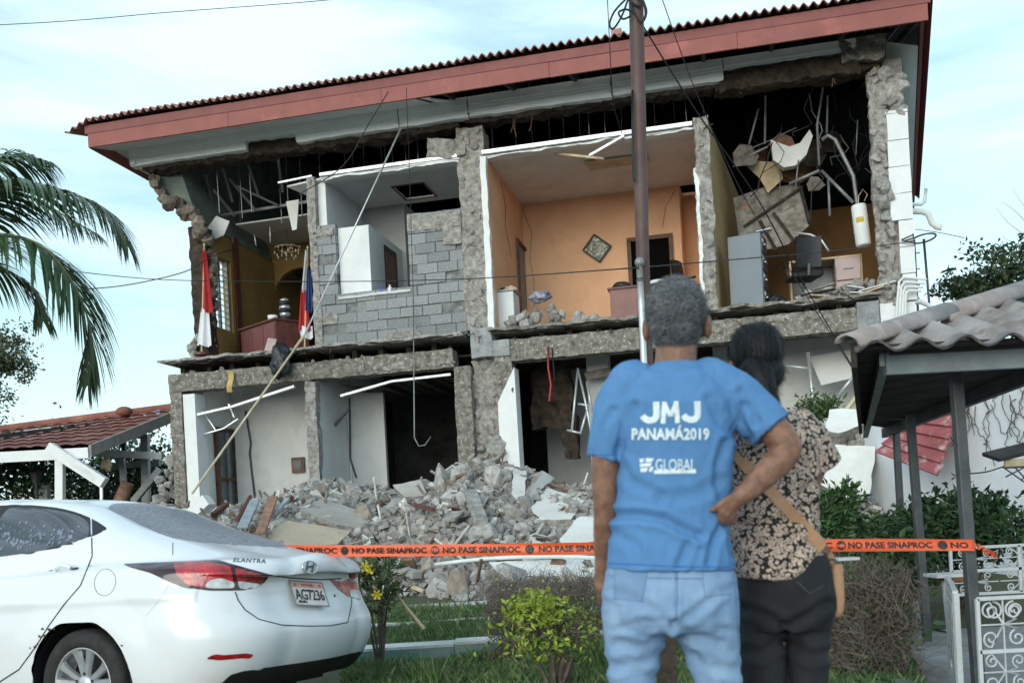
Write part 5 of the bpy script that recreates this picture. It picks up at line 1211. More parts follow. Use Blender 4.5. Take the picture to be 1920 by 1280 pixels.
# number plate
pc = (hit(544, 1090), hit(602, 1093), hit(606, 1140), hit(547, 1136))
pn = hitn(575, 1114)[1]; pn = (pn + Vector((0, 0, .12))).normalized()
ctr = sum(pc, Vector()) / 4; ex = ((pc[1] - pc[0]) + (pc[2] - pc[3])).normalized(); ex = (ex - pn * ex.dot(pn)).normalized(); ez = pn.cross(ex); ez = -ez if ez.z < 0 else ez
ctr = ctr + pn * .02; wd, ht = .305, .155
PL = empty('number_plate', parent=CAR)
def quad(name, cx, cz, w_, h_, mt, off, par): 
    m = MB(); c = ctr + ex * cx + ez * cz + pn * off - CO; m.prism([c - ex * w_ / 2 - ez * h_ / 2, c + ex * w_ / 2 - ez * h_ / 2, c + ex * w_ / 2 + ez * h_ / 2, c - ex * w_ / 2 + ez * h_ / 2], -pn * .004); return fixn(m.build(name, mt, par))
M_plate = mat('plate_white', (.74, .70, .67), .5, var=.06, sc=9, bump=0); M_ink = mat('plate_ink', (.02, .02, .022), .5, bump=0); M_redi = mat('plate_red', (.55, .12, .08), .5, bump=0)
quad('backing', 0, 0, wd, ht, M_plate, 0, PL); quad('red_band', 0, .056, wd - .01, .036, mat('plate_pink', (.68, .42, .36), .5, var=.15, sc=8, bump=0), .0015, PL)
for s in (-1, 1):
    quad('frame', s * wd / 2, 0, .008, ht + .008, M_steel, .003, PL); quad('frame', 0, s * ht / 2, wd, .008, M_steel, .003, PL)
V, Fc = text_mesh('AG7236', .085, .0012, 0, .95, .5); sc_ = (wd - .035) / (max(v.x for v in V) - min(v.x for v in V)); V = [Vector((v.x * sc_, v.y * 1.12, 0)) for v in V]; lay('digits', V, Fc, ctr - ez * .012, ex, ez, pn, M_ink, PL, None, None, .0035, base=CO)
V, Fc = text_mesh('PANAMA', .026, .0006, 0, 1.1, .5); lay('lettering', V, Fc, ctr + ez * .054, ex, ez, pn, M_redi, PL, None, None, .004, base=CO)
for s in (-1, 1): quad('star', s * .115, .054, .016, .016, M_redi, .004, PL)
m = MB(); c = ctr - ez * .062 - ex * .125 + pn * .003 - CO
for k in range(9): h_ = .006 + .012 * abs(sin(k * 2.3)); m.add([c + ex * k * .009, c + ex * (k * .009 + .008), c + ex * (k * .009 + .008) + ez * h_, c + ex * k * .009 + ez * h_], [(0, 1, 2, 3)])
m.build('skyline_print', M_ink, PL)
# maker's oval badge and model script on the boot
h, n_ = hitn(580, 1063); exb = (ex - n_ * ex.dot(n_)).normalized(); ezb = n_.cross(exb); ezb = -ezb if ezb.z < 0 else ezb
BD = empty('badge', parent=CAR)
m = MB(); m.tube([h + n_ * .006 + exb * .062 * cos(2 * pi * k / 40) + ezb * .038 * sin(2 * pi * k / 40) - CO for k in range(41)], .0048, 8); m.build('oval', M_chrome, BD, True)
for pts in (((-.034, -.022), (-.014, .030)), ((.014, -.030), (.034, .022)), ((-.030, -.008), (.0, .006), (.030, .008))):
    m = MB(); m.tube([h + n_ * .006 + exb * a + ezb * b - CO for a, b in pts], .0055, 8); m.build('bar', M_dsteel, BD, True)
V, Fc = text_mesh('ELANTRA', .034, .0009, .2, 1.15, .006)
ax, bx = min(v.x for v in V), max(v.x for v in V); ay, by = min(v.y for v in V), max(v.y for v in V); vs = []
for v in V:
    fx, fy = (v.x - ax) / (bx - ax), (v.y - ay) / (by - ay); x = 437 + 61 * fx; y = 1053.5 - 7.5 * fy + 2.5 * (fx - .5); vs.append(hit(x, y, .004) - CO)
me = bpy.data.meshes.new('model_script'); me.from_pydata(vs, [], Fc); me.materials.append(M_dsteel); me.update(); link('model_script', me, CAR)
h, n_ = hitn(627, 1116); m = MB(); m.tube([h - CO, h + n_ * .004 - CO], .009, 10); m.build('lock', M_trimb, CAR)
# torn bumper edge by the wheel arch
rc = random.Random(3)
for x, y, s in ((80, 1178, .012), (93, 1179, .013), (102, 1178, .009), (75, 1192, .010), (84, 1191, .014), (66, 1212, .011), (70, 1207, .009), (57, 1214, .008), (229, 1209, .008)):
    h, n_ = hitn(x, y)
    if not h: continue
    tx = n_.cross(Vector((0, 0, 1))).normalized(); tz = tx.cross(n_); m = MB(); m.add([h + n_ * .004 + tx * s * rc.uniform(.5, 1.4) * cos(2 * pi * k / 9) + tz * s * .7 * rc.uniform(.5, 1.3) * sin(2 * pi * k / 9) - CO for k in range(9)], [tuple(range(9))]); m.build('torn_edge', M_trimb, CAR)
# pale mottled spots of dust on the side glass: dried water spots
M_spot = mat('dust_spot', (.20, .23, .31), .6, var=.2, bump=0)
m = MB()
for k in range(150):
    x = rc.uniform(2, 150); y = 1004 + (rc.gauss(0, 12)) - (x - 70) * .02 + 6
    if not inpoly(x, y, [(-8, 1036), (60, 1030), (120, 1016), (150, 1002), (148, 985), (-8, 972)]): continue
    h, n_ = hitn(x, y); tx = n_.cross(Vector((0, 0, 1))).normalized(); tz = tx.cross(n_); s = rc.uniform(.004, .013)
    m.add([h + n_ * .002 + tx * s * rc.uniform(.7, 1.2) * cos(2 * pi * q / 7) + tz * s * rc.uniform(.7, 1.2) * sin(2 * pi * q / 7) - CO for q in range(7)], [tuple(range(7))])
m.build('dust_spots', M_spot, CAR, kind='stuff')
# ================================================================ PEOPLE
def remeshed(mb, vox, smooth=6, fac=.5):
    me = mb.mesh('tmp', M_black); o = bpy.data.objects.new('tmp', me); COL.objects.link(o)
    fixn(o)
    r = o.modifiers.new('r', 'REMESH'); r.mode = 'VOXEL'; r.voxel_size = vox
    s = o.modifiers.new('s', 'SMOOTH'); s.iterations = smooth; s.factor = fac
    dg = bpy.context.evaluated_depsgraph_get(); dg.update(); out_ = bpy.data.meshes.new_from_object(o.evaluated_get(dg))
    bpy.data.objects.remove(o); bpy.data.meshes.remove(me)
    out_.materials.clear(); out_.polygons.foreach_set('use_smooth', [True] * len(out_.polygons)); return out_
def rg(y, xl, xr, df, db, Y, n=28, e=2.4, dy=0.0):
    a, b = W(xl, y, Y), W(xr, y, Y); c = (a + b) / 2; h = (b - a) / 2; R = []
    for k in range(n):
        t = 2 * pi * k / n; cs, sn = cos(t), sin(t)
        x = math.copysign(abs(cs) ** (2 / e), cs); d = math.copysign(abs(sn) ** (2 / e), sn)
        R.append(c + h * x + Vector((0, d * (df if d > 0 else db) + dy, 0)))
    return R
def limb(mb, pts, n=14):                # (x px, y px, depth, radius m)
    P = [W(x, y, Y) for x, y, Y, r in pts]; R = [p[3] for p in pts]
    # resample smoothly
    Q, RR = [], []
    for i in range(len(P) - 1):
        for s in range(5):
            t = s / 5; a, b, c, d = [P[max(0, min(len(P) - 1, i + k))] for k in (-1, 0, 1, 2)]; Q.append(crs(a, b, c, d, t)); RR.append(R[i] * (1 - t) + R[i + 1] * t)
    Q.append(P[-1]); RR.append(R[-1]); mb.tube(Q, RR, n)
    for p, r in ((Q[0], RR[0]), (Q[-1], RR[-1])): ball(mb, p, (r, r, r), 8)
def ball(mb, c, r, n=12, rot=None):
    rings = []
    for j in range(n + 1):
        th = pi * (j + .02) / (n + .04); rings.append([Vector((r[0] * sin(th) * cos(2 * pi * k / (2 * n)), r[1] * sin(th) * sin(2 * pi * k / (2 * n)), r[2] * cos(th))) for k in range(2 * n)])
    if rot: rings = [[rot @ v for v in q] for q in rings]
    mb.loft([[v + Vector(c) for v in q] for q in rings])
import numpy as np
def vnp(me):
    n = len(me.vertices); co = np.empty(n * 3, np.float32); me.vertices.foreach_get('co', co); no = np.empty(n * 3, np.float32); me.vertices.foreach_get('normal', no)
    return co.reshape(-1, 3).astype(float), no.reshape(-1, 3).astype(float)
def vset(me, co): me.vertices.foreach_set('co', np.ascontiguousarray(co, np.float32).ravel()); me.update()
def shift(me, base):
    co, _ = vnp(me); vset(me, co - np.array(base))
def folds(me, base, lines):
    """press fold lines (pixels, depth m, width px) into the side of the cloth that faces the camera"""
    co, no = vnp(me); P = co + np.array(base)
    a = P[:, 0] / P[:, 1] * FP; b = (P[:, 2] - EYE) / P[:, 1] * FP
    x = CX + a * cos(ROLL) - b * sin(ROLL); y = CY - (a * sin(ROLL) + b * cos(ROLL)); s = np.zeros(len(x))
    for pts, dep, wd in lines:
        best = np.full(len(x), 1e9)
        for (x0, y0), (x1, y1) in zip(pts, pts[1:]):
            dx, dy = x1 - x0, y1 - y0; t = np.clip(((x - x0) * dx + (y - y0) * dy) / (dx * dx + dy * dy), 0, 1)
            best = np.minimum(best, np.hypot(x - x0 - dx * t, y - y0 - dy * t))
        q = best / wd; s += dep * (1.1 * np.exp(-q * q) - .6 * np.exp(-((q - 1.7) / .8) ** 2))
    s *= np.clip((.45 - no[:, 1]) / .3, 0, 1)
    vset(me, co - no * s[:, None])
def cloth_noise(me, amp, fr, aniso=(1, 1, .45)):
    co, no = vnp(me); f = co * fr * np.array(aniso)
    d = np.array([noise.fractal(Vector(p), 1.0, 2.0, 3) for p in f]); vset(me, co + no * (d * amp)[:, None])
M_skin = mat('tan_skin', (.27, .138, .09), .5, var=.22, sc=32, bump=.22, bsc=190, sss=.12)
M_skin2 = mat('light_tan_skin', (.40, .22, .15), .55, var=.08, sc=14, bump=.04, bsc=160, sss=.12)
M_shirt = mat('blue_cotton', (.095, .235, .47), .9, var=.05, sc=9, bump=.12, bsc=500)
M_denim = mat('washed_denim', (.235, .355, .53), .9, col2=(.16, .27, .45), sc=9, bump=.15, bsc=420, dirt=(.32, .44, .60), dsc=4, dlo=.5, dhi=.72)
M_denimd = mat('denim_pocket', (.20, .305, .46), .9, col2=(.14, .235, .39), sc=10, bump=.15, bsc=420)
M_seam = mat('denim_seam', (.14, .22, .36), .9, bump=.1)
M_print = mat('white_print', (.72, .82, .86), .7, var=.10, sc=60, bump=0, detail=3)
M_hairg = mat('grey_hair', (.12, .125, .14), .55, col2=(.035, .037, .042), sc=55, bump=.4, bsc=120, detail=4)
M_hairb = mat('black_hair', (.006, .006, .008), .5, var=.3, sc=30, bump=.25, bsc=180)
M_shoe = mat('dark_shoe', (.03, .03, .03), .6, bump=.05)
YM = 2.79
# ---- the man: one continuous body
m = MB()
hc = W(1269, 600, YM + .02); hr_ = Matrix.Rotation(radians(-14), 3, 'Z') @ Matrix.Rotation(radians(3), 3, 'Y')
def hd_(v): return hc + hr_ @ Vector(v)
ball(m, hd_((0, -.012, .012)), (.074, .092, .088), 12, hr_)
ball(m, hd_((0, .030, -.035)), (.060, .068, .078), 12, hr_)                # face and jaw
ball(m, hd_((0, .052, -.090)), (.036, .034, .026), 10, hr_)                # chin
ball(m, hd_((0, .102, -.030)), (.013, .020, .022), 8, hr_)                 # nose
ball(m, hd_((0, .090, -.066)), (.024, .012, .008), 8, hr_)                 # lips
for s in (-1, 1):
    ball(m, hd_((s * .033, .086, .002)), (.016, .012, .010), 8, hr_)       # brow and eyelid
    ball(m, hd_((s * .084, .0, -.022)), (.013, .021, .034), 8, hr_)     # ears
limb(m, [(1266, 705, YM, .066), (1267, 672, YM - .004, .057), (1269, 640, YM + .005, .057)])
R = [rg(y, xl, xr, df, db, YM) for y, xl, xr, df, db in ((690, 1236, 1304, .05, .05), (722, 1200, 1332, .06, .06), (760, 1180, 1350, .09, .08), (900, 1170, 1355, .10, .09), (1050, 1150, 1360, .11, .11), (1130, 1150, 1360, .09, .10), (1165, 1165, 1345, .06, .07))]
m.loft(R)
limb(m, [(1190, 742, YM, .046), (1146, 800, YM, .044), (1136, 870, YM + .01, .041), (1135, 925, YM + .02, .037), (1136, 950, YM + .03, .035), (1134, 1000, YM + .06, .033), (1131, 1045, YM + .09, .025), (1130, 1066, YM + .10, .023)])
limb(m, [(1330, 738, YM, .046), (1392, 764, YM - .01, .046), (1440, 797, YM - .03, .047), (1470, 827, YM - .05, .042), (1477, 843, YM - .055, .037), (1462, 862, YM - .06, .041), (1430, 893, YM - .075, .037), (1402, 920, YM - .09, .028), (1388, 932, YM - .095, .024)])
# hands
def finger(mb, pts, r0, r1):
    n = len(pts) - 1; limb(mb, [(x, y, Y, r0 + (r1 - r0) * i / n) for i, (x, y, Y) in enumerate(pts)], 10)
YH = YM - .10
for a, b, r_ in (((1390, 930, YH), (1366, 944, YH), .019), ((1388, 936, YH + .01), (1370, 954, YH + .015), .018), ((1390, 926, YH + .01), (1362, 938, YH + .012), .014)): limb(m, [(*a, r_), (*b, r_ * .9)], 10)
finger(m, [(1376, 930, YH - .008), (1358, 940, YH - .012), (1344, 950, YH - .008), (1335, 956, YH + .0)], .0105, .0080)
finger(m, [(1366, 944, YH - .004), (1355, 957, YH - .008), (1350, 969, YH + .004), (1350, 976, YH + .016)], .0100, .0082)
finger(m, [(1371, 951, YH), (1362, 964, YH - .003), (1359, 975, YH + .008), (1360, 981, YH + .02)], .0100, .0080)
finger(m, [(1374, 955, YH + .012), (1370, 967, YH + .012), (1370, 977, YH + .026), (1372, 981, YH + .036)], .0095, .0075)
finger(m, [(1378, 956, YH + .022), (1378, 966, YH + .028), (1380, 974, YH + .042)], .0082, .0066)
YL = YM + .11
limb(m, [(1130, 1062, YL - .01, .022), (1131, 1084, YL, .027), (1131, 1098, YL, .025)], 12)
for k, (dx, l) in enumerate(((-8, 30), (-2, 34), (4, 31), (9, 25))): finger(m, [(1131 + dx, 1098, YL + .008), (1131 + dx + 1, 1098 + l * .5, YL + .012), (1132 + dx, 1098 + l, YL + .03)], .0095, .0072)
finger(m, [(1141, 1078, YL + .0), (1147, 1094, YL + .02), (1147, 1108, YL + .03)], .0105, .0085)
for pts in (((1190, 1165), (1185, 1280), (1187, 1400), (1192, 1540), (1194, 1640)), ((1320, 1165), (1345, 1280), (1353, 1400), (1357, 1540), (1357, 1640))):
    limb(m, [(x, y, YM + (.02 if i == 2 else 0), r) for i, ((x, y), r) in enumerate(zip(pts, (.058, .036, .034, .032, .030)))])
me = remeshed(m, .0042, 5); me.materials.append(M_skin)
BASE = Vector((W(1265, 1000, YM).x, YM, .10))
shift(me, BASE)
MAN = link('person', me, None, BASE); tag(MAN, 'grey haired man in a blue printed t-shirt and washed jeans, hand on hip', 'person')
# beard stubble on the jaw that shows past the cheek is left to the skin tone; hair cap
m = MB()
ball(m, hd_((0, -.022, .022)), (.079, .092, .087), 14, hr_); ball(m, hd_((0, -.036, -.035)), (.063, .068, .058), 12, hr_)
for s in (-1, 1): ball(m, hd_((s * .066, .018, -.002)), (.014, .040, .040), 8, hr_)
hm = remeshed(m, .0036, 4)
for v in hm.vertices:
    p = v.co * 1.0; d = noise.noise_vector(p * 42); v.co += v.normal * (abs(noise.noise(p * 55 + d * .6)) * .009 + noise.noise(p * 22) * .005) - BASE
hm.materials.append(M_hairg); hair = link('hair', hm, MAN)
m = MB(); rh = random.Random(2)
vs = [(v.co.copy(), v.normal.copy()) for v in hm.vertices]
for k in range(9000):
    p, n_ = rh.choice(vs); t = n_.cross(Vector((rh.uniform(-1, 1), rh.uniform(-1, 1), rh.uniform(-1, 1)))).normalized(); b = n_.cross(t); L_ = rh.uniform(.008, .018); w_ = .00045
    pts = [p - n_ * .002, p + n_ * .004 + t * L_ * .5, p + n_ * .006 + t * L_ * .6 + b * L_ * .6, p + n_ * .003 + b * L_]
    m.mi = 0 if rh.random() < .62 else 1
    m.add([pts[0] - b * w_, pts[0] + b * w_, pts[1] - b * w_, pts[1] + b * w_, pts[2] - t * w_, pts[2] + t * w_, pts[3]], [(0, 1, 3, 2), (2, 3, 5, 4), (4, 5, 6)])
m.build('hair_strands', [M_hairg, mat('silver_hair', (.34, .35, .37), .5, var=.2, bump=0)], hair, kind='stuff')
# t-shirt
m = MB()
m.loft([rg(y, xl, xr, df, db, YM, 36, e) for y, xl, xr, df, db, e in ((681, 1234, 1306, .062, .060, 2), (690, 1214, 1324, .075, .070, 2.1), (704, 1182, 1350, .085, .083, 2.3), (726, 1158, 1368, .105, .098, 2.5), (760, 1150, 1376, .125, .112, 2.5), (810, 1153, 1376, .135, .115, 2.4), (860, 1158, 1372, .135, .112, 2.4), (920, 1155, 1366, .135, .11, 2.4), (965, 1149, 1363, .14, .115, 2.4), (1000, 1145, 1367, .14, .12, 2.4), (1040, 1139, 1374, .14, .128, 2.4), (1058, 1137, 1376, .14, .13, 2.4), (1066, 1137, 1377, .14, .131, 2.4))])
limb(m, [(1186, 726, YM, .075), (1158, 762, YM, .066), (1144, 812, YM, .054)])
m.tube([W(1158, 762, YM), W(1147, 800, YM), W(1139, 835, YM + .005), W(1135, 858, YM + .01)], [.066, .058, .052, .049], 20)
limb(m, [(1330, 722, YM, .077), (1372, 742, YM - .005, .074), (1405, 766, YM - .015, .068)])
m.tube([W(1372, 742, YM - .005), W(1405, 766, YM - .015), W(1432, 790, YM - .028), W(1447, 806, YM - .035)], [.074, .069, .065, .063], 20)
sm_ = remeshed(m, .0045, 3)
shift(sm_, BASE)
cloth_noise(sm_, .004, 9); cloth_noise(sm_, .0022, 34, (1, 1, .6))
folds(sm_, BASE, [(((1152, 966), (1200, 966), (1245, 974), (1290, 996), (1310, 1004)), .010, 9), (((1360, 975), (1340, 1010), (1330, 1055)), .007, 8), (((1366, 985), (1375, 1040)), .007, 7), (((1290, 1020), (1275, 1060)), .006, 9),
  (((1165, 870), (1180, 900), (1240, 930)), .005, 10), (((1360, 830), (1345, 880), (1352, 930)), .007, 9), (((1376, 815), (1350, 790), (1330, 750)), .006, 10), (((1160, 850), (1175, 800), (1190, 760)), .007, 9),
  (((1150, 1000), (1190, 1020), (1200, 1055)), .004, 10), (((1390, 735), (1420, 790)), .006, 9), (((1350, 900), (1300, 930), (1240, 935)), .004, 12), (((1405, 820), (1390, 790), (1395, 760)), .006, 8), (((1118, 850), (1130, 800), (1150, 770)), .004, 8), (((1220, 690), (1265, 697), (1318, 690)), .003, 6)])
sm_.materials.append(M_shirt); SH = link('t_shirt', sm_, MAN)
sh_bvh = BVHTree.FromPolygons([v.co + BASE for v in sm_.vertices], [tuple(p.vertices) for p in sm_.polygons])
m = MB()
def ring_line(mb, pts, r):
    Q = []
    for (x0, y0), (x1, y1) in zip(pts, pts[1:]):
        for k in range(8):
            h = sh_bvh.ray_cast(Vector((0, 0, EYE)), ray(x0 + (x1 - x0) * k / 8, y0 + (y1 - y0) * k / 8).normalized())
            if h[0]: Q.append(h[0] - BASE)
    if len(Q) > 2: mb.tube(Q, r, 6)
cm = MB(); cm.tube([W(1268 + 37 * cos(a), 684 + 3 * sin(a), YM + .062 * sin(a)) - BASE for a in [2 * pi * k / 30 for k in range(31)]], .0075, 8); cm.build('collar', M_shirt, SH, True)
hmn = MB(); ring_line(hmn, [(1140, 1055), (1200, 1058), (1260, 1061), (1320, 1062), (1374, 1062)], .0018); ring_line(hmn, [(1110, 851), (1135, 853), (1160, 851)], .0016); hmn.build('hem_stitch', mat('blue_stitch', (.035, .15, .46), .9, bump=0), SH, True)
# print on the back, draped over the cloth
def shirt_text(name, txt, x0, x1, y0, y1, bold, shear=0, spacing=1.0, parent=None, ro=0, mt=None):
    V, Fc = text_mesh(txt, .1, bold, shear, spacing, .006)
    ax, bx = min(v.x for v in V), max(v.x for v in V); ay, by = min(v.y for v in V), max(v.y for v in V); vs = []
    for v in V:
        fx, fy = (v.x - ax) / (bx - ax), (v.y - ay) / (by - ay); x = x0 + (x1 - x0) * fx; y = y1 + (y0 - y1) * fy + ro * (fx - .5)
        h = sh_bvh.ray_cast(Vector((0, 0, EYE)), ray(x, y).normalized()); p = h[0] if h[0] else W(x, y, YM - .11); vs.append(p - Vector((0, .0022, 0)) - BASE)
    me = bpy.data.meshes.new(name); me.from_pydata(vs, [], Fc); me.materials.append(mt or M_print); me.update(); return link(name, me, parent)
PR = empty('back_print', parent=MAN); 
shirt_text('letters', 'PANAMÁ2019', 1184, 1330, 797, 825, .0036, .0, 1.02, PR)
shirt_text('letters', 'GLOBAL', 1229, 1304, 860, 882, .0006, .0, .98, PR)
def draped(name, poly, mt, parent, bvh=sh_bvh, base=BASE, off=.0022, n=8):
    # small quad strip polygon given as left column and right column points
    (xa, ya), (xb, yb), (xc, yc), (xd, yd) = poly; m = MB()
    def fn(i, j):
        x = (xa + (xb - xa) * i) * (1 - j) + (xd + (xc - xd) * i) * j; y = (ya + (yb - ya) * i) * (1 - j) + (yd + (yc - yd) * i) * j
        h = bvh.ray_cast(Vector((0, 0, EYE)), ray(x, y).normalized()); p = h[0] if h[0] else W(x, y, YM - .1); return p - Vector((0, off, 0)) - base
    m.grid(fn, n, max(2, n // 2)); return m.build(name, mt, parent, True)
draped('underline', ((1226, 881), (1305, 881), (1305, 887), (1226, 888)), M_print, PR)
for q in (((1199, 860), (1208, 859), (1206, 866), (1200, 867)), ((1211, 858), (1226, 859), (1222, 865), (1210, 866)), ((1199, 869), (1222, 867), (1220, 874), (1200, 875)), ((1200, 877), (1215, 876), (1212, 884), (1201, 885)), ((1218, 876), (1226, 874), (1222, 884), (1216, 884))): draped('emblem', q, M_print, PR, n=4)
def stroke(name, pts, w_, parent):
    m = MB()
    def cast(x, y):
        h = sh_bvh.ray_cast(Vector((0, 0, EYE)), ray(x, y).normalized()); p = h[0] if h[0] else W(x, y, YM - .11); return p - Vector((0, .0022, 0)) - BASE
    Q = []
    for (x0, y0), (x1, y1) in zip(pts, pts[1:]):
        for k in range(6): Q.append((x0 + (x1 - x0) * k / 6, y0 + (y1 - y0) * k / 6))
    Q.append(pts[-1]); vs = []
    for i, (x, y) in enumerate(Q):
        a, b = Q[max(0, i - 1)], Q[min(len(Q) - 1, i + 1)]; dx, dy = b[0] - a[0], b[1] - a[1]; l = sqrt(dx * dx + dy * dy) or 1; nx, ny = -dy / l, dx / l
        vs += [cast(x + nx * w_ * f, y + ny * w_ * f) for f in (-.5, 0, .5)]
    m.add(vs, [(3 * i + k, 3 * i + k + 1, 3 * i + k + 4, 3 * i + k + 3) for i in range(len(Q) - 1) for k in (0, 1)]); return m.build(name, M_print, parent)
JP = [(1230, 753), (1231, 772), (1230, 782), (1225, 787), (1217, 788), (1209, 785), (1204, 779)]
stroke('letter', JP, 12, PR); stroke('letter', [(x + 77, y - 1) for x, y in JP], 12, PR)
stroke('letter', [(1243, 794), (1244, 773), (1246, 753)], 9, PR); stroke('letter', [(1270, 793), (1269, 772), (1267, 752)], 9, PR); stroke('letter', [(1246, 757), (1251, 768), (1257, 780)], 8, PR); stroke('letter', [(1267, 757), (1262, 768), (1257, 780)], 8, PR)
# jeans
m = MB()
m.loft([rg(y, xl, xr, df, db, YM, 32, e) for y, xl, xr, df, db, e in ((1046, 1143, 1372, .115, .112, 2.4), (1075, 1134, 1377, .12, .125, 2.4), (1110, 1130, 1380, .122, .140, 2.4), (1140, 1129, 1382, .12, .142, 2.5), (1162, 1131, 1383, .115, .132, 2.7), (1180, 1134, 1381, .10, .11, 2.8))])
for rows in ([(1150, 1130, 1257), (1185, 1132, 1249), (1225, 1138, 1238), (1280, 1143, 1227), (1400, 1150, 1222), (1540, 1158, 1224), (1650, 1160, 1226), (1662, 1160, 1226)], [(1150, 1258, 1383), (1185, 1268, 1384), (1225, 1284, 1386), (1280, 1304, 1391), (1400, 1315, 1394), (1540, 1322, 1392), (1650, 1322, 1390), (1662, 1322, 1390)]):
    m.loft([rg(y, xl, xr, (xr - xl) / 1362 * 1.02, (xr - xl) / 1362 * (1.2 if y < 1200 else 1.05), YM, 24, 2.1) for y, xl, xr in rows])
jm = remeshed(m, .005, 3)
shift(jm, BASE)
cloth_noise(jm, .0035, 8); cloth_noise(jm, .0022, 30, (.7, 1, 1))
folds(jm, BASE, [(((1262, 1168), (1235, 1150), (1190, 1120), (1150, 1108)), 0.0052, 9), (((1268, 1168), (1300, 1150), (1335, 1120), (1372, 1100)), 0.0052, 9), (((1255, 1172), (1215, 1165), (1170, 1175)), 0.0046, 9), (((1268, 1175), (1310, 1195), (1350, 1205)), 0.0046, 10),
  (((1245, 1190), (1210, 1215), (1160, 1205)), 0.0052, 10), (((1235, 1225), (1195, 1245), (1150, 1250)), 0.0052, 11), (((1285, 1220), (1330, 1250), (1380, 1255)), 0.0046, 11), (((1270, 1070), (1268, 1165)), 0.0029, 4), (((1146, 1130), (1165, 1180), (1172, 1240)), 0.0039, 12), (((1300, 1230), (1325, 1275)), 0.0046, 10), (((1140, 1240), (1180, 1262), (1225, 1268)), 0.0039, 10), (((1370, 1120), (1350, 1160), (1360, 1215)), 0.0033, 12)])
jm.materials.append(M_denim); JE = link('jeans', jm, MAN)
j_bvh = BVHTree.FromPolygons([v.co + BASE for v in jm.vertices], [tuple(p.vertices) for p in jm.polygons])
draped('back_pocket', ((1152, 1066), (1214, 1068), (1204, 1127), (1152, 1122)), M_denimd, JE, j_bvh, BASE, .002, 14)
draped('back_pocket', ((1318, 1072), (1372, 1070), (1374, 1112), (1322, 1118)), M_denim, JE, j_bvh, BASE, .002, 14)
def draped_line(name, pts, r, mt, parent, bvh, base, n=8):
    Q = []
    for (x0, y0), (x1, y1) in zip(pts, pts[1:]):
        for k in range(n + 1):
            h = bvh.ray_cast(Vector((0, 0, EYE)), ray(x0 + (x1 - x0) * k / n, y0 + (y1 - y0) * k / n).normalized())
            if h[0] and (not Q or (h[0] - base - Q[-1]).length < .06): Q.append(h[0] - base)
    if len(Q) > 2: m = MB(); m.tube(Q, r, 6); return m.build(name, mt, parent, True)
for pts in (((1268, 1066), (1270, 1110), (1268, 1162)), ((1138, 1078), (1200, 1082), (1268, 1084), (1330, 1084), (1376, 1080)), ((1152, 1066), (1152, 1122), (1204, 1127), (1214, 1068)), ((1318, 1072), (1322, 1118), (1374, 1112)), ((1378, 1100), (1383, 1180), (1388, 1260))): draped_line('seam', pts, .0016, M_seam, JE, j_bvh, BASE)
for x in (1193, 1356):
    p = W(x, 1668, YM) - BASE; m = MB(); ball(m, p + Vector((0, .05, .035)), (.048, .135, .05), 10); ball(m, p + Vector((0, -.02, .05)), (.045, .06, .06), 10); sh = remeshed(m, .006, 5)
    for v in sh.vertices: v.co.z = max(v.co.z, .002)
    sh.materials.append(M_shoe); link('shoe', sh, MAN)

# ---- the woman
YW = 3.02
kx = lambda px: px / 1900 * YW
m = MB()
hc2 = W(1414, 672, YW + .02); hr2 = Matrix.Rotation(radians(12), 3, 'Z')
def h2(v): return hc2 + hr2 @ Vector(v)
ball(m, h2((0, -.006, .005)), (.068, .086, .082), 12, hr2); ball(m, h2((0, .028, -.038)), (.054, .062, .072), 12, hr2); ball(m, h2((0, .050, -.088)), (.030, .030, .022), 8, hr2); ball(m, h2((0, .094, -.030)), (.011, .017, .018), 8, hr2); ball(m, h2((0, .084, -.062)), (.022, .010, .007), 8, hr2)
for s in (-1, 1): ball(m, h2((s * .071, .008, -.028)), (.009, .017, .028), 8, hr2); ball(m, h2((s * .03, .078, .0)), (.014, .011, .009), 8, hr2)
limb(m, [(1420, 790, YW, .055), (1418, 750, YW, .047), (1416, 710, YW + .005, .047)])
m.loft([rg(y, xl, xr, .085, .08, YW) for y, xl, xr in ((775, 1400, 1440), (800, 1375, 1500), (860, 1385, 1510), (960, 1390, 1515), (1060, 1395, 1530), (1150, 1405, 1535))])
# arms bent in front of the body
for s, pts in ((1, [(1500, 815, YW, .046), (1526, 855, YW + .03, .042), (1512, 915, YW + .09, .037), (1500, 945, YW + .17, .032), (1470, 940, YW + .22, .024)]), (-1, [(1372, 815, YW, .046), (1352, 870, YW + .03, .042), (1350, 925, YW + .06, .037), (1385, 955, YW + .17, .032), (1425, 945, YW + .22, .024)])):
    limb(m, pts)
    x, y, Y_, r_ = pts[-1]
    limb(m, [(x, y, Y_, .022), (x - s * 26, y - 4, Y_ + .01, .024)], 10)
    for k in range(4): finger(m, [(x - s * 26, y - 14 + 8 * k, Y_ + .01), (x - s * 42, y - 13 + 8 * k, Y_ + .016), (x - s * (54 - 3 * abs(k - 1)), y - 11 + 8 * k, Y_ + .01)], .0085, .0065)
    finger(m, [(x - s * 8, y - 14, Y_ - .01), (x - s * 22, y - 24, Y_ - .015), (x - s * 32, y - 26, Y_ - .01)], .0095, .0075)
for pts in (((1425, 1150), (1428, 1280), (1432, 1420), (1436, 1600)), ((1505, 1150), (1510, 1280), (1508, 1420), (1508, 1600))): limb(m, [(x, y, YW, r) for (x, y), r in zip(pts, (.05, .034, .032, .028))])
me = remeshed(m, .0045, 5); me.materials.append(M_skin2)
BW2 = Vector((W(1465, 1000, YW).x, YW, .10))
shift(me, BW2)
WOM = link('person', me, None, BW2); tag(WOM, 'woman with black tied hair in a leopard print blouse and dark trousers', 'person')
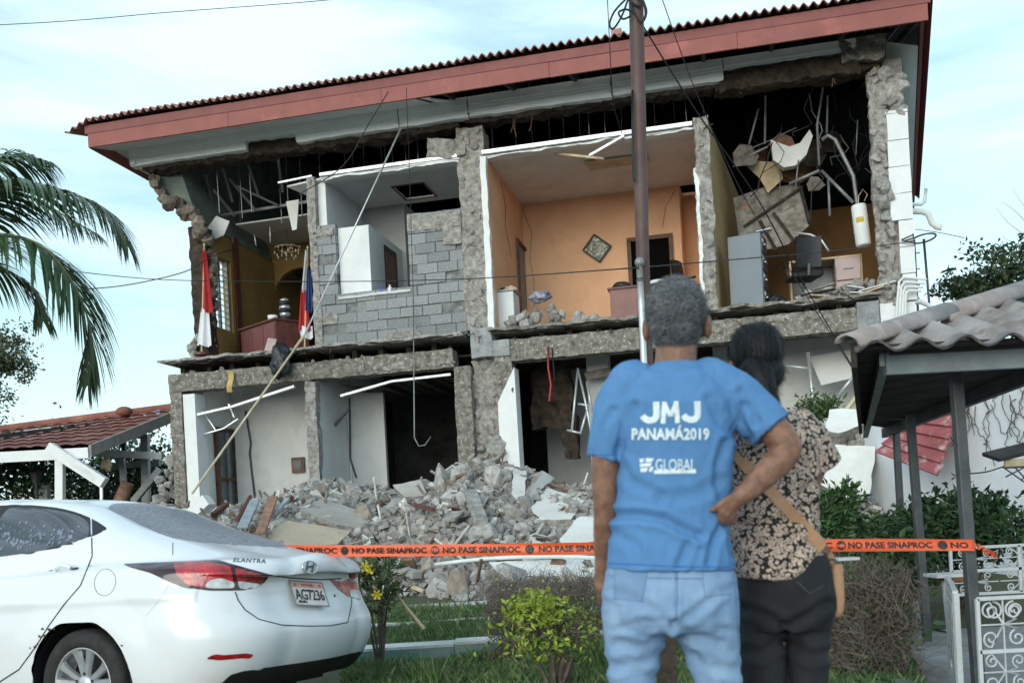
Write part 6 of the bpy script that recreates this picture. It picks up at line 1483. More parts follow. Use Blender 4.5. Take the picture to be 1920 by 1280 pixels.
m = MB(); ball(m, h2((0, -.014, .016)), (.077, .094, .088), 14, hr2); ball(m, h2((0.0, -.035, -.045)), (.070, .070, .062), 12, hr2)
limb(m, [(1416, 700, YW - .07, .050), (1428, 730, YW - .085, .044), (1440, 760, YW - .10, .034), (1446, 790, YW - .115, .022)])
ball(m, W(1424, 716, YW - .095), (.030, .026, .026), 8)
hm = remeshed(m, .004, 4)
for v in hm.vertices:
    p = v.co; v.co = p + v.normal * (noise.noise((p.x * 130, p.y * 40, p.z * 14)) * .0028 + noise.noise(p * 20) * .004) - BW2
hm.materials.append(M_hairb); HB = link('hair', hm, WOM)
m = MB(); vs = [(v.co.copy(), v.normal.copy()) for v in hm.vertices]
tail = W(1436, 735, YW - .1) - BW2
for k in range(6000):
    p, n_ = rh.choice(vs); g_ = (tail - p); g_ = g_.normalized() if p.z > tail.z else Vector((.1, -.1, -1)); t = (g_ - n_ * g_.dot(n_)); 
    if t.length < .2: continue
    t.normalize(); b = n_.cross(t) * .0005; L_ = rh.uniform(.02, .05); q = [p + n_ * .0005, p + n_ * .003 + t * L_ * .5, p + n_ * rh.uniform(-.001, .003) + t * L_]; m.add([q[0] - b, q[0] + b, q[1] - b, q[1] + b, q[2]], [(0, 1, 3, 2), (2, 3, 4)])
m.build('hair_strands', M_hairb, HB, kind='stuff')
m = MB(); c = W(1424, 716, YW - .098) - BW2; m.tube([c + Vector((.034 * cos(a), -.008, .024 * sin(a))) for a in [2 * pi * k / 16 for k in range(17)]], .006, 6); m.build('hair_tie', M_black, HB, True)
# leopard blouse
M_leo = bpy.data.materials.new('leopard_print'); M_leo.use_nodes = True; t_ = M_leo.node_tree; N_ = t_.nodes; b_ = N_['Principled BSDF']; b_.inputs['Roughness'].default_value = .85
tcn = N_.new('ShaderNodeTexCoord'); wz = N_.new('ShaderNodeTexNoise'); wz.inputs['Scale'].default_value = 26; wz.inputs['Detail'].default_value = 2
av = N_.new('ShaderNodeMix'); av.data_type = 'VECTOR'; av.inputs['Factor'].default_value = .016
vo = N_.new('ShaderNodeTexVoronoi'); vo.inputs['Scale'].default_value = 82; vo.inputs['Randomness'].default_value = .8
rm = N_.new('ShaderNodeValToRGB'); e_ = rm.color_ramp.elements; e_[0].position = .0; e_[0].color = (.012, .010, .010, 1); e_[1].position = .27; e_[1].color = (.50, .38, .30, 1)
for p_, c_ in ((.20, (.015, .012, .012, 1)), (.50, (.56, .44, .36, 1)), (.58, (.012, .010, .010, 1)), (1.0, (.012, .010, .010, 1))): q = e_.new(p_); q.color = c_
LL = t_.links.new; LL(tcn.outputs['Object'], wz.inputs['Vector']); LL(tcn.outputs['Object'], av.inputs['A']); LL(wz.outputs['Color'], av.inputs['B']); LL(av.outputs['Result'], vo.inputs['Vector']); LL(vo.outputs['Distance'], rm.inputs['Fac']); LL(rm.outputs['Color'], b_.inputs['Base Color'])
m = MB()
m.loft([rg(y, xl, xr, df, db, YW, 32, e) for y, xl, xr, df, db, e in ((758, 1392, 1452, .055, .055, 2), (772, 1382, 1482, .075, .07, 2.2), (788, 1368, 1510, .09, .085, 2.3), (815, 1360, 1526, .11, .10, 2.4), (860, 1362, 1528, .125, .11, 2.4), (920, 1368, 1528, .13, .11, 2.4), (960, 1370, 1529, .13, .11, 2.4), (1000, 1370, 1536, .135, .115, 2.4), (1032, 1372, 1545, .14, .12, 2.4))])
# rounded tail hem
m.loft([rg(y, xl, xr, df, db, YW, 32, 2.4) for y, xl, xr, df, db in ((1025, 1372, 1544, .135, .12), (1050, 1373, 1538, .125, .128), (1068, 1375, 1518, .11, .134), (1082, 1380, 1480, .07, .136))])
limb(m, [(1500, 802, YW, .060), (1520, 825, YW + .005, .058)]); m.tube([W(1500, 802, YW), W(1522, 832, YW + .003), W(1540, 862, YW + .008), W(1549, 876, YW + .01)], [.060, .057, .053, .052], 18)
m.tube([W(1385, 805, YW), W(1366, 835, YW + .01), W(1354, 872, YW + .03)], [.06, .057, .052], 18)
bm_ = remeshed(m, .005, 5)
shift(bm_, BW2)
cloth_noise(bm_, .008, 9)
folds(bm_, BW2, [(((1385, 985), (1430, 985), (1480, 970), (1520, 950)), .009, 10), (((1390, 940), (1430, 920), (1440, 880)), .007, 10), (((1530, 900), (1505, 930), (1500, 970)), .007, 10), (((1535, 1000), (1500, 1030), (1470, 1075)), .007, 10), (((1520, 880), (1500, 850), (1490, 820)), .006, 9), (((1400, 1010), (1440, 1030), (1490, 1010)), .006, 11)])
bm_.materials.append(M_leo); BL = link('blouse', bm_, WOM)
w_bvh = BVHTree.FromPolygons([v.co + BW2 for v in bm_.vertices], [tuple(p.vertices) for p in bm_.polygons])
# trousers
M_trou = mat('black_denim', (.016, .017, .020), .85, var=.3, sc=9, bump=.12, bsc=300)
m = MB(); m.loft([rg(y, xl, xr, df, db, YW, 30, 2.4) for y, xl, xr, df, db in ((1010, 1385, 1536, .11, .10), (1050, 1382, 1551, .115, .118), (1100, 1382, 1559, .12, .132), (1140, 1383, 1560, .115, .13), (1175, 1386, 1558, .10, .105))])
for rows in ([(1150, 1384, 1470), (1200, 1386, 1468), (1280, 1390, 1470), (1420, 1396, 1466), (1580, 1404, 1464), (1600, 1404, 1464)], [(1150, 1472, 1559), (1200, 1474, 1556), (1280, 1476, 1551), (1420, 1476, 1545), (1580, 1478, 1540), (1600, 1478, 1540)]): m.loft([rg(y, xl, xr, (xr - xl) / 1260 * 1.1, (xr - xl) / 1260 * 1.2, YW, 22, 2.1) for y, xl, xr in rows])
tm = remeshed(m, .0055, 5)
shift(tm, BW2)
cloth_noise(tm, .006, 8); folds(tm, BW2, [(((1470, 1175), (1430, 1150), (1395, 1140)), .008, 10), (((1473, 1175), (1515, 1155), (1550, 1130)), .008, 10), (((1465, 1200), (1430, 1225), (1395, 1220)), .007, 11), (((1480, 1205), (1520, 1230), (1550, 1225)), .007, 11)])
tm.materials.append(M_trou); TR = link('trousers', tm, WOM)
t_bvh = BVHTree.FromPolygons([v.co + BW2 for v in tm.vertices], [tuple(p.vertices) for p in tm.polygons])
draped_line('pocket_seam', ((1495, 1090), (1518, 1112), (1546, 1096)), .0014, MT['dark_steel'], TR, t_bvh, BW2)
for x in (1434, 1510):
    p = W(x, 1612, YW) - BW2; m = MB(); ball(m, Vector((p.x, .05, .035)), (.042, .12, .04), 10); sh = remeshed(m, .006, 4); sh.materials.append(M_shoe); link('shoe', sh, WOM)
# shoulder bag with tan strap
M_strap = mat('tan_leather', (.42, .24, .13), .55, var=.12, sc=9, bump=.06)
bp = W(1568, 1110, YW + .0); BAG = empty('shoulder_bag', bp, 0, 'tan shoulder bag whose strap crosses the leopard print blouse', 'bag')
Q = []
for x, y in ((1374, 846), (1392, 868), (1415, 892), (1437, 914), (1465, 944), (1495, 975), (1520, 1002), (1541, 1028), (1552, 1040), (1560, 1056)):
    d = ray(x, y).normalized(); h = w_bvh.ray_cast(Vector((0, 0, EYE)), d); Q.append((h[0] - Vector((0, .012, 0))) if h[0] else W(x, y, YW - .02 if y > 1000 else YW - .1))
m = MB(); V = []; 
for i, p in enumerate(Q):
    t = (Q[min(i + 1, len(Q) - 1)] - Q[max(i - 1, 0)]).normalized(); s = t.cross(Vector((0, 1, 0))).normalized() * .0165; V.append([p - s - bp, p + s - bp, p + s + Vector((0, .003, 0)) - bp, p - s + Vector((0, .003, 0)) - bp])
m.loft(V); fixn(m.build('strap', M_strap, BAG))
m = MB(); m.loft([rg(y, xl, xr, .07, .07, YW + .02, 16, 4) for y, xl, xr in ((1056, 1549, 1570), (1070, 1546, 1572), (1120, 1546, 1574), (1142, 1546, 1572), (1152, 1550, 1566))]); m.v = [tuple(Vector(v) - bp) for v in m.v]; fixn(m.build('body', M_strap, BAG, True))
m = MB(); p = W(1560, 1056, YW - .03) - bp; m.tube([p + Vector((.014 * cos(a), 0, .014 * sin(a))) for a in [2 * pi * k / 14 for k in range(15)]], .003, 6); m.build('ring', M_dsteel, BAG, True)
# ================================================================ POLE AND WIRES
M_polem = mat('rusty_brown_pole', (.115, .065, .058), .55, col2=(.075, .045, .042), sc=4, bump=.08, dirt=(.16, .12, .11), dlo=.52, dhi=.75)
YP = 9.6
pt = [W(x, y, YP) for x, y in ((1190.0, -300), (1192.5, 0), (1205, 480), (1213, 690), (1222, 1000), (1228, 1165))]
PO = empty('utility_pole', pt[-1], 0, 'rusty brown steel utility pole rising behind the man in blue', 'pole')
m = MB(); m.tube([p - pt[-1] for p in pt], [.070, .070, .062, .062, .062, .065], 18); m.build('shaft', M_polem, PO, True)
cq = [W(x, y, YP - .10) for x, y in ((1199, 500), (1203, 580), (1208, 690), (1216, 1000), (1220, 1160))]
m = MB(); m.tube([p - pt[-1] for p in cq], .030, 12); CDT = m.build('conduit', M_alu, PO, True)
m = MB(); ball(m, W(1199, 492, YP - .1) - pt[-1], (.045, .045, .05), 8); m.build('weather_head', M_steel, CDT, True)
m = MB(); m.tube([W(1200, 522, YP - .1) - pt[-1], W(1200.5, 528, YP - .1) - pt[-1]], .036, 12); m.build('band', M_dsteel, CDT, True)
m = MB(); m.tube([W(x, y, YP - .09) - pt[-1] for x, y in ((1186, 170), (1186, 240), (1188, 330), (1190, 340))], .012, 6); m.build('pole_cable', M_cable, PO, True)
def wire(pts, r, label, name='overhead_wire', mt=M_cable, grp=None):
    P = [W(*p) for p in pts]; Q = []
    for i in range(len(P) - 1):
        for s in range(8): a, b, c, d = [P[max(0, min(len(P) - 1, i + k))] for k in (-1, 0, 1, 2)]; Q.append(crs(a, b, c, d, s / 8))
    Q.append(P[-1]); c = Q[0]; m = MB(); m.tube([q - c for q in Q], r, 5); o = m.build(name, mt, None, True); o.location = c; return tag(o, label, 'wire', grp)
wire([(-900, 90, 16), (-60, 50, 16), (150, 38, 16), (310, 24, 16), (620, 0, 16), (800, -25, 16), (1300, -90, 16), (2200, -200, 16)], .006, 'thin wire crossing the sky at the upper corner over the palm')
wire([(90, 503, 17), (300, 524, 16.5), (590, 528, 15.5), (870, 523, 14), (1195, 502, YP - .15)], .007, 'long dark wire running level across the facade to the pole')
wire([(1195, 502, YP - .15), (1360, 488, 11.5), (1500, 476, 13.5), (1640, 462, 15.3), (1712, 452, 15.9)], .007, 'dark wire from the pole to the bracket on the white corner column')
wire([(150, 543, 18.5), (240, 534, 18.3), (345, 510, 18.4), (400, 480, 18.8), (440, 466, 19.5)], .010, 'dark cable drooping into the left upper room')
wire([(1200, 40, YP), (1310, 215, 11), (1420, 372, 12), (1500, 520, 13), (1600, 690, 13.5)], .008, 'dark service cable running down from the pole top to the canopy corner')
wire([(1235, -20, 12), (1305, 172, 12.5), (1395, 368, 13), (1490, 520, 13.4), (1598, 690, 13.5)], .006, 'thin cable beside the service cable, from the sky to the canopy corner')
wire([(1138, -20, 13), (1143, 80, 13), (1150, 190, 13.5), (1166, 250, 14)], .006, 'hair thin wire hanging from the sky left of the pole')
wire([(728, 172, 16.7), (690, 235, 16.8), (642, 312, 16.9), (560, 365, 17.2)], .009, 'thin dark cable slanting under the eave above the block wall')
wire([(762, 165, 16.6), (765, 250, 16.7), (768, 330, 17), (775, 560, 17.4)], .006, 'thin vertical wire hanging from the eave before the grey room')
wire([(1716, 430, 15.6), (1760, 436, 15.8), (1808, 446, 16)], .006, 'short thin wire sticking out to the side of the corner column')
CLB = ['widest', 'second', 'third', 'fourth', 'fifth', 'smallest']
for k, pts in enumerate((((1172, 0), (1152, 22), (1143, 45), (1150, 54), (1166, 30), (1180, -8)), ((1183, 30), (1168, 36), (1160, 24), (1172, 18), (1186, 22)), ((1203, -5), (1212, 20), (1208, 38), (1200, 42)), ((1196, -5), (1206, 5), (1210, 28), (1203, 44)), ((1178, -10), (1185, 15), (1198, 40)), ((1184, 5), (1200, 12), (1206, -8)))):
    wire([(x, y, YP - .09) for x, y in pts], .010, CLB[k] + ' looped black cable tied at the top of the pole', 'cable_loop', M_cable, 'cable loops on the pole')
# things fixed on the right end of the building
def bt(pts, n_, r, mt, label, cat, name, grp=None):
    P = [F(x, y, n_) for x, y in pts]; c = P[0]; m = MB(); m.tube([p - c for p in P], r, 10); o = m.build(name, mt, None, True); o.location = BW(*c); o.rotation_euler = (0, 0, -PHI); return tag(o, label, cat, grp)
bt(((1708, 383), (1728, 383), (1733, 379), (1735, 368), (1736, 354)), .8, .028, M_pvc, 'small white elbow pipe sticking up beside the corner column', 'pipe', 'drain_pipe')
bt(((1706, 396), (1730, 397), (1740, 401), (1744, 410), (1747, 418), (1756, 425), (1766, 427)), .7, .050, M_pvc, 'thick white swan neck drain pipe beside the corner column', 'pipe', 'drain_pipe')
bt(((1714, 567), (1726, 566), (1740, 572), (1752, 580)), .5, .040, M_pvc, 'lower white drain pipe pointing down behind the canopy', 'pipe', 'drain_pipe')
for k in range(4):
    bt(((1737 - 3 * k, 524 + 7 * k), (1712 - 2 * k, 521 + 8 * k), (1694 + 2 * k, 520 + 9 * k), (1686 + 4 * k, 528 + 9 * k), (1683 + 5 * k, 560 + 6 * k), (1677 + 6 * k, 645)), -.10 - .02 * k, .022, M_pvc, ['white conduit bent over the corner, topmost of the bundle', 'white conduit bent over the corner, second of the bundle', 'white conduit bent over the corner, third of the bundle', 'white conduit bent over the corner, lowest of the bundle'][k], 'conduit', 'white_conduit', 'white conduits at the corner')
lc = F(1716, 560, 1.0); LD = bempty('roof_ladder', lc.x, 1.0, lc.z, 'black iron ladder with a safety hoop beside the corner column', 'ladder')
def lp(x, y, n_=1.0): return F(x, y, n_) - lc
for p, q in (((1714, 450), (1722, 600)), ((1732, 448), (1745, 600))): m = MB(); m.tube([lp(*p), lp(*q)], .022, 6); m.build('rail', M_dsteel, LD, True)
hc_ = lp(1732, 447); m = MB(); m.tube([hc_ + Vector((.19 * cos(a), .30 * sin(a), .012 * cos(a))) for a in [2 * pi * k / 24 for k in range(25)]], .016, 6); m.build('hoop', M_dsteel, LD, True)
for y in (475, 505, 535, 560): m = MB(); m.tube([lp(1716, y), lp(1725, y - 1)], .010, 5); m.build('rung', M_dsteel, LD, True)
# bracket where the wire lands
bq = F(1705, 448, -.08); o = MB(); [o.tube([F(a, b, -.1) - bq for a, b in pts], .012, 5) for pts in (((1690, 450), (1712, 440)), ((1690, 450), (1714, 456)), ((1712, 438), (1714, 458)), ((1695, 452), (1712, 447)))]
o = o.build('wire_bracket', M_dsteel, None, kind='stuff') if False else o.build('wire_bracket', M_dsteel); o.location = BW(*bq); o.rotation_euler = (0, 0, -PHI); tag(o, 'black wire bracket on the white corner column', 'bracket')

# ================================================================ BARRIER TAPE
M_tape = mat('orange_tape', (.78, .115, .035), .45, var=.06, sc=5, bump=.05, bsc=12)
tp = [W(x, y, Y) for x, y, Y in ((440, 1028, 6.75), (540, 1031, 6.6), (650, 1032, 6.45), (800, 1031, 6.3), (1000, 1029, 6.15), (1117, 1027, 6.05), (1300, 1024.5, 5.95), (1545, 1022, 5.9), (1690, 1021, 5.85), (1826, 1021.5, 5.78))]
def tape_pt(s):
    f = s * (len(tp) - 1); i = min(int(f), len(tp) - 2); t = f - i; a, b, c, d = [tp[max(0, min(len(tp) - 1, i + k))] for k in (-1, 0, 1, 2)]; return crs(a, b, c, d, t)
NS = 220; path = [tape_pt(k / NS) for k in range(NS + 1)]; cum = [0]
for a, b in zip(path, path[1:]): cum.append(cum[-1] + (b - a).length)
def tp_at(L_):
    L_ = max(0, min(cum[-1] - 1e-4, L_)); k = max(0, min(NS - 1, int(L_ / cum[-1] * NS)))
    while k < NS - 1 and cum[k + 1] < L_: k += 1
    while k > 0 and cum[k] > L_: k -= 1
    t = (L_ - cum[k]) / (cum[k + 1] - cum[k]); return path[k].lerp(path[k + 1], t)
TB = tp[0].copy(); TAPE = empty('barrier_tape', TB, 0, 'orange barrier tape with black lettering stretched before the rubble', 'tape'); TH = .0365
def twist(L_): return .10 * sin(L_ * 1.7) + .05 * sin(L_ * 4.3 + 1)
def tape_off(L_, h):
    pinch = 1 - .12 * max(0, 1 - abs(L_ - cum[-1]) / .5); return tp_at(L_) + Vector((0, h * sin(twist(L_)), h * cos(twist(L_)) * pinch)) + Vector((0, .004 * sin(h * 90 + L_ * 3), 0))
m = MB(); m.grid(lambda i, j: tape_off(cum[-1] * i, TH * (2 * j - 1)) - TB, 260, 6); m.build('band', M_tape, TAPE, True)
M_tink = mat('tape_ink', (.022, .016, .016), .5, bump=0)
Vt, Ft = text_mesh('NO PASE SINAPROC', .055, .0022, 0, 1.0, .02); ax, bx = min(v.x for v in Vt), max(v.x for v in Vt); ay, by = min(v.y for v in Vt), max(v.y for v in Vt)
def L_of_px(x):
    lo, hi = 0, cum[-1]
    for _ in range(30):
        mid = (lo + hi) / 2
        if pix(tp_at(mid))[0] < x: lo = mid
        else: hi = mid
    return lo
def tape_disc(x):
    L0 = L_of_px(x); m = MB(); m.add([tape_off(L0 + .027 * cos(2 * pi * k / 18), .027 * sin(2 * pi * k / 18)) + Vector((0, -.0025, 0)) - TB for k in range(18)], [tuple(range(18))]); e = m.build('seal', M_tink, TAPE)
    m = MB(); m.add([tape_off(L0 + r_ * cos(2 * pi * k / 6 + .5), r_ * sin(2 * pi * k / 6 + .5)) + Vector((0, -.004, 0)) - TB for r_ in (.018, .010) for k in range(6)], [(k, (k + 1) % 6, (k + 1) % 6 + 6, k + 6) for k in range(0, 6, 2)]); m.build('seal_print', mat('tape_seal_blue', (.10, .09, .14), .5, bump=0) if 'tape_seal_blue' not in MT else MT['tape_seal_blue'], e)
for x0, x1 in ((487, 632), (660, 800), (830, 976), (1010, 1160), (1190, 1345), (1375, 1560), (1590, 1748), (1782, 1822)):
    L0, L1 = L_of_px(x0), L_of_px(x1 if x1 != 1822 else 1940); 
    if x1 == 1822: V2, F2 = text_mesh('NO', .055, .0022, 0, 1.0, .02); L1 = L_of_px(1816); a2, b2 = min(v.x for v in V2), max(v.x for v in V2)
    else: V2, F2, a2, b2 = Vt, Ft, ax, bx
    vs = [tape_off(L0 + (L1 - L0) * (v.x - a2) / (b2 - a2), -.019 + .038 * (v.y - ay) / (by - ay)) + Vector((0, -.0025, 0)) - TB for v in V2]
    me = bpy.data.meshes.new('lettering'); me.from_pydata(vs, [], F2); me.materials.append(M_tink); me.update(); link('lettering', me, TAPE)
for x in (646, 816, 993, 1177, 1577, 1767): tape_disc(x)
# knot and twisted tail
e0 = tp[-1]; m = MB()
pts = [(1826, 1021), (1838, 1026), (1848, 1033), (1858, 1038), (1868, 1045)]
def tl_(i, j):
    f = i * (len(pts) - 1); k = min(int(f), len(pts) - 2); x = pts[k][0] + (pts[k + 1][0] - pts[k][0]) * (f - k); y = pts[k][1] + (pts[k + 1][1] - pts[k][1]) * (f - k); c = W(x, y, 5.75); h = .018 * (2 * j - 1); a = i * 16; return c + Vector((h * .5 * sin(a), h * sin(a * .9), h * cos(a))) - TB
m.grid(tl_, 60, 4); m.build('tail', M_tape, TAPE, True)
m = MB(); m.tube([W(1812 + 26 * k / 10, 1022 + 3 * sin(k), 5.72) - TB for k in range(11)], .02, 6); m.tube([W(1822, 1022 + 2.5 * k, 5.72) - TB for k in range(7)], .018, 6)
# post that stands between the man's legs
p = W(1250, 1284, 4.6); o = MB(); o.rough((-.042, -.04, 0), (.042, .04, .32 + (1284 - 1175) / 1900 * 4.6 - .32 + .02), .04, .006, 9, 3); o = o.build('wooden_post', mat('dark_weathered_wood', (.065, .048, .036), .9, var=.3, sc=14, bump=.5)); o.location = (p.x, 4.6, W(1250, 1284, 4.6).z - .02); tag(o, 'short dark wooden post seen between the man\'s legs', 'post')

# ================================================================ CANOPY ON THE RIGHT
ZE = 1.95
cA, cB, cC, cD, cE = G(1600, 655, ZE), G(1613, 795, ZE), G(1657, 803, ZE), G(1930, 688, ZE), G(2080, 632, ZE)
cO = Vector((cA.x, cA.y, 0)); CAN = empty('canopy', cO, 0, 'walkway canopy with a wavy grey roof on dark steel posts', 'canopy')
M_fib = mat('fibre_cement_sheet', (.37, .34, .33), .9, col2=(.22, .195, .185), sc=4, bump=.35, dirt=(.17, .14, .125), dsc=5, dlo=.48, dhi=.66)
M_cap = mat('fibre_cement_cap', (.36, .31, .30), .9, col2=(.22, .19, .185), sc=3, bump=.3, dirt=(.45, .42, .41), dsc=4, dlo=.5, dhi=.7)
H_ = W(1935, 556, 6.5); ev = (cE - cA); evn = ev.normalized(); upv = (H_ - cA) - evn * (H_ - cA).dot(evn); sH = (H_ - cA).dot(evn); upl = upv.length; upn = upv.normalized(); wn_ = evn.cross(upn); wn_ = -wn_ if wn_.y > 0 else wn_
print('canopy', [tuple(round(c, 2) for c in q) for q in (cA, cB, cC, cD, cE, H_)], sH, upl)
LE = ev.length
for k in range(3):
    a, b = LE * k / 3, LE * (k + 1) / 3 + .05; m = MB(); nn_ = 60
    def cs(i, j, a=a, b=b):
        s = a + (b - a) * i; top = upl * min(1.6, s / sH); w_ = .027 * cos((s - .33) * 2 * pi / .235)
        return cA + evn * s + upn * (-.06 + (top + .06) * j) + wn_ * (w_ + .03 + .004 * k) - cO
    m.grid(cs, nn_, 6); b0 = len(m.v); m.grid(lambda i, j: Vector(cs(i, j)) - wn_ * .012, nn_, 6)
    for q in range(nn_): m.f.append((q, q + 1, b0 + q + 1, b0 + q)); m.m.append(0)
    m.build('roof_sheet', M_fib, CAN, True)
hd2 = (H_ - cA).normalized()
for k, (a, b, r_) in enumerate(((-.06, .98, .062), (.86, 2.2, .070))):
    m = MB(); a0, b0_ = cA + hd2 * a + wn_ * .03, cA + hd2 * b + wn_ * .05
    side = hd2.cross(wn_).normalized(); n_ = 10
    m.loft([[p + side * r_ * 1.25 * cos(pi * q / n_) + wn_ * r_ * sin(pi * q / n_) - cO for q in range(n_ + 1)] + [p + side * (r_ - .012) * 1.2 * cos(pi * q / n_) + wn_ * (r_ - .014) * sin(pi * q / n_) - cO for q in range(n_, -1, -1)] for p in (a0, a0.lerp(b0_, .5), b0_)]); fixn(m.build('ridge_cap', M_cap, CAN, True))
# far slope of the hip and underside
m = MB(); m.prism([cA - cO, cB - cO, cB.lerp(H_, .5) + Vector((0, 0, .2)) - cO, H_ - cO], (0, .0, -.012)); m.build('far_slope', M_fib, CAN)
M_dwood = mat('dark_board', (.038, .033, .030), .85, var=.3, sc=5, bump=.25)
nb = 9
for k in range(nb):
    t0, t1 = k / nb, (k + 1) / nb - .008; p0, p1 = cA.lerp(cB, t0), cA.lerp(cB, t1); q0, q1 = cE.lerp(cD, min(1, t0 * 2)) if t0 < .5 else cD.lerp(cC, t0 * 2 - 1), cE.lerp(cD, min(1, t1 * 2)) if t1 <= .5 else cD.lerp(cC, t1 * 2 - 1)
    m = MB(); m.prism([p0 - cO, q0 - cO, q1 - cO, p1 - cO], (0, 0, .02)); m.build('soffit_board', M_dwood, CAN)
m = MB(); m.beam(cA + Vector((0, 0, -.03)) - cO, cB + Vector((0, 0, -.03)) - cO, .03, .13); m.build('fascia', M_dwood, CAN)
M_beamg = mat('grey_painted_steel', (.20, .235, .25), .5, var=.15, sc=3, bump=.05, dirt=(.13, .11, .10), dlo=.55, dhi=.75)
m = MB(); p, q = G(1658, 668, ZE - .02), G(2080, 646, ZE - .02); m.beam(p + Vector((0, 0, -.05)) - cO, q + Vector((0, 0, -.05)) - cO, .05, .10); m.build('edge_beam', M_beamg, CAN)
m = MB(); m.beam(cC + Vector((0, 0, -.05)) - cO, cD + Vector((0, 0, -.05)) - cO, .05, .10); m.build('edge_beam', M_dsteel, CAN)
m = MB(); m.beam(G(1658, 668, ZE - .02) - cO, cC + Vector((-.2, 0, -.04)) - cO, .05, .10); m.build('edge_beam', M_beamg, CAN)
for tx_, ty_, bx_, by_, Y in ((1790, 680, 1836, 1296, 5.85), (1706, 775, 1739, 1202, 8.25), (1679, 788, 1698, 1140, 10.4)):
    p, q = W(tx_, ty_, Y), W(bx_, by_, Y); q.z = 0.0; m = MB(); m.beam(q - cO, p - cO, .062, .062); bevel(m.build('post', MT['dark_steel'], CAN), .006)
# ---- path beside the canopy
pl = [(1692, 1172), (1706, 1200), (1748, 1295), (1800, 1420)]
m = MB(); a, b = G(1690, 1168, .02), G(1800, 1420, .02)
m.prism([(a.x, a.y, -.06), (b.x, b.y, -.06), (b.x + 5, b.y, -.06), (a.x + 6, a.y, -.06), (a.x + 4, a.y + 4, -.06), (a.x + .9, a.y + 4, -.06)], (0, 0, .072)); fixn(m.build('path', M_pave)); tag(bpy.data.objects['path'], kind='structure')
m = MB(); m.prism([(a.x - .06, a.y, -.06), (b.x - .06, b.y, -.06), (b.x + .06, b.y, -.06), (a.x + .06, a.y, -.06)], (0, 0, .10)); fixn(m.build('kerb', M_pave)); tag(bpy.data.objects['kerb'], kind='structure')
# pavement under the couple
m = MB(); m.box((-.2, 2.0, -.05), (3.4, 4.25, .10)); o = m.build('pavement', M_pave); tag(o, kind='structure'); bevel(o, .01)

# ---- iron railings
M_iron = mat('white_painted_iron', (.56, .57, .58), .5, var=.06, sc=9, bump=.05, dirt=(.30, .20, .15), dsc=9, dlo=.58, dhi=.75)
def spiral(c, r, a0, turns, dirn, ex, ez, n=22): return [c + (ex * cos(a0 + dirn * t * turns * 2 * pi) + ez * sin(a0 + dirn * t * turns * 2 * pi)) * r * (1 - .78 * t) for t in [k / n for k in range(n + 1)]]
def cscroll(mb, c, w_, h_, ex, ez, r=.006, flip=1):
    """a C scroll: two volutes joined by a bow"""
    rr_ = h_ * .26; P = spiral(c + ez * (h_ / 2 - rr_), rr_, pi / 2, 1.25, flip, ex, ez)[::-1] + [c - ex * flip * w_ * .5] + spiral(c - ez * (h_ / 2 - rr_), rr_, -pi / 2, 1.25, -flip, ex, ez)
    mb.tube(P, r, 5)
def scroll_panel(o, org, ex, ez, w_, h_, parent, r=.006, nx=2, nz=2, name='scrollwork'):
    for i in range(nx):
        for j in range(nz):
            c = org + ex * (w_ * (i + .5) / nx) + ez * (h_ * (j + .5) / nz); a, b = w_ / nx, h_ / nz
            for sx_ in (-1, 1):
                for sz_ in (-1, 1):
                    m = MB(); q = c + ex * sx_ * a * .26 + ez * sz_ * b * .26; k = min(a, b) * .17
                    m.tube(spiral(q, k, (0 if sx_ < 0 else pi) + pi / 2 * sz_, 1.3, -sx_ * sz_, ex, ez)[::-1] + [c], r, 5); m.build(name, M_iron, parent, True)
            m = MB(); m.tube([c - ez * b * .48, c + ez * b * .48], r * .8, 5); m.build('bar', M_iron, parent); m = MB(); m.tube([c - ex * a * .48, c + ex * a * .48], r * .8, 5); m.build('bar', M_iron, parent)
X1 = Vector((1, 0, 0)); Z1 = Vector((0, 0, 1))
# gate in front
o = W(1841, 1300, 5.5); GT = empty('iron_gate', o, 0, 'low white iron gate with scrolls in front of the porch', 'gate'); gw, gh = 1.1, (1300 - 1122) / 1900 * 5.5
for p, q in (((0, 0, 0), (0, 0, gh)), ((gw, 0, 0), (gw, 0, gh)), ((0, 0, gh), (gw, 0, gh)), ((0, 0, 0), (gw, 0, 0)), ((0, 0, gh * .44), (gw, 0, gh * .44))): m = MB(); m.beam(p, q, .020, .020); m.build('frame', M_iron, GT)
scroll_panel(None, Vector((0, 0, gh * .44)), X1, Z1, gw, gh * .56, GT, .0060, 4, 1); scroll_panel(None, Vector((0, 0, 0)), X1, Z1, gw, gh * .44, GT, .0050, 4, 1)
for k in range(4):
    c = Vector((.14 + .27 * k, 0, gh - .07)); m = MB()
    for s in (-1, 1): m.tube(spiral(c + X1 * s * .055, .05, pi / 2 if s < 0 else pi / 2, 1.4, s, X1, Z1), .0062, 5)
    m.build('volute', M_iron, GT, True, kind='stuff')
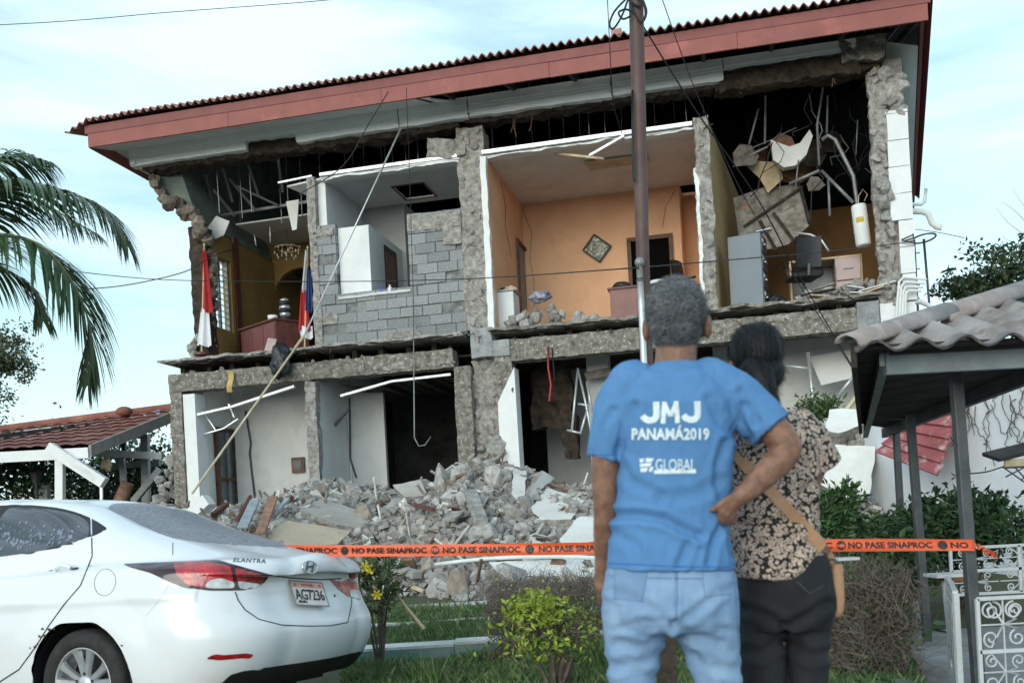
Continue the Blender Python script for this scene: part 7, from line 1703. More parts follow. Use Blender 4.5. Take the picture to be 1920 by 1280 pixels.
# grille behind
o = W(1786, 1115, 8.0); GR = empty('iron_grille', o, 0, 'grey white iron grille of scrolls behind the front gate', 'grille'); gw, gh = 1.5, (1115 - 1028) / 1900 * 8.0
for p, q in (((0, 0, 0), (0, 0, gh)), ((gw * .36, 0, -.0), (gw * .36, 0, gh)), ((gw * .72, 0, 0), (gw * .72, 0, gh)), ((0, 0, gh), (gw, 0, gh)), ((0, 0, 0), (gw, 0, 0)), ((0, 0, gh * .5), (gw, 0, gh * .5)), ((gw, 0, 0), (gw, 0, gh))): m = MB(); m.beam(p, q, .022, .022); m.build('frame', M_iron, GR)
scroll_panel(None, Vector((.0, -.004, 0)), X1, Z1, gw, gh, GR, .0058, 4, 2)
def lace(name, p0, p1, h0, label, n=9):
    """railing panel of wavy flat bars between two points on the ground"""
    t = empty(name, p0, 0, label, 'railing'); d = p1 - p0; d.z = 0; L_ = d.length; ex = d.normalized()
    for a, b, w_ in ((Vector(), Z1 * h0, .03), (ex * L_, ex * L_ + Z1 * h0, .03), (Z1 * h0, ex * L_ + Z1 * h0, .03), (Z1 * .10, ex * L_ + Z1 * .10, .02)): m = MB(); m.beam(a, b, w_, w_); m.build('frame', M_iron, t)
    for k in range(n):
        m = MB(); m.tube([ex * (L_ * (k + .5) / n + L_ / n * .5 * sin(j * pi / 2) * (1 if k % 2 else -1)) + Z1 * (.10 + (h0 - .10) * j / 14) for j in range(15)], .011, 5); m.build('wavy_bar', M_iron, t, True)
    return t
lace('low_railing', G(1785, 1252, .0), Vector((G(1836, 1330, 0).x, 5.75, 0)), .62, 'white lace pattern railing beside the thick front post', 9)
lace('low_railing', G(1735, 1192, .0), G(1700, 1135, .0), .70, 'white lace pattern railing farther along the path by the second post', 9)
p = W(1778, 1080, 7.2); t = empty('shelf_plate', p, 0, 'thin white plate with a rusty edge on a railing post', 'plate'); m = MB(); m.box((-.13, -.12, 0), (.13, .12, .022)); m.build('top', M_iron, t); m = MB(); m.box((-.06, -.10, -.028), (.12, .10, -.001)); m.build('rusty_edge', mat('rust', (.30, .13, .06), .9, var=.3, sc=20, bump=.2), t)
m = MB(); m.beam((-.03, 0, -.03), (.0, 0, -p.z), .03, .03); m.build('post', M_iron, t)
# ---- white neighbouring wall
wa, wb = W(1548, 980, 16.6), W(1990, 960, 11.6); wa.z = wb.z = 0
WL = empty('garden_wall', wa, 0, 'tall white garden wall with bare vines behind the canopy', 'wall'); d = wb - wa; nrm_ = Vector((d.y, -d.x, 0)).normalized()
M_wallb = mat('weathered_white_wall', (.74, .76, .80), .85, col2=(.64, .66, .70), sc=1.2, bump=.08, dirt=(.50, .52, .54), dsc=1.5, dlo=.55, dhi=.8)
m = MB(); m.prism([(0, 0, 0), d, d + Z1 * 2.75, Z1 * 2.42], -nrm_ * -.0 + Vector((.06, .22, 0))); fixn(m.build('masonry', M_wallb, WL))
m = MB(); m.prism([d * .93 + Z1 * 0 - nrm_ * -.05, d * 1.02 - nrm_ * -.05, d * 1.02 + Z1 * 2.9 - nrm_ * -.05, d * .93 + Z1 * 2.9 - nrm_ * -.05], Vector((.06, .3, 0))); fixn(m.build('pier', M_concd, WL))
rv = random.Random(21); M_vine = mat('bare_vine', (.10, .085, .075), .9, var=.3, bump=0)
sd2 = nrm_ if nrm_.y < 0 else -nrm_
for k in range(22):
    s = rv.uniform(.55, .95); z = rv.uniform(2.3, 2.75); P = []
    for j in range(16): P.append(d * s + Z1 * z + sd2 * .03); s += rv.uniform(-.014, .014); z -= rv.uniform(-.02, .10)
    m = MB(); m.tube(P, .006, 4); m.build('vine', M_vine, WL, True)
# awning lamp on the wall at the right edge
p = W(1880, 872, 8.6); t = empty('bracket_awning', p, 0, 'small dark awning on a black iron scroll bracket at the right edge', 'awning')
m = MB(); m.prism([(-.03, 0, .03), (.5, 0, .13), (.5, .3, .20), (-.03, .3, .10)], (0, 0, .03)); fixn(m.build('roof', M_dwood, t)); m = MB(); m.box((.03, .02, -.03), (.45, .04, .05)); m.build('board', M_pale, t)
for pts in (((.0, 0, -.02), (.45, 0, -.02)), ((.02, 0, -.03), (.2, 0, -.17)), ((.2, 0, -.02), (.02, 0, -.1)), ((.1, 0, -.02), (.25, 0, -.2)), ((.25, 0, -.02), (.15, 0, -.14)), ((.2, 0, -.17), (.45, 0, -.22))): m = MB(); m.tube(pts, .007, 5); m.build('bracket', M_dsteel, t)
wire([(1815, 888, 8.6), (1850, 884, 8.6), (1882, 874, 8.6)], .006, 'short wire from the thick post to the small awning', 'stay_wire')

# ================================================================ SHED ON THE LEFT
r0, r1 = W(166, 836, 21), W(338, 766, 25.2); xa = -16.0
SHD = empty('open_shed', (r0.x, 21, 0), 0, 'open shed with a red tile roof and a snapped white post', 'shed'); sO = Vector((r0.x, 21, 0))
M_tile = mat('red_roof_tile', (.27, .10, .075), .85, col2=(.17, .065, .052), sc=5, bump=.2, dirt=(.36, .18, .14), dlo=.5, dhi=.7, rand=.1)
ze, zr = r0.z, r1.z; yr = 25.2; xr_ = r0.x
def row_pt(t, x):
    x = xa + (x - xa) * (xr_ + (r1.x - xr_) * t - xa) / (xr_ - xa); return Vector((x, 21 + (yr - 21) * t, ze + (zr - .075 * (r1.x - x) - ze) * t))
for k in range(8):
    t0, t1 = k / 8, (k + 1) / 8 + .02; m = MB(); wv = .30
    m.grid(lambda i, j, t0=t0, t1=t1: row_pt(t0 + (t1 - t0) * j, xa + (xr_ - xa) * i) + Vector((0, 0, .030 * abs(sin((xa + (xr_ - xa) * i) * pi / wv)) + .03 * (1 - j))) - sO, 190, 1); m.build('tile_course', M_tile, SHD)
m = MB(); m.tube([row_pt(1, xa) + Z1 * .06 - sO, row_pt(1, xr_) + Z1 * .06 - sO], .10, 10); m.build('ridge_tile', M_tile, SHD, True)
m = MB(); q = W(233, 771, 24.6); ball(m, q - sO, (.2, .2, .12), 8); m.build('ridge_knob', M_tile, SHD, True)
m = MB(); m.prism([row_pt(0, xr_) - sO - Z1 * .22, row_pt(1, xr_) - sO - Z1 * .24, row_pt(1, xr_) - sO + Z1 * .02, row_pt(0, xr_) - sO + Z1 * .02], (.05, 0, 0)); fixn(m.build('rake_board', mat('grey_rake_board', (.34, .33, .32), .7, var=.1), SHD))
m = MB(); m.box((xa - xr_, -.05, ze - .25), (0, .05, ze - .03)); m.build('eave_beam', M_whitec, SHD)
m = MB(); m.prism([row_pt(.02, xa) - sO - Z1 * .08, row_pt(.02, xr_) - sO - Z1 * .08, row_pt(1, xr_) - sO - Z1 * .08, row_pt(1, xa) - sO - Z1 * .08], (0, 0, .02)); m.build('roof_lining', M_shade, SHD)
def sb(x0, y0, x1, y1, Y, w_, mt, name): m = MB(); m.beam(W(x0, y0, Y) - sO, W(x1, y1, Y) - sO, w_, w_); m.build(name, mt, SHD)
sb(113, 848, 113, 990, 21.0, .16, M_whitec, 'post'); sb(92, 838, 196, 905, 20.9, .22, M_whitec, 'fallen_beam'); sb(112, 845, 180, 900, 20.85, .12, M_whitec, 'brace'); sb(190, 898, 191, 985, 20.9, .05, M_alu, 'rod')
sb(118, 845, 305, 855, 23.5, .16, M_greyw, 'tie_beam'); sb(190, 875, 300, 868, 24.5, .14, M_steel, 'tie_beam'); sb(272, 815, 275, 960, 23.8, .17, M_steel, 'post'); sb(228, 855, 232, 905, 23.5, .12, M_steel, 'strut'); sb(300, 880, 250, 940, 23.2, .14, M_steel, 'strut'); sb(232, 815, 233, 850, 24.2, .1, M_dsteel, 'strut'); sb(84, 905, 84, 990, 24, .2, M_greyw, 'post')
o = MB(); o.tube([(0, 0, 0), (W(240, 905, 22) - W(222, 945, 22))], .14, 10); o = o.build('fallen_log', M_woodr, None, True); o.location = W(222, 945, 22); tag(o, 'reddish fallen log leaning under the shed roof', 'log')
p = W(200, 870, 22); blob('cloth_scrap', p, (.12, .1, .14), M_pale, 'pale cloth scrap hanging on the shed tie beam', 'cloth', 7, .4)
p = W(68, 905, 23); t = empty('lantern', p, 0, 'black street lantern under the shed roof near the hedge', 'lantern'); m = MB(); lathe(m, [(.08, -.02), (.14, .22), (.15, .24), (.05, .36), (.02, .42)], 6); m.build('head', M_dsteel, t); m = MB(); m.tube([(0, 0, -.02), (0, 0, -p.z)], .04, 8); m.build('post', M_dsteel, t)
p = W(100, 935, 40); t = empty('far_house', (p.x, 40, 0), 0, 'pale far house glimpsed under the shed roof', 'house'); m = MB(); m.box((-1.6, 0, 0), (1.4, 5, 3.4)); m.build('wall', M_white, t); m = MB(); m.prism([(-1.8, -.2, 3.4), (1.6, -.2, 3.4), (1.6, 2.5, 4.4), (-1.8, 2.5, 4.4)], (0, 0, .1)); fixn(m.build('roof', M_greyw, t)); 
for k in range(2): m = MB(); m.box((-1.2 + k * 1.3, -.02, 1.6), (-.5 + k * 1.3, .01, 2.6)); m.build('window', M_glass, t)
o = MB().tube([(-.12, 0, 0), (.12, 0, .06)], .03, 6).build('blue_scrap', mat('blue_scrap_paint', (.12, .25, .5), .6)); o.location = W(293, 774, 24.9); tag(o, 'small blue scrap lying on the shed ridge', 'scrap')

# ================================================================ GARDEN KERBS
M_kerb = mat('pale_kerb', (.62, .66, .65), .9, var=.12, sc=4, bump=.2, dirt=(.30, .33, .31), dlo=.5, dhi=.7)
M_teal = mat('turquoise_kerb_face', (.10, .27, .26), .85, var=.15, sc=3, bump=.1, dirt=(.28, .30, .26), dlo=.45, dhi=.62)
def kerb_line(y0, y1, Yk, hk, dk, z0, nm, lab):
    a, b = W(560, y0, Yk), W(1140, y1, Yk + .15); a.z = b.z = z0; t = empty(nm, a, 0, lab, 'kerb'); dd = b - a; L_ = dd.length; ex = dd.normalized(); n_ = int(L_ / 1.15)
    for k in range(n_):
        p, q = ex * (L_ * k / n_ + .002), ex * (L_ * (k + 1) / n_ - .002); dz = rv.uniform(-.008, .008)
        m = MB(); m.prism([p, q, q + Z1 * (hk - .025 + dz), p + Z1 * (hk - .025 + dz)], (0, dk, 0)); f_ = m.build('kerb_stone', M_teal, t); fixn(f_)
        m = MB(); m.prism([p + Z1 * (hk - .024 + dz) - Vector((0, .006, 0)), q + Z1 * (hk - .024 + dz) - Vector((0, .006, 0)), q + Z1 * (hk + dz) - Vector((0, .006, 0)), p + Z1 * (hk + dz) - Vector((0, .006, 0))], (0, dk + .012, 0)); g_ = m.build('painted_top', M_kerb, f_); fixn(g_)
kerb_line(1225, 1238, 8.75, .135, .30, .0, 'garden_kerb', 'nearer turquoise and white garden kerb crossing the lawn')
kerb_line(1184, 1190, 10.6, .11, .10, .06, 'garden_kerb', 'farther thin pale garden kerb crossing the lawn')
kerb_line(1150, 1152, 12.1, .10, .25, .12, 'garden_kerb', 'pale kerb at the toe of the rubble')

p = W(1586, 1046, 6.0); o = MB(); o.box((-.065, -.06, -.012), (.065, .06, .006)); o = o.build('white_plate', M_iron); o.location = p; tag(o, 'thin white slab lying on top of the dry hedge under the tape', 'plate'); bevel(o, .003, 1)
# ================================================================ PLANTS
rp_ = random.Random(77)
def leafmat(name, c, c2, rough=.5):
    m = mat(name, c, rough, col2=c2, sc=7, bump=0, detail=3); return m
def leafset(mb, P, size, up=.3, long=2.2, droop=0.0, fold=.25):
    """one pointed leaf per point"""
    for p in P:
        s = size * rp_.uniform(.65, 1.25); d = Vector((rp_.gauss(0, 1), rp_.gauss(0, 1), rp_.gauss(up, .8))).normalized(); d.z -= droop; d.normalize(); w = d.cross(Vector((rp_.gauss(0, 1), rp_.gauss(0, 1), rp_.gauss(0, 1)))).normalized(); n_ = d.cross(w)
        a = p; b = p + d * s * .45 + w * s / long * .5 + n_ * s * fold * .3; c = p + d * s - n_ * s * .08; e = p + d * s * .45 - w * s / long * .5 + n_ * s * fold * .3; k = len(mb.v)
        mb.v += [tuple(a), tuple(b), tuple(c), tuple(e)]; mb.f += [(k, k + 1, k + 2), (k, k + 2, k + 3)]; mb.m += [mb.mi, mb.mi]
def twig(mb, p, d, L_, r, n=4, jit=.25, sides=4):
    P = [Vector(p)]; d = Vector(d).normalized()
    for i in range(n): d = (d + Vector((rp_.gauss(0, jit), rp_.gauss(0, jit), rp_.gauss(0, jit)))).normalized(); P.append(P[-1] + d * L_ / n)
    mb.tube(P, [r * (1 - .75 * i / n) for i in range(n + 1)], sides, False); return P
M_bark = mat('grey_bark', (.13, .10, .08), .9, var=.3, sc=12, bump=.4); M_dry = mat('dry_twig', (.20, .165, .145), .9, col2=(.11, .085, .072), sc=6, bump=0)
M_lgd = leafmat('dark_green_leaf', (.030, .070, .022), (.016, .038, .014)); M_lgm = leafmat('mid_green_leaf', (.060, .125, .035), (.030, .070, .022)); M_lgy = leafmat('yellow_green_leaf', (.34, .39, .045), (.15, .23, .03)); M_lol = leafmat('olive_leaf', (.135, .165, .065), (.07, .09, .04)); M_lgr = leafmat('grey_green_leaf', (.13, .16, .11), (.075, .095, .065))
def shrub(name, c, r, n, size, mats, label, cat='shrub', stems=7, shoots=0, hollow=.35, lumps=9, long=2.2, group=None, base=None, stemr=.014):
    """crown: leaf clumps around the ends of branching stems"""
    c = Vector(c); r = Vector(r); zb = base if base is not None else c.z - r.z; t = empty(name, (c.x, c.y, zb), 0, label, cat, group); O = Vector((c.x, c.y, zb))
    tm_ = MB(); ends = []
    for k in range(stems):
        a = rp_.uniform(0, 2 * pi); q = c + Vector((cos(a) * r.x * rp_.uniform(.2, .8), sin(a) * r.y * rp_.uniform(.2, .8), r.z * rp_.uniform(-.1, .75)))
        p0 = O + Vector((rp_.uniform(-.1, .1) * r.x, rp_.uniform(-.1, .1) * r.y, 0)); mid = p0.lerp(q, .5) + Vector((rp_.gauss(0, .06), rp_.gauss(0, .06), .05)) * r.x
        tm_.tube([p0 - O, mid - O, q - O], [stemr, stemr * .7, stemr * .3], 5, False); ends.append(q)
        for j in range(4):
            e = q.lerp(mid, rp_.random() * .7); b = twig(tm_, e - O, Vector((rp_.gauss(0, 1), rp_.gauss(0, 1), rp_.gauss(.4, .6))), r.x * rp_.uniform(.3, .7), stemr * .35, 3); ends.append(b[-1] + O)
    tm_.build('stems', M_bark, t, kind='stuff')
    lm = MB(); cl = []
    for k in range(lumps * 4):
        v = Vector((rp_.gauss(0, 1), rp_.gauss(0, 1), rp_.gauss(0, 1))).normalized() * rp_.uniform(hollow, 1) ** .6; q = c + Vector((v.x * r.x, v.y * r.y, v.z * r.z)); cl.append((q, rp_.uniform(.16, .34)))
    for k in range(n):
        q, s = rp_.choice(cl) if rp_.random() < .8 else (rp_.choice(ends), .22); p = q + Vector((rp_.gauss(0, s) * r.x, rp_.gauss(0, s) * r.y, rp_.gauss(0, s) * r.z))
        if p.z < zb + .02: continue
        lm.mi = rp_.choices(range(len(mats)), [.55, .3, .15][:len(mats)])[0]; leafset(lm, [p - O], size, long=long)
    for k in range(shoots):
        a = rp_.uniform(0, 2 * pi); p = c + Vector((cos(a) * r.x * .6, sin(a) * r.y * .6, r.z * .7)); sm2 = MB(); P = twig(sm2, p - O, (rp_.gauss(0, .35), rp_.gauss(0, .35), 1), r.z * rp_.uniform(.5, .9), .006, 6, .12); lm.tube(P, .004, 4, False)
        for q in P[1:]:
            for _ in range(4): lm.mi = 0; leafset(lm, [q], size * 1.15, .2)
    lm.build('leaves', mats, t, kind='stuff'); return t
# dark green shrub under the canopy
shrub('green_shrub', W(1795, 1000, 9.8) , (.58, .5, .27), 5500, .085, [M_lgd, M_lgm], 'big dark green shrub behind the canopy posts', shoots=12, lumps=14, base=.0, stems=10)
shrub('green_shrub', W(1660, 1015, 10.6), (.42, .4, .20), 2600, .085, [M_lgm, M_lgd], 'lower green shrub between the white slab and the posts', shoots=3, base=.0)
shrub('green_shrub', W(1655, 1060, 8.9), (.36, .4, .30), 2200, .10, [M_lgd, M_lgm], 'green shrub just under the tape by the first railing', shoots=1, base=.0)
shrub('leafy_sapling', W(1565, 965, 12.9), (.28, .3, .32), 1300, .12, [M_lgm, M_lgd], 'leafy sapling before the leaning white slab', shoots=2, long=2.6, base=.2)
shrub('leafy_sapling', W(1535, 768, 16.6), (.30, .3, .18), 600, .12, [M_lgm, M_lol], 'green tuft growing above the woman\'s shoulder', long=2.6)
# dry hedges: dense bare twigs with a few leaves
def dry_hedge(name, c, r, n, label, leaves=500, mats=(M_lol, M_lgd), base=0.0):
    c = Vector(c); O = Vector((c.x, c.y, base)); t = empty(name, O, 0, label, 'hedge'); m = MB()
    for k in range(n):
        p = Vector((c.x + rp_.uniform(-1, 1) * r[0], c.y + rp_.uniform(-1, 1) * r[1], base + rp_.random() ** .8 * (c.z + r[2] - base - .06))); 
        twig(m, p - O, Vector((rp_.gauss(0, .8), rp_.gauss(0, .8), rp_.gauss(.5, .7))), rp_.uniform(.08, .24), rp_.uniform(.0016, .004), 3, .45, 3)
    m.build('twigs', M_dry, t, kind='stuff')
    for k in range(7): m = MB(); twig(m, (rp_.uniform(-.6, .6) * r[0], rp_.uniform(-.5, .5) * r[1], 0), (rp_.gauss(0, .3), rp_.gauss(0, .3), 1), (c.z + r[2] - base) * .9, .012, 6, .15, 6); m.build('stem', M_bark, t)
    lm = MB()
    for k in range(leaves): lm.mi = k % len(mats); leafset(lm, [Vector((rp_.uniform(-1, 1) * r[0], rp_.uniform(-1, 1) * r[1], rp_.random() ** 1.6 * (c.z + r[2] - base)))], .045)
    lm.build('leaves', list(mats), t, kind='stuff'); return t
h1 = W(1624, 1160, 6.6); dry_hedge('dry_hedge', (h1.x, h1.y, h1.z), (.185, .45, (1160 - 1058) / 1900 * 6.6), 4400, 'dry brown clipped hedge right beside the woman', 3200)
h2_ = W(1030, 1130, 8.2); dry_hedge('dry_hedge', (h2_.x, h2_.y, h2_.z), (.50, .35, .24), 3600, 'dry twiggy hedge behind the yellow green shrub', 420, (M_lol, M_lgy))
h3 = W(1470, 1130, 8.0); dry_hedge('dry_hedge', (h3.x, h3.y, h3.z), (.45, .35, .24), 1800, 'dry twiggy hedge mostly hidden behind the couple', 300)
# yellow green shrub
yc = W(1040, 1190, 6.5)
shrub('yellow_shrub', (yc.x, yc.y, yc.z + .04), (.36, .34, .17), 850, .050, [M_lgy, M_lgm], 'shrub with bright yellow green leaf tips left of the man', stems=11, lumps=7, base=-.0, stemr=.018, hollow=.6)
sy = W(1000, 1145, 6.4); shrub('yellow_shrub', (sy.x, sy.y, sy.z), (.18, .16, .10), 420, .055, [M_lgy], 'small bright sprig of yellow green leaves above the curb', stems=4, lumps=4, base=sy.z - .3)
# flowering plant by the car
fc = W(705, 1100, 8.3); t = shrub('flowering_plant', fc, (.20, .2, .24), 420, .12, [M_lol, M_lgm], 'narrow leaved plant with yellow flowers beside the car', stems=8, long=5.0, lumps=7, base=.02)
M_yel = mat('yellow_petal', (.80, .62, .02), .6, var=.1, bump=0)
for x, y in ((684, 1062), (693, 1067), (707, 1114)):
    p = W(x, y, 8.15) - t.location; m = MB()
    for k in range(6): a = k * pi / 3; q = p + Vector((.035 * cos(a), -.01, .035 * sin(a))); m.add([p, q + Vector((-.012 * sin(a), 0, .012 * cos(a))), q + Vector((.012 * cos(a), -.005, .012 * sin(a))), q - Vector((-.012 * sin(a), 0, .012 * cos(a)))], [(0, 1, 2, 3)])
    m.build('flower', M_yel, t)
m = MB(); m.tube([W(725, 1085, 8.4) - t.location, W(760, 1135, 8.4) - t.location, W(795, 1178, 8.4) - t.location], [.006, .012, .016], 6); m.build('leaning_stem', M_pale, t, True)
# broad leaves low at the right
def broad(name, c, n, s, label, mt):
    c = Vector(c); t = empty(name, c, 0, label, 'plant')
    for k in range(n):
        a = rp_.uniform(0, 2 * pi); L_ = s * rp_.uniform(.7, 1.2); d = Vector((cos(a), sin(a), rp_.uniform(.5, 1.6))).normalized(); tip = d * L_ * 1.6; w = d.cross(Z1).normalized(); m = MB()
        m.tube([(0, 0, 0), tip * .5, tip], .004, 4, False); e = (d + Vector((0, 0, -.9))).normalized(); prof = ((0, 0), (.15, .42), (.4, .5), (.75, .28), (1, 0)); vs = [tip + e * L_ * a_ + w * L_ * b_ - Vector((0, 0, abs(b_) * L_ * .15)) for a_, b_ in prof] + [tip + e * L_ * a_ - w * L_ * b_ - Vector((0, 0, abs(b_) * L_ * .15)) for a_, b_ in prof[1:-1][::-1]]
        k0 = len(m.v); m.v += [tuple(v) for v in vs]; m.f += [(k0, k0 + 1, k0 + 7), (k0 + 1, k0 + 2, k0 + 6, k0 + 7), (k0 + 2, k0 + 3, k0 + 5, k0 + 6), (k0 + 3, k0 + 4, k0 + 5)]; m.m += [0] * 4; m.build('leaf', mt, t)
for x, y, Y, n, s, lb in ((1722, 1160, 8.0, 7, .16, 'broad heart shaped leaves by the second post'), (1590, 1262, 5.9, 10, .13, 'grey green broad leaved plant at the foot of the dry hedge'), (1640, 1275, 5.7, 9, .12, 'green broad leaved plant low beside the path'), (1690, 1270, 6.2, 6, .10, 'small broad leaved plant at the path edge')):
    p = W(x, y, Y); p.z = .0; broad('broad_plant', p, n, s, lb, M_lgm if 'green' not in lb[:5] else M_lgr)
for x, y, Y, lb in ((795, 1280, 7.2, 'upright tuft of strap leaves on the near lawn by the car'), (805, 1282, 7.0, 'second upright tuft of strap leaves on the near lawn')):
    pass
# ---- palm
M_palm = leafmat('palm_leaflet', (.075, .135, .055), (.034, .068, .030), .42); M_rach = mat('palm_stalk', (.16, .17, .06), .6, var=.15, bump=.05)
pc0 = W(-130, 470, 11.5); PALM = empty('palm_tree', (pc0.x - .2, pc0.y + .1, 0), 0, 'coconut palm whose drooping fronds enter at the left edge', 'palm'); pO = Vector((pc0.x - .2, pc0.y + .1, 0))
m = MB(); m.tube([(0, 0, 0), (.05, 0, 1.5), (.12, 0, 3), (pc0.x - pO.x, 0, pc0.z)], [.22, .17, .15, .14], 14); m.build('trunk', M_bark, PALM, True)
def frond(pts, L0, Y, n=62, sweep=.6, side=1.0):
    P = [W(x, y, Y + dy) for x, y, dy in pts]; Q = []
    for i in range(len(P) - 1):
        for s in range(16): a, b, c, d = [P[max(0, min(len(P) - 1, i + k))] for k in (-1, 0, 1, 2)]; Q.append(crs(a, b, c, d, s / 16))
    Q.append(P[-1]); N_ = len(Q) - 1; m = MB(); m.tube([q - pO for q in Q], [.022 * (1 - .85 * i / N_) + .002 for i in range(N_ + 1)], 6); fr = m.build('frond', M_rach, PALM, True); lm = MB()
    for k in range(n):
        for sd_ in (-1, 1):
            f = (k + .5 * (sd_ > 0) + rp_.uniform(-.2, .2)) / n; f = max(.02, min(.995, .08 + .92 * f)); i = min(N_ - 1, int(f * N_)); p = Q[i].lerp(Q[i + 1], f * N_ - i); t = (Q[i + 1] - Q[i]).normalized()
            up = Vector((0, 0, 1)); w = t.cross(up); w = w.normalized() if w.length > .1 else Vector((0, 1, 0)); n_ = w.cross(t).normalized()
            L_ = L0 * (sin(pi * min(1, .15 + f * .80)) ** .7) * rp_.uniform(.85, 1.1); d = (w * sd_ * .85 + t * sweep * rp_.uniform(.8, 1.3) + n_ * rp_.uniform(-.05, .25)).normalized()
            c0 = p; S_ = []
            for j in range(5): S_.append(c0); d = (d + Vector((0, 0, -.20 * (1 + j * .45)))).normalized(); c0 = c0 + d * L_ / 4
            k0 = len(lm.v); wd = .0155
            for j, q in enumerate(S_):
                ww = wd * (1, 1.25, 1.1, .75, .05)[j]; e = (S_[min(4, j + 1)] - S_[max(0, j - 1)]).normalized().cross(n_ if abs(sd_) else up); e = e.normalized() if e.length > .05 else w
                lm.v += [tuple(q - e * ww - pO), tuple(q + e * ww - pO)]
            lm.f += [(k0 + 2 * j, k0 + 2 * j + 1, k0 + 2 * j + 3, k0 + 2 * j + 2) for j in range(4)]; lm.m += [0] * 4
    lm.build('leaflets', M_palm, fr, kind='stuff')
frond([(-130, 460, 0), (-60, 390, -.1), (40, 345, -.2), (140, 365, -.3), (205, 400, -.3), (238, 460, -.3)], .95, 11.5, 112, .75)
frond([(-130, 470, 0), (-50, 440, -.2), (60, 452, -.4), (130, 520, -.5), (170, 620, -.5), (165, 720, -.5)], 1.0, 11.4, 112, .8)
frond([(-130, 450, 0), (-80, 370, .3), (-20, 310, .5), (40, 292, .6), (95, 305, .6)], .75, 11.8, 64, .7)
frond([(-130, 470, 0), (-60, 480, .3), (0, 500, .5), (60, 540, .6), (80, 600, .6)], .8, 11.8, 64, .7)
frond([(-130, 450, 0), (-90, 380, .0), (-40, 345, .1), (60, 370, .2), (130, 410, .2), (185, 440, .2)], .8, 12.0, 66, .7)
frond([(-130, 460, 0), (-220, 360, .0), (-330, 330, .1), (-430, 420, .2)], .6, 11.6, 40, .7); frond([(-130, 470, 0), (-210, 450, .6), (-290, 520, 1.0), (-330, 640, 1.2)], .6, 11.6, 40, .7); frond([(-130, 450, 0), (-150, 340, .6), (-200, 240, 1.2), (-260, 200, 1.6)], .6, 11.6, 40, .7)
# ---- trees
def tree(name, base, h, crown, n, size, mats, label, bare=0, trunk=.16, lumps=16, open_=.5):
    base = Vector(base); t = empty(name, base, 0, label, 'tree'); tm_ = MB(); c = Vector((crown[0], crown[1], crown[2])); r = Vector(crown[3:6]); m = MB()
    m.tube([(0, 0, 0), (c.x * .3, c.y * .3, h * .3), (c.x * .7, c.y * .7, c.z - r.z * .6), c], [trunk, trunk * .8, trunk * .6, trunk * .3], 10); m.build('trunk', M_bark, t, True); cl = []; bm2 = MB()
    for k in range(lumps):
        v = Vector((rp_.gauss(0, 1), rp_.gauss(0, 1), rp_.gauss(0, .9))).normalized() * rp_.uniform(.35, 1); q = c + Vector((v.x * r.x, v.y * r.y, v.z * r.z)); p0 = Vector((c.x * .7, c.y * .7, c.z - r.z * .6)); mid = p0.lerp(q, .5) + Vector((0, 0, .1 * r.z)); bm2.tube([p0, mid, q], [trunk * .3, trunk * .18, trunk * .06], 5, False); cl.append((q, rp_.uniform(.10, .24)))
        for j in range(3): P = twig(bm2, mid.lerp(q, rp_.random()), (rp_.gauss(0, 1), rp_.gauss(0, 1), rp_.gauss(.3, .7)), r.x * .45, trunk * .05, 4, .25, 3); cl.append((P[-1], rp_.uniform(.06, .14)))
    for k in range(bare): twig(bm2, c + Vector((rp_.uniform(-.4, .6) * r.x, 0, r.z * .4)), (rp_.gauss(.0, .5), rp_.gauss(0, .4), 1), r.z * rp_.uniform(.9, 1.5), trunk * .10, 8, .16, 3)
    bm2.build('limbs', M_bark, t, kind='stuff'); lm = MB()
    for k in range(n): q, s = rp_.choice(cl); lm.mi = rp_.choices(range(len(mats)), [.6, .4][:len(mats)])[0]; leafset(lm, [q + Vector((rp_.gauss(0, s) * r.x, rp_.gauss(0, s) * r.y, rp_.gauss(0, s) * r.z))], size, -.1)
    lm.build('crown', mats, t, kind='stuff'); return t
b = W(1905, 520, 26); tree('dark_tree', (b.x, 26, 0), b.z, (.6, 0, b.z - .3, 1.9, 1.9, 1.45), 5200, .17, [M_lgd, M_lol], 'dark leaved tree with bare twigs above the canopy', bare=16, lumps=22)
b = W(1790, 545, 27); tree('dark_tree', (b.x + 1.5, 27, 0), b.z, (-.9, 0, b.z + .1, 1.1, .8, .35), 1100, .16, [M_lgd, M_lol], 'low dark branches beside the ladder hoop', lumps=12)
b = W(20, 665, 28); tree('feathery_tree', (b.x - .8, 28, 0), b.z, (.4, 0, b.z, 1.25, 1.2, .95), 3600, .13, [M_lgr, M_lol], 'grey green feathery tree under the palm fronds', lumps=20)
b = W(-10, 800, 30); tree('feathery_tree', (b.x - 1, 30, 0), b.z, (.5, 0, b.z - .2, 1.2, 1.2, .9), 1800, .15, [M_lgm, M_lgd], 'small green tree behind the shed at the left edge', lumps=12)
for x, y, Y, r, lb in ((25, 895, 24, (1.3, .8, .55), 'green hedge under the shed at the left edge'), (170, 915, 27, (1.6, .8, .8), 'dark green shrub behind the shed posts'), (275, 915, 26, (1.1, .8, .75), 'dark green shrub beside the building corner'), (235, 880, 29, (1.6, .8, 1.0), 'tall dark green shrub farthest behind the shed')):
    c = W(x, y, Y); shrub('hedge_shrub', c, r, 2600, .16, [M_lgd, M_lgm], lb, lumps=12, base=0.0)
for k in range(9):
    X = -34 + k * 9.5 + rp_.uniform(-2, 2); tree('distant_tree', (X, 62 + rp_.uniform(-6, 10), 0), 3.2, (0, 0, 2.0, 4.2, 3, 1.6), 900, .5, [M_lgd, M_lgm], ['rounded tree far behind the shed', 'rounded tree far behind the building'][k > 2], lumps=12)['group'] = 'far trees behind the buildings'
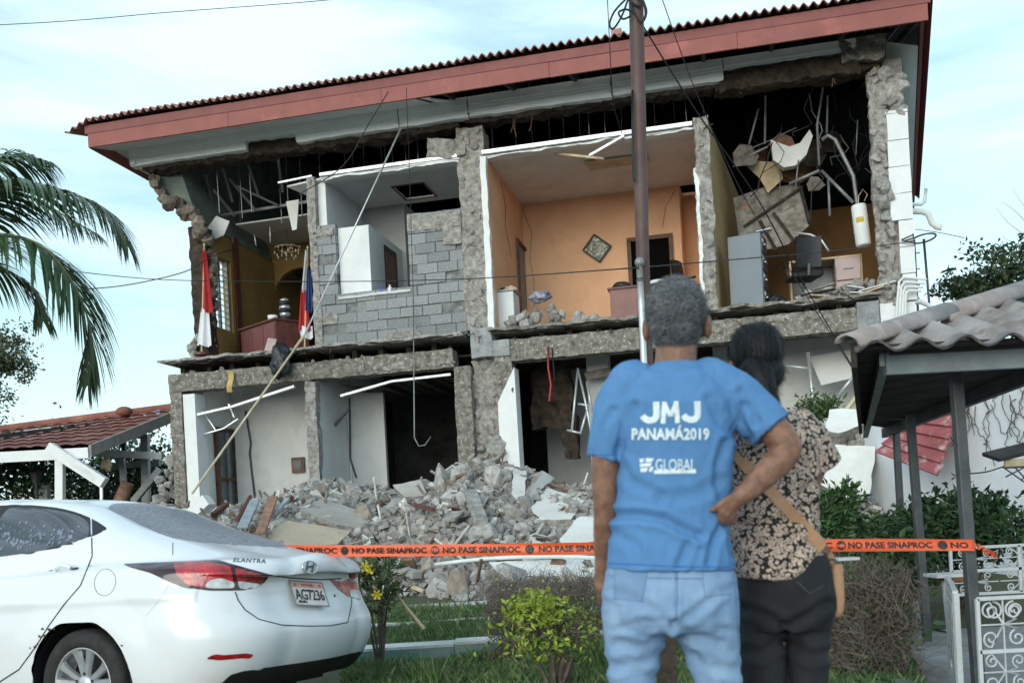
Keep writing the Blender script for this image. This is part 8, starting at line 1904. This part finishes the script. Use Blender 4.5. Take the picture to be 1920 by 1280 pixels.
# ---- grass
M_gr = leafmat('grass_blade', (.135, .215, .070), (.075, .130, .042), .6); M_gr2 = leafmat('dry_grass_blade', (.30, .30, .16), (.18, .19, .09), .7); M_gr3 = leafmat('dark_grass_blade', (.065, .125, .042), (.038, .078, .028), .6)
lm = MB(); cnt = 0
while cnt < 95000:
    x = rp_.uniform(640, 1760) ; Y = 5.6 + 8.5 * rp_.random() ** 1.15; p = W(x, 1100, Y); X = p.x
    if X > 1.2 and Y > 8.5 and rp_.random() < .6: continue
    pth_a, pth_b = G(1690, 1168, .02), G(1800, 1420, .02); ex_ = pth_a.x + (pth_b.x - pth_a.x) * (Y - pth_a.y) / (pth_b.y - pth_a.y)
    if X > ex_ - .08 or (8.62 < Y < 9.2 and X < .6) or Y > 12.2 and X < .5: continue
    dn = fbm((X * .9, Y * .9, 2)); 
    if rp_.random() > .55 + dn: continue
    h = rp_.uniform(.045, .12) * (1 + .6 * fbm((X * 1.7, Y * 1.7, 9))) * (1.5 if rp_.random() < .04 else 1); a = rp_.uniform(0, 2 * pi); ln = rp_.uniform(.1, .7) * h; b2 = rp_.uniform(0, 2 * pi); w = .0032 + .0006 * Y / 6; z = ground_h(X, Y) - .005; k = len(lm.v)
    lm.v += [(X - w * cos(a), Y - w * sin(a), z), (X + w * cos(a), Y + w * sin(a), z), (X + ln * .35 * cos(b2) + w * .7 * cos(a), Y + ln * .35 * sin(b2), z + h * .65), (X + ln * cos(b2), Y + ln * sin(b2), z + h)]
    lm.f += [(k, k + 1, k + 2), (k, k + 2, k + 3)]; q = rp_.random(); q = 0 if q < .55 else 1 if q < .70 - dn * .2 else 2; lm.m += [q, q]; cnt += 1
tag(lm.build('grass', [M_gr, M_gr2, M_gr3]), kind='stuff')
for x, Y, lb in ((790, 6.9, 'upright tuft of strap leaves on the near lawn by the car'), (815, 6.6, 'tuft of strap leaves at the lower edge of the lawn'), (1125, 7.4, 'tuft of long grass under the yellow green shrub')):
    c = W(x, 1270, Y); c.z = 0; m = MB()
    for k in range(46):
        a = rp_.uniform(0, 2 * pi); L_ = rp_.uniform(.16, .34); sp = rp_.uniform(.1, .6); P = [Vector((.03 * cos(a), .03 * sin(a), 0)), Vector((cos(a) * L_ * sp * .4, sin(a) * L_ * sp * .4, L_ * .6)), Vector((cos(a) * L_ * sp, sin(a) * L_ * sp, L_))]; k0 = len(m.v); w = Vector((-sin(a), cos(a), 0)) * .006
        m.v += [tuple(P[0] - w), tuple(P[0] + w), tuple(P[1] - w), tuple(P[1] + w), tuple(P[2])]; m.f += [(k0, k0 + 1, k0 + 3, k0 + 2), (k0 + 2, k0 + 3, k0 + 4)]; m.m += [0, 0]
    o = m.build('grass_tuft', M_gr); o.location = c; tag(o, lb, 'grass tuft')
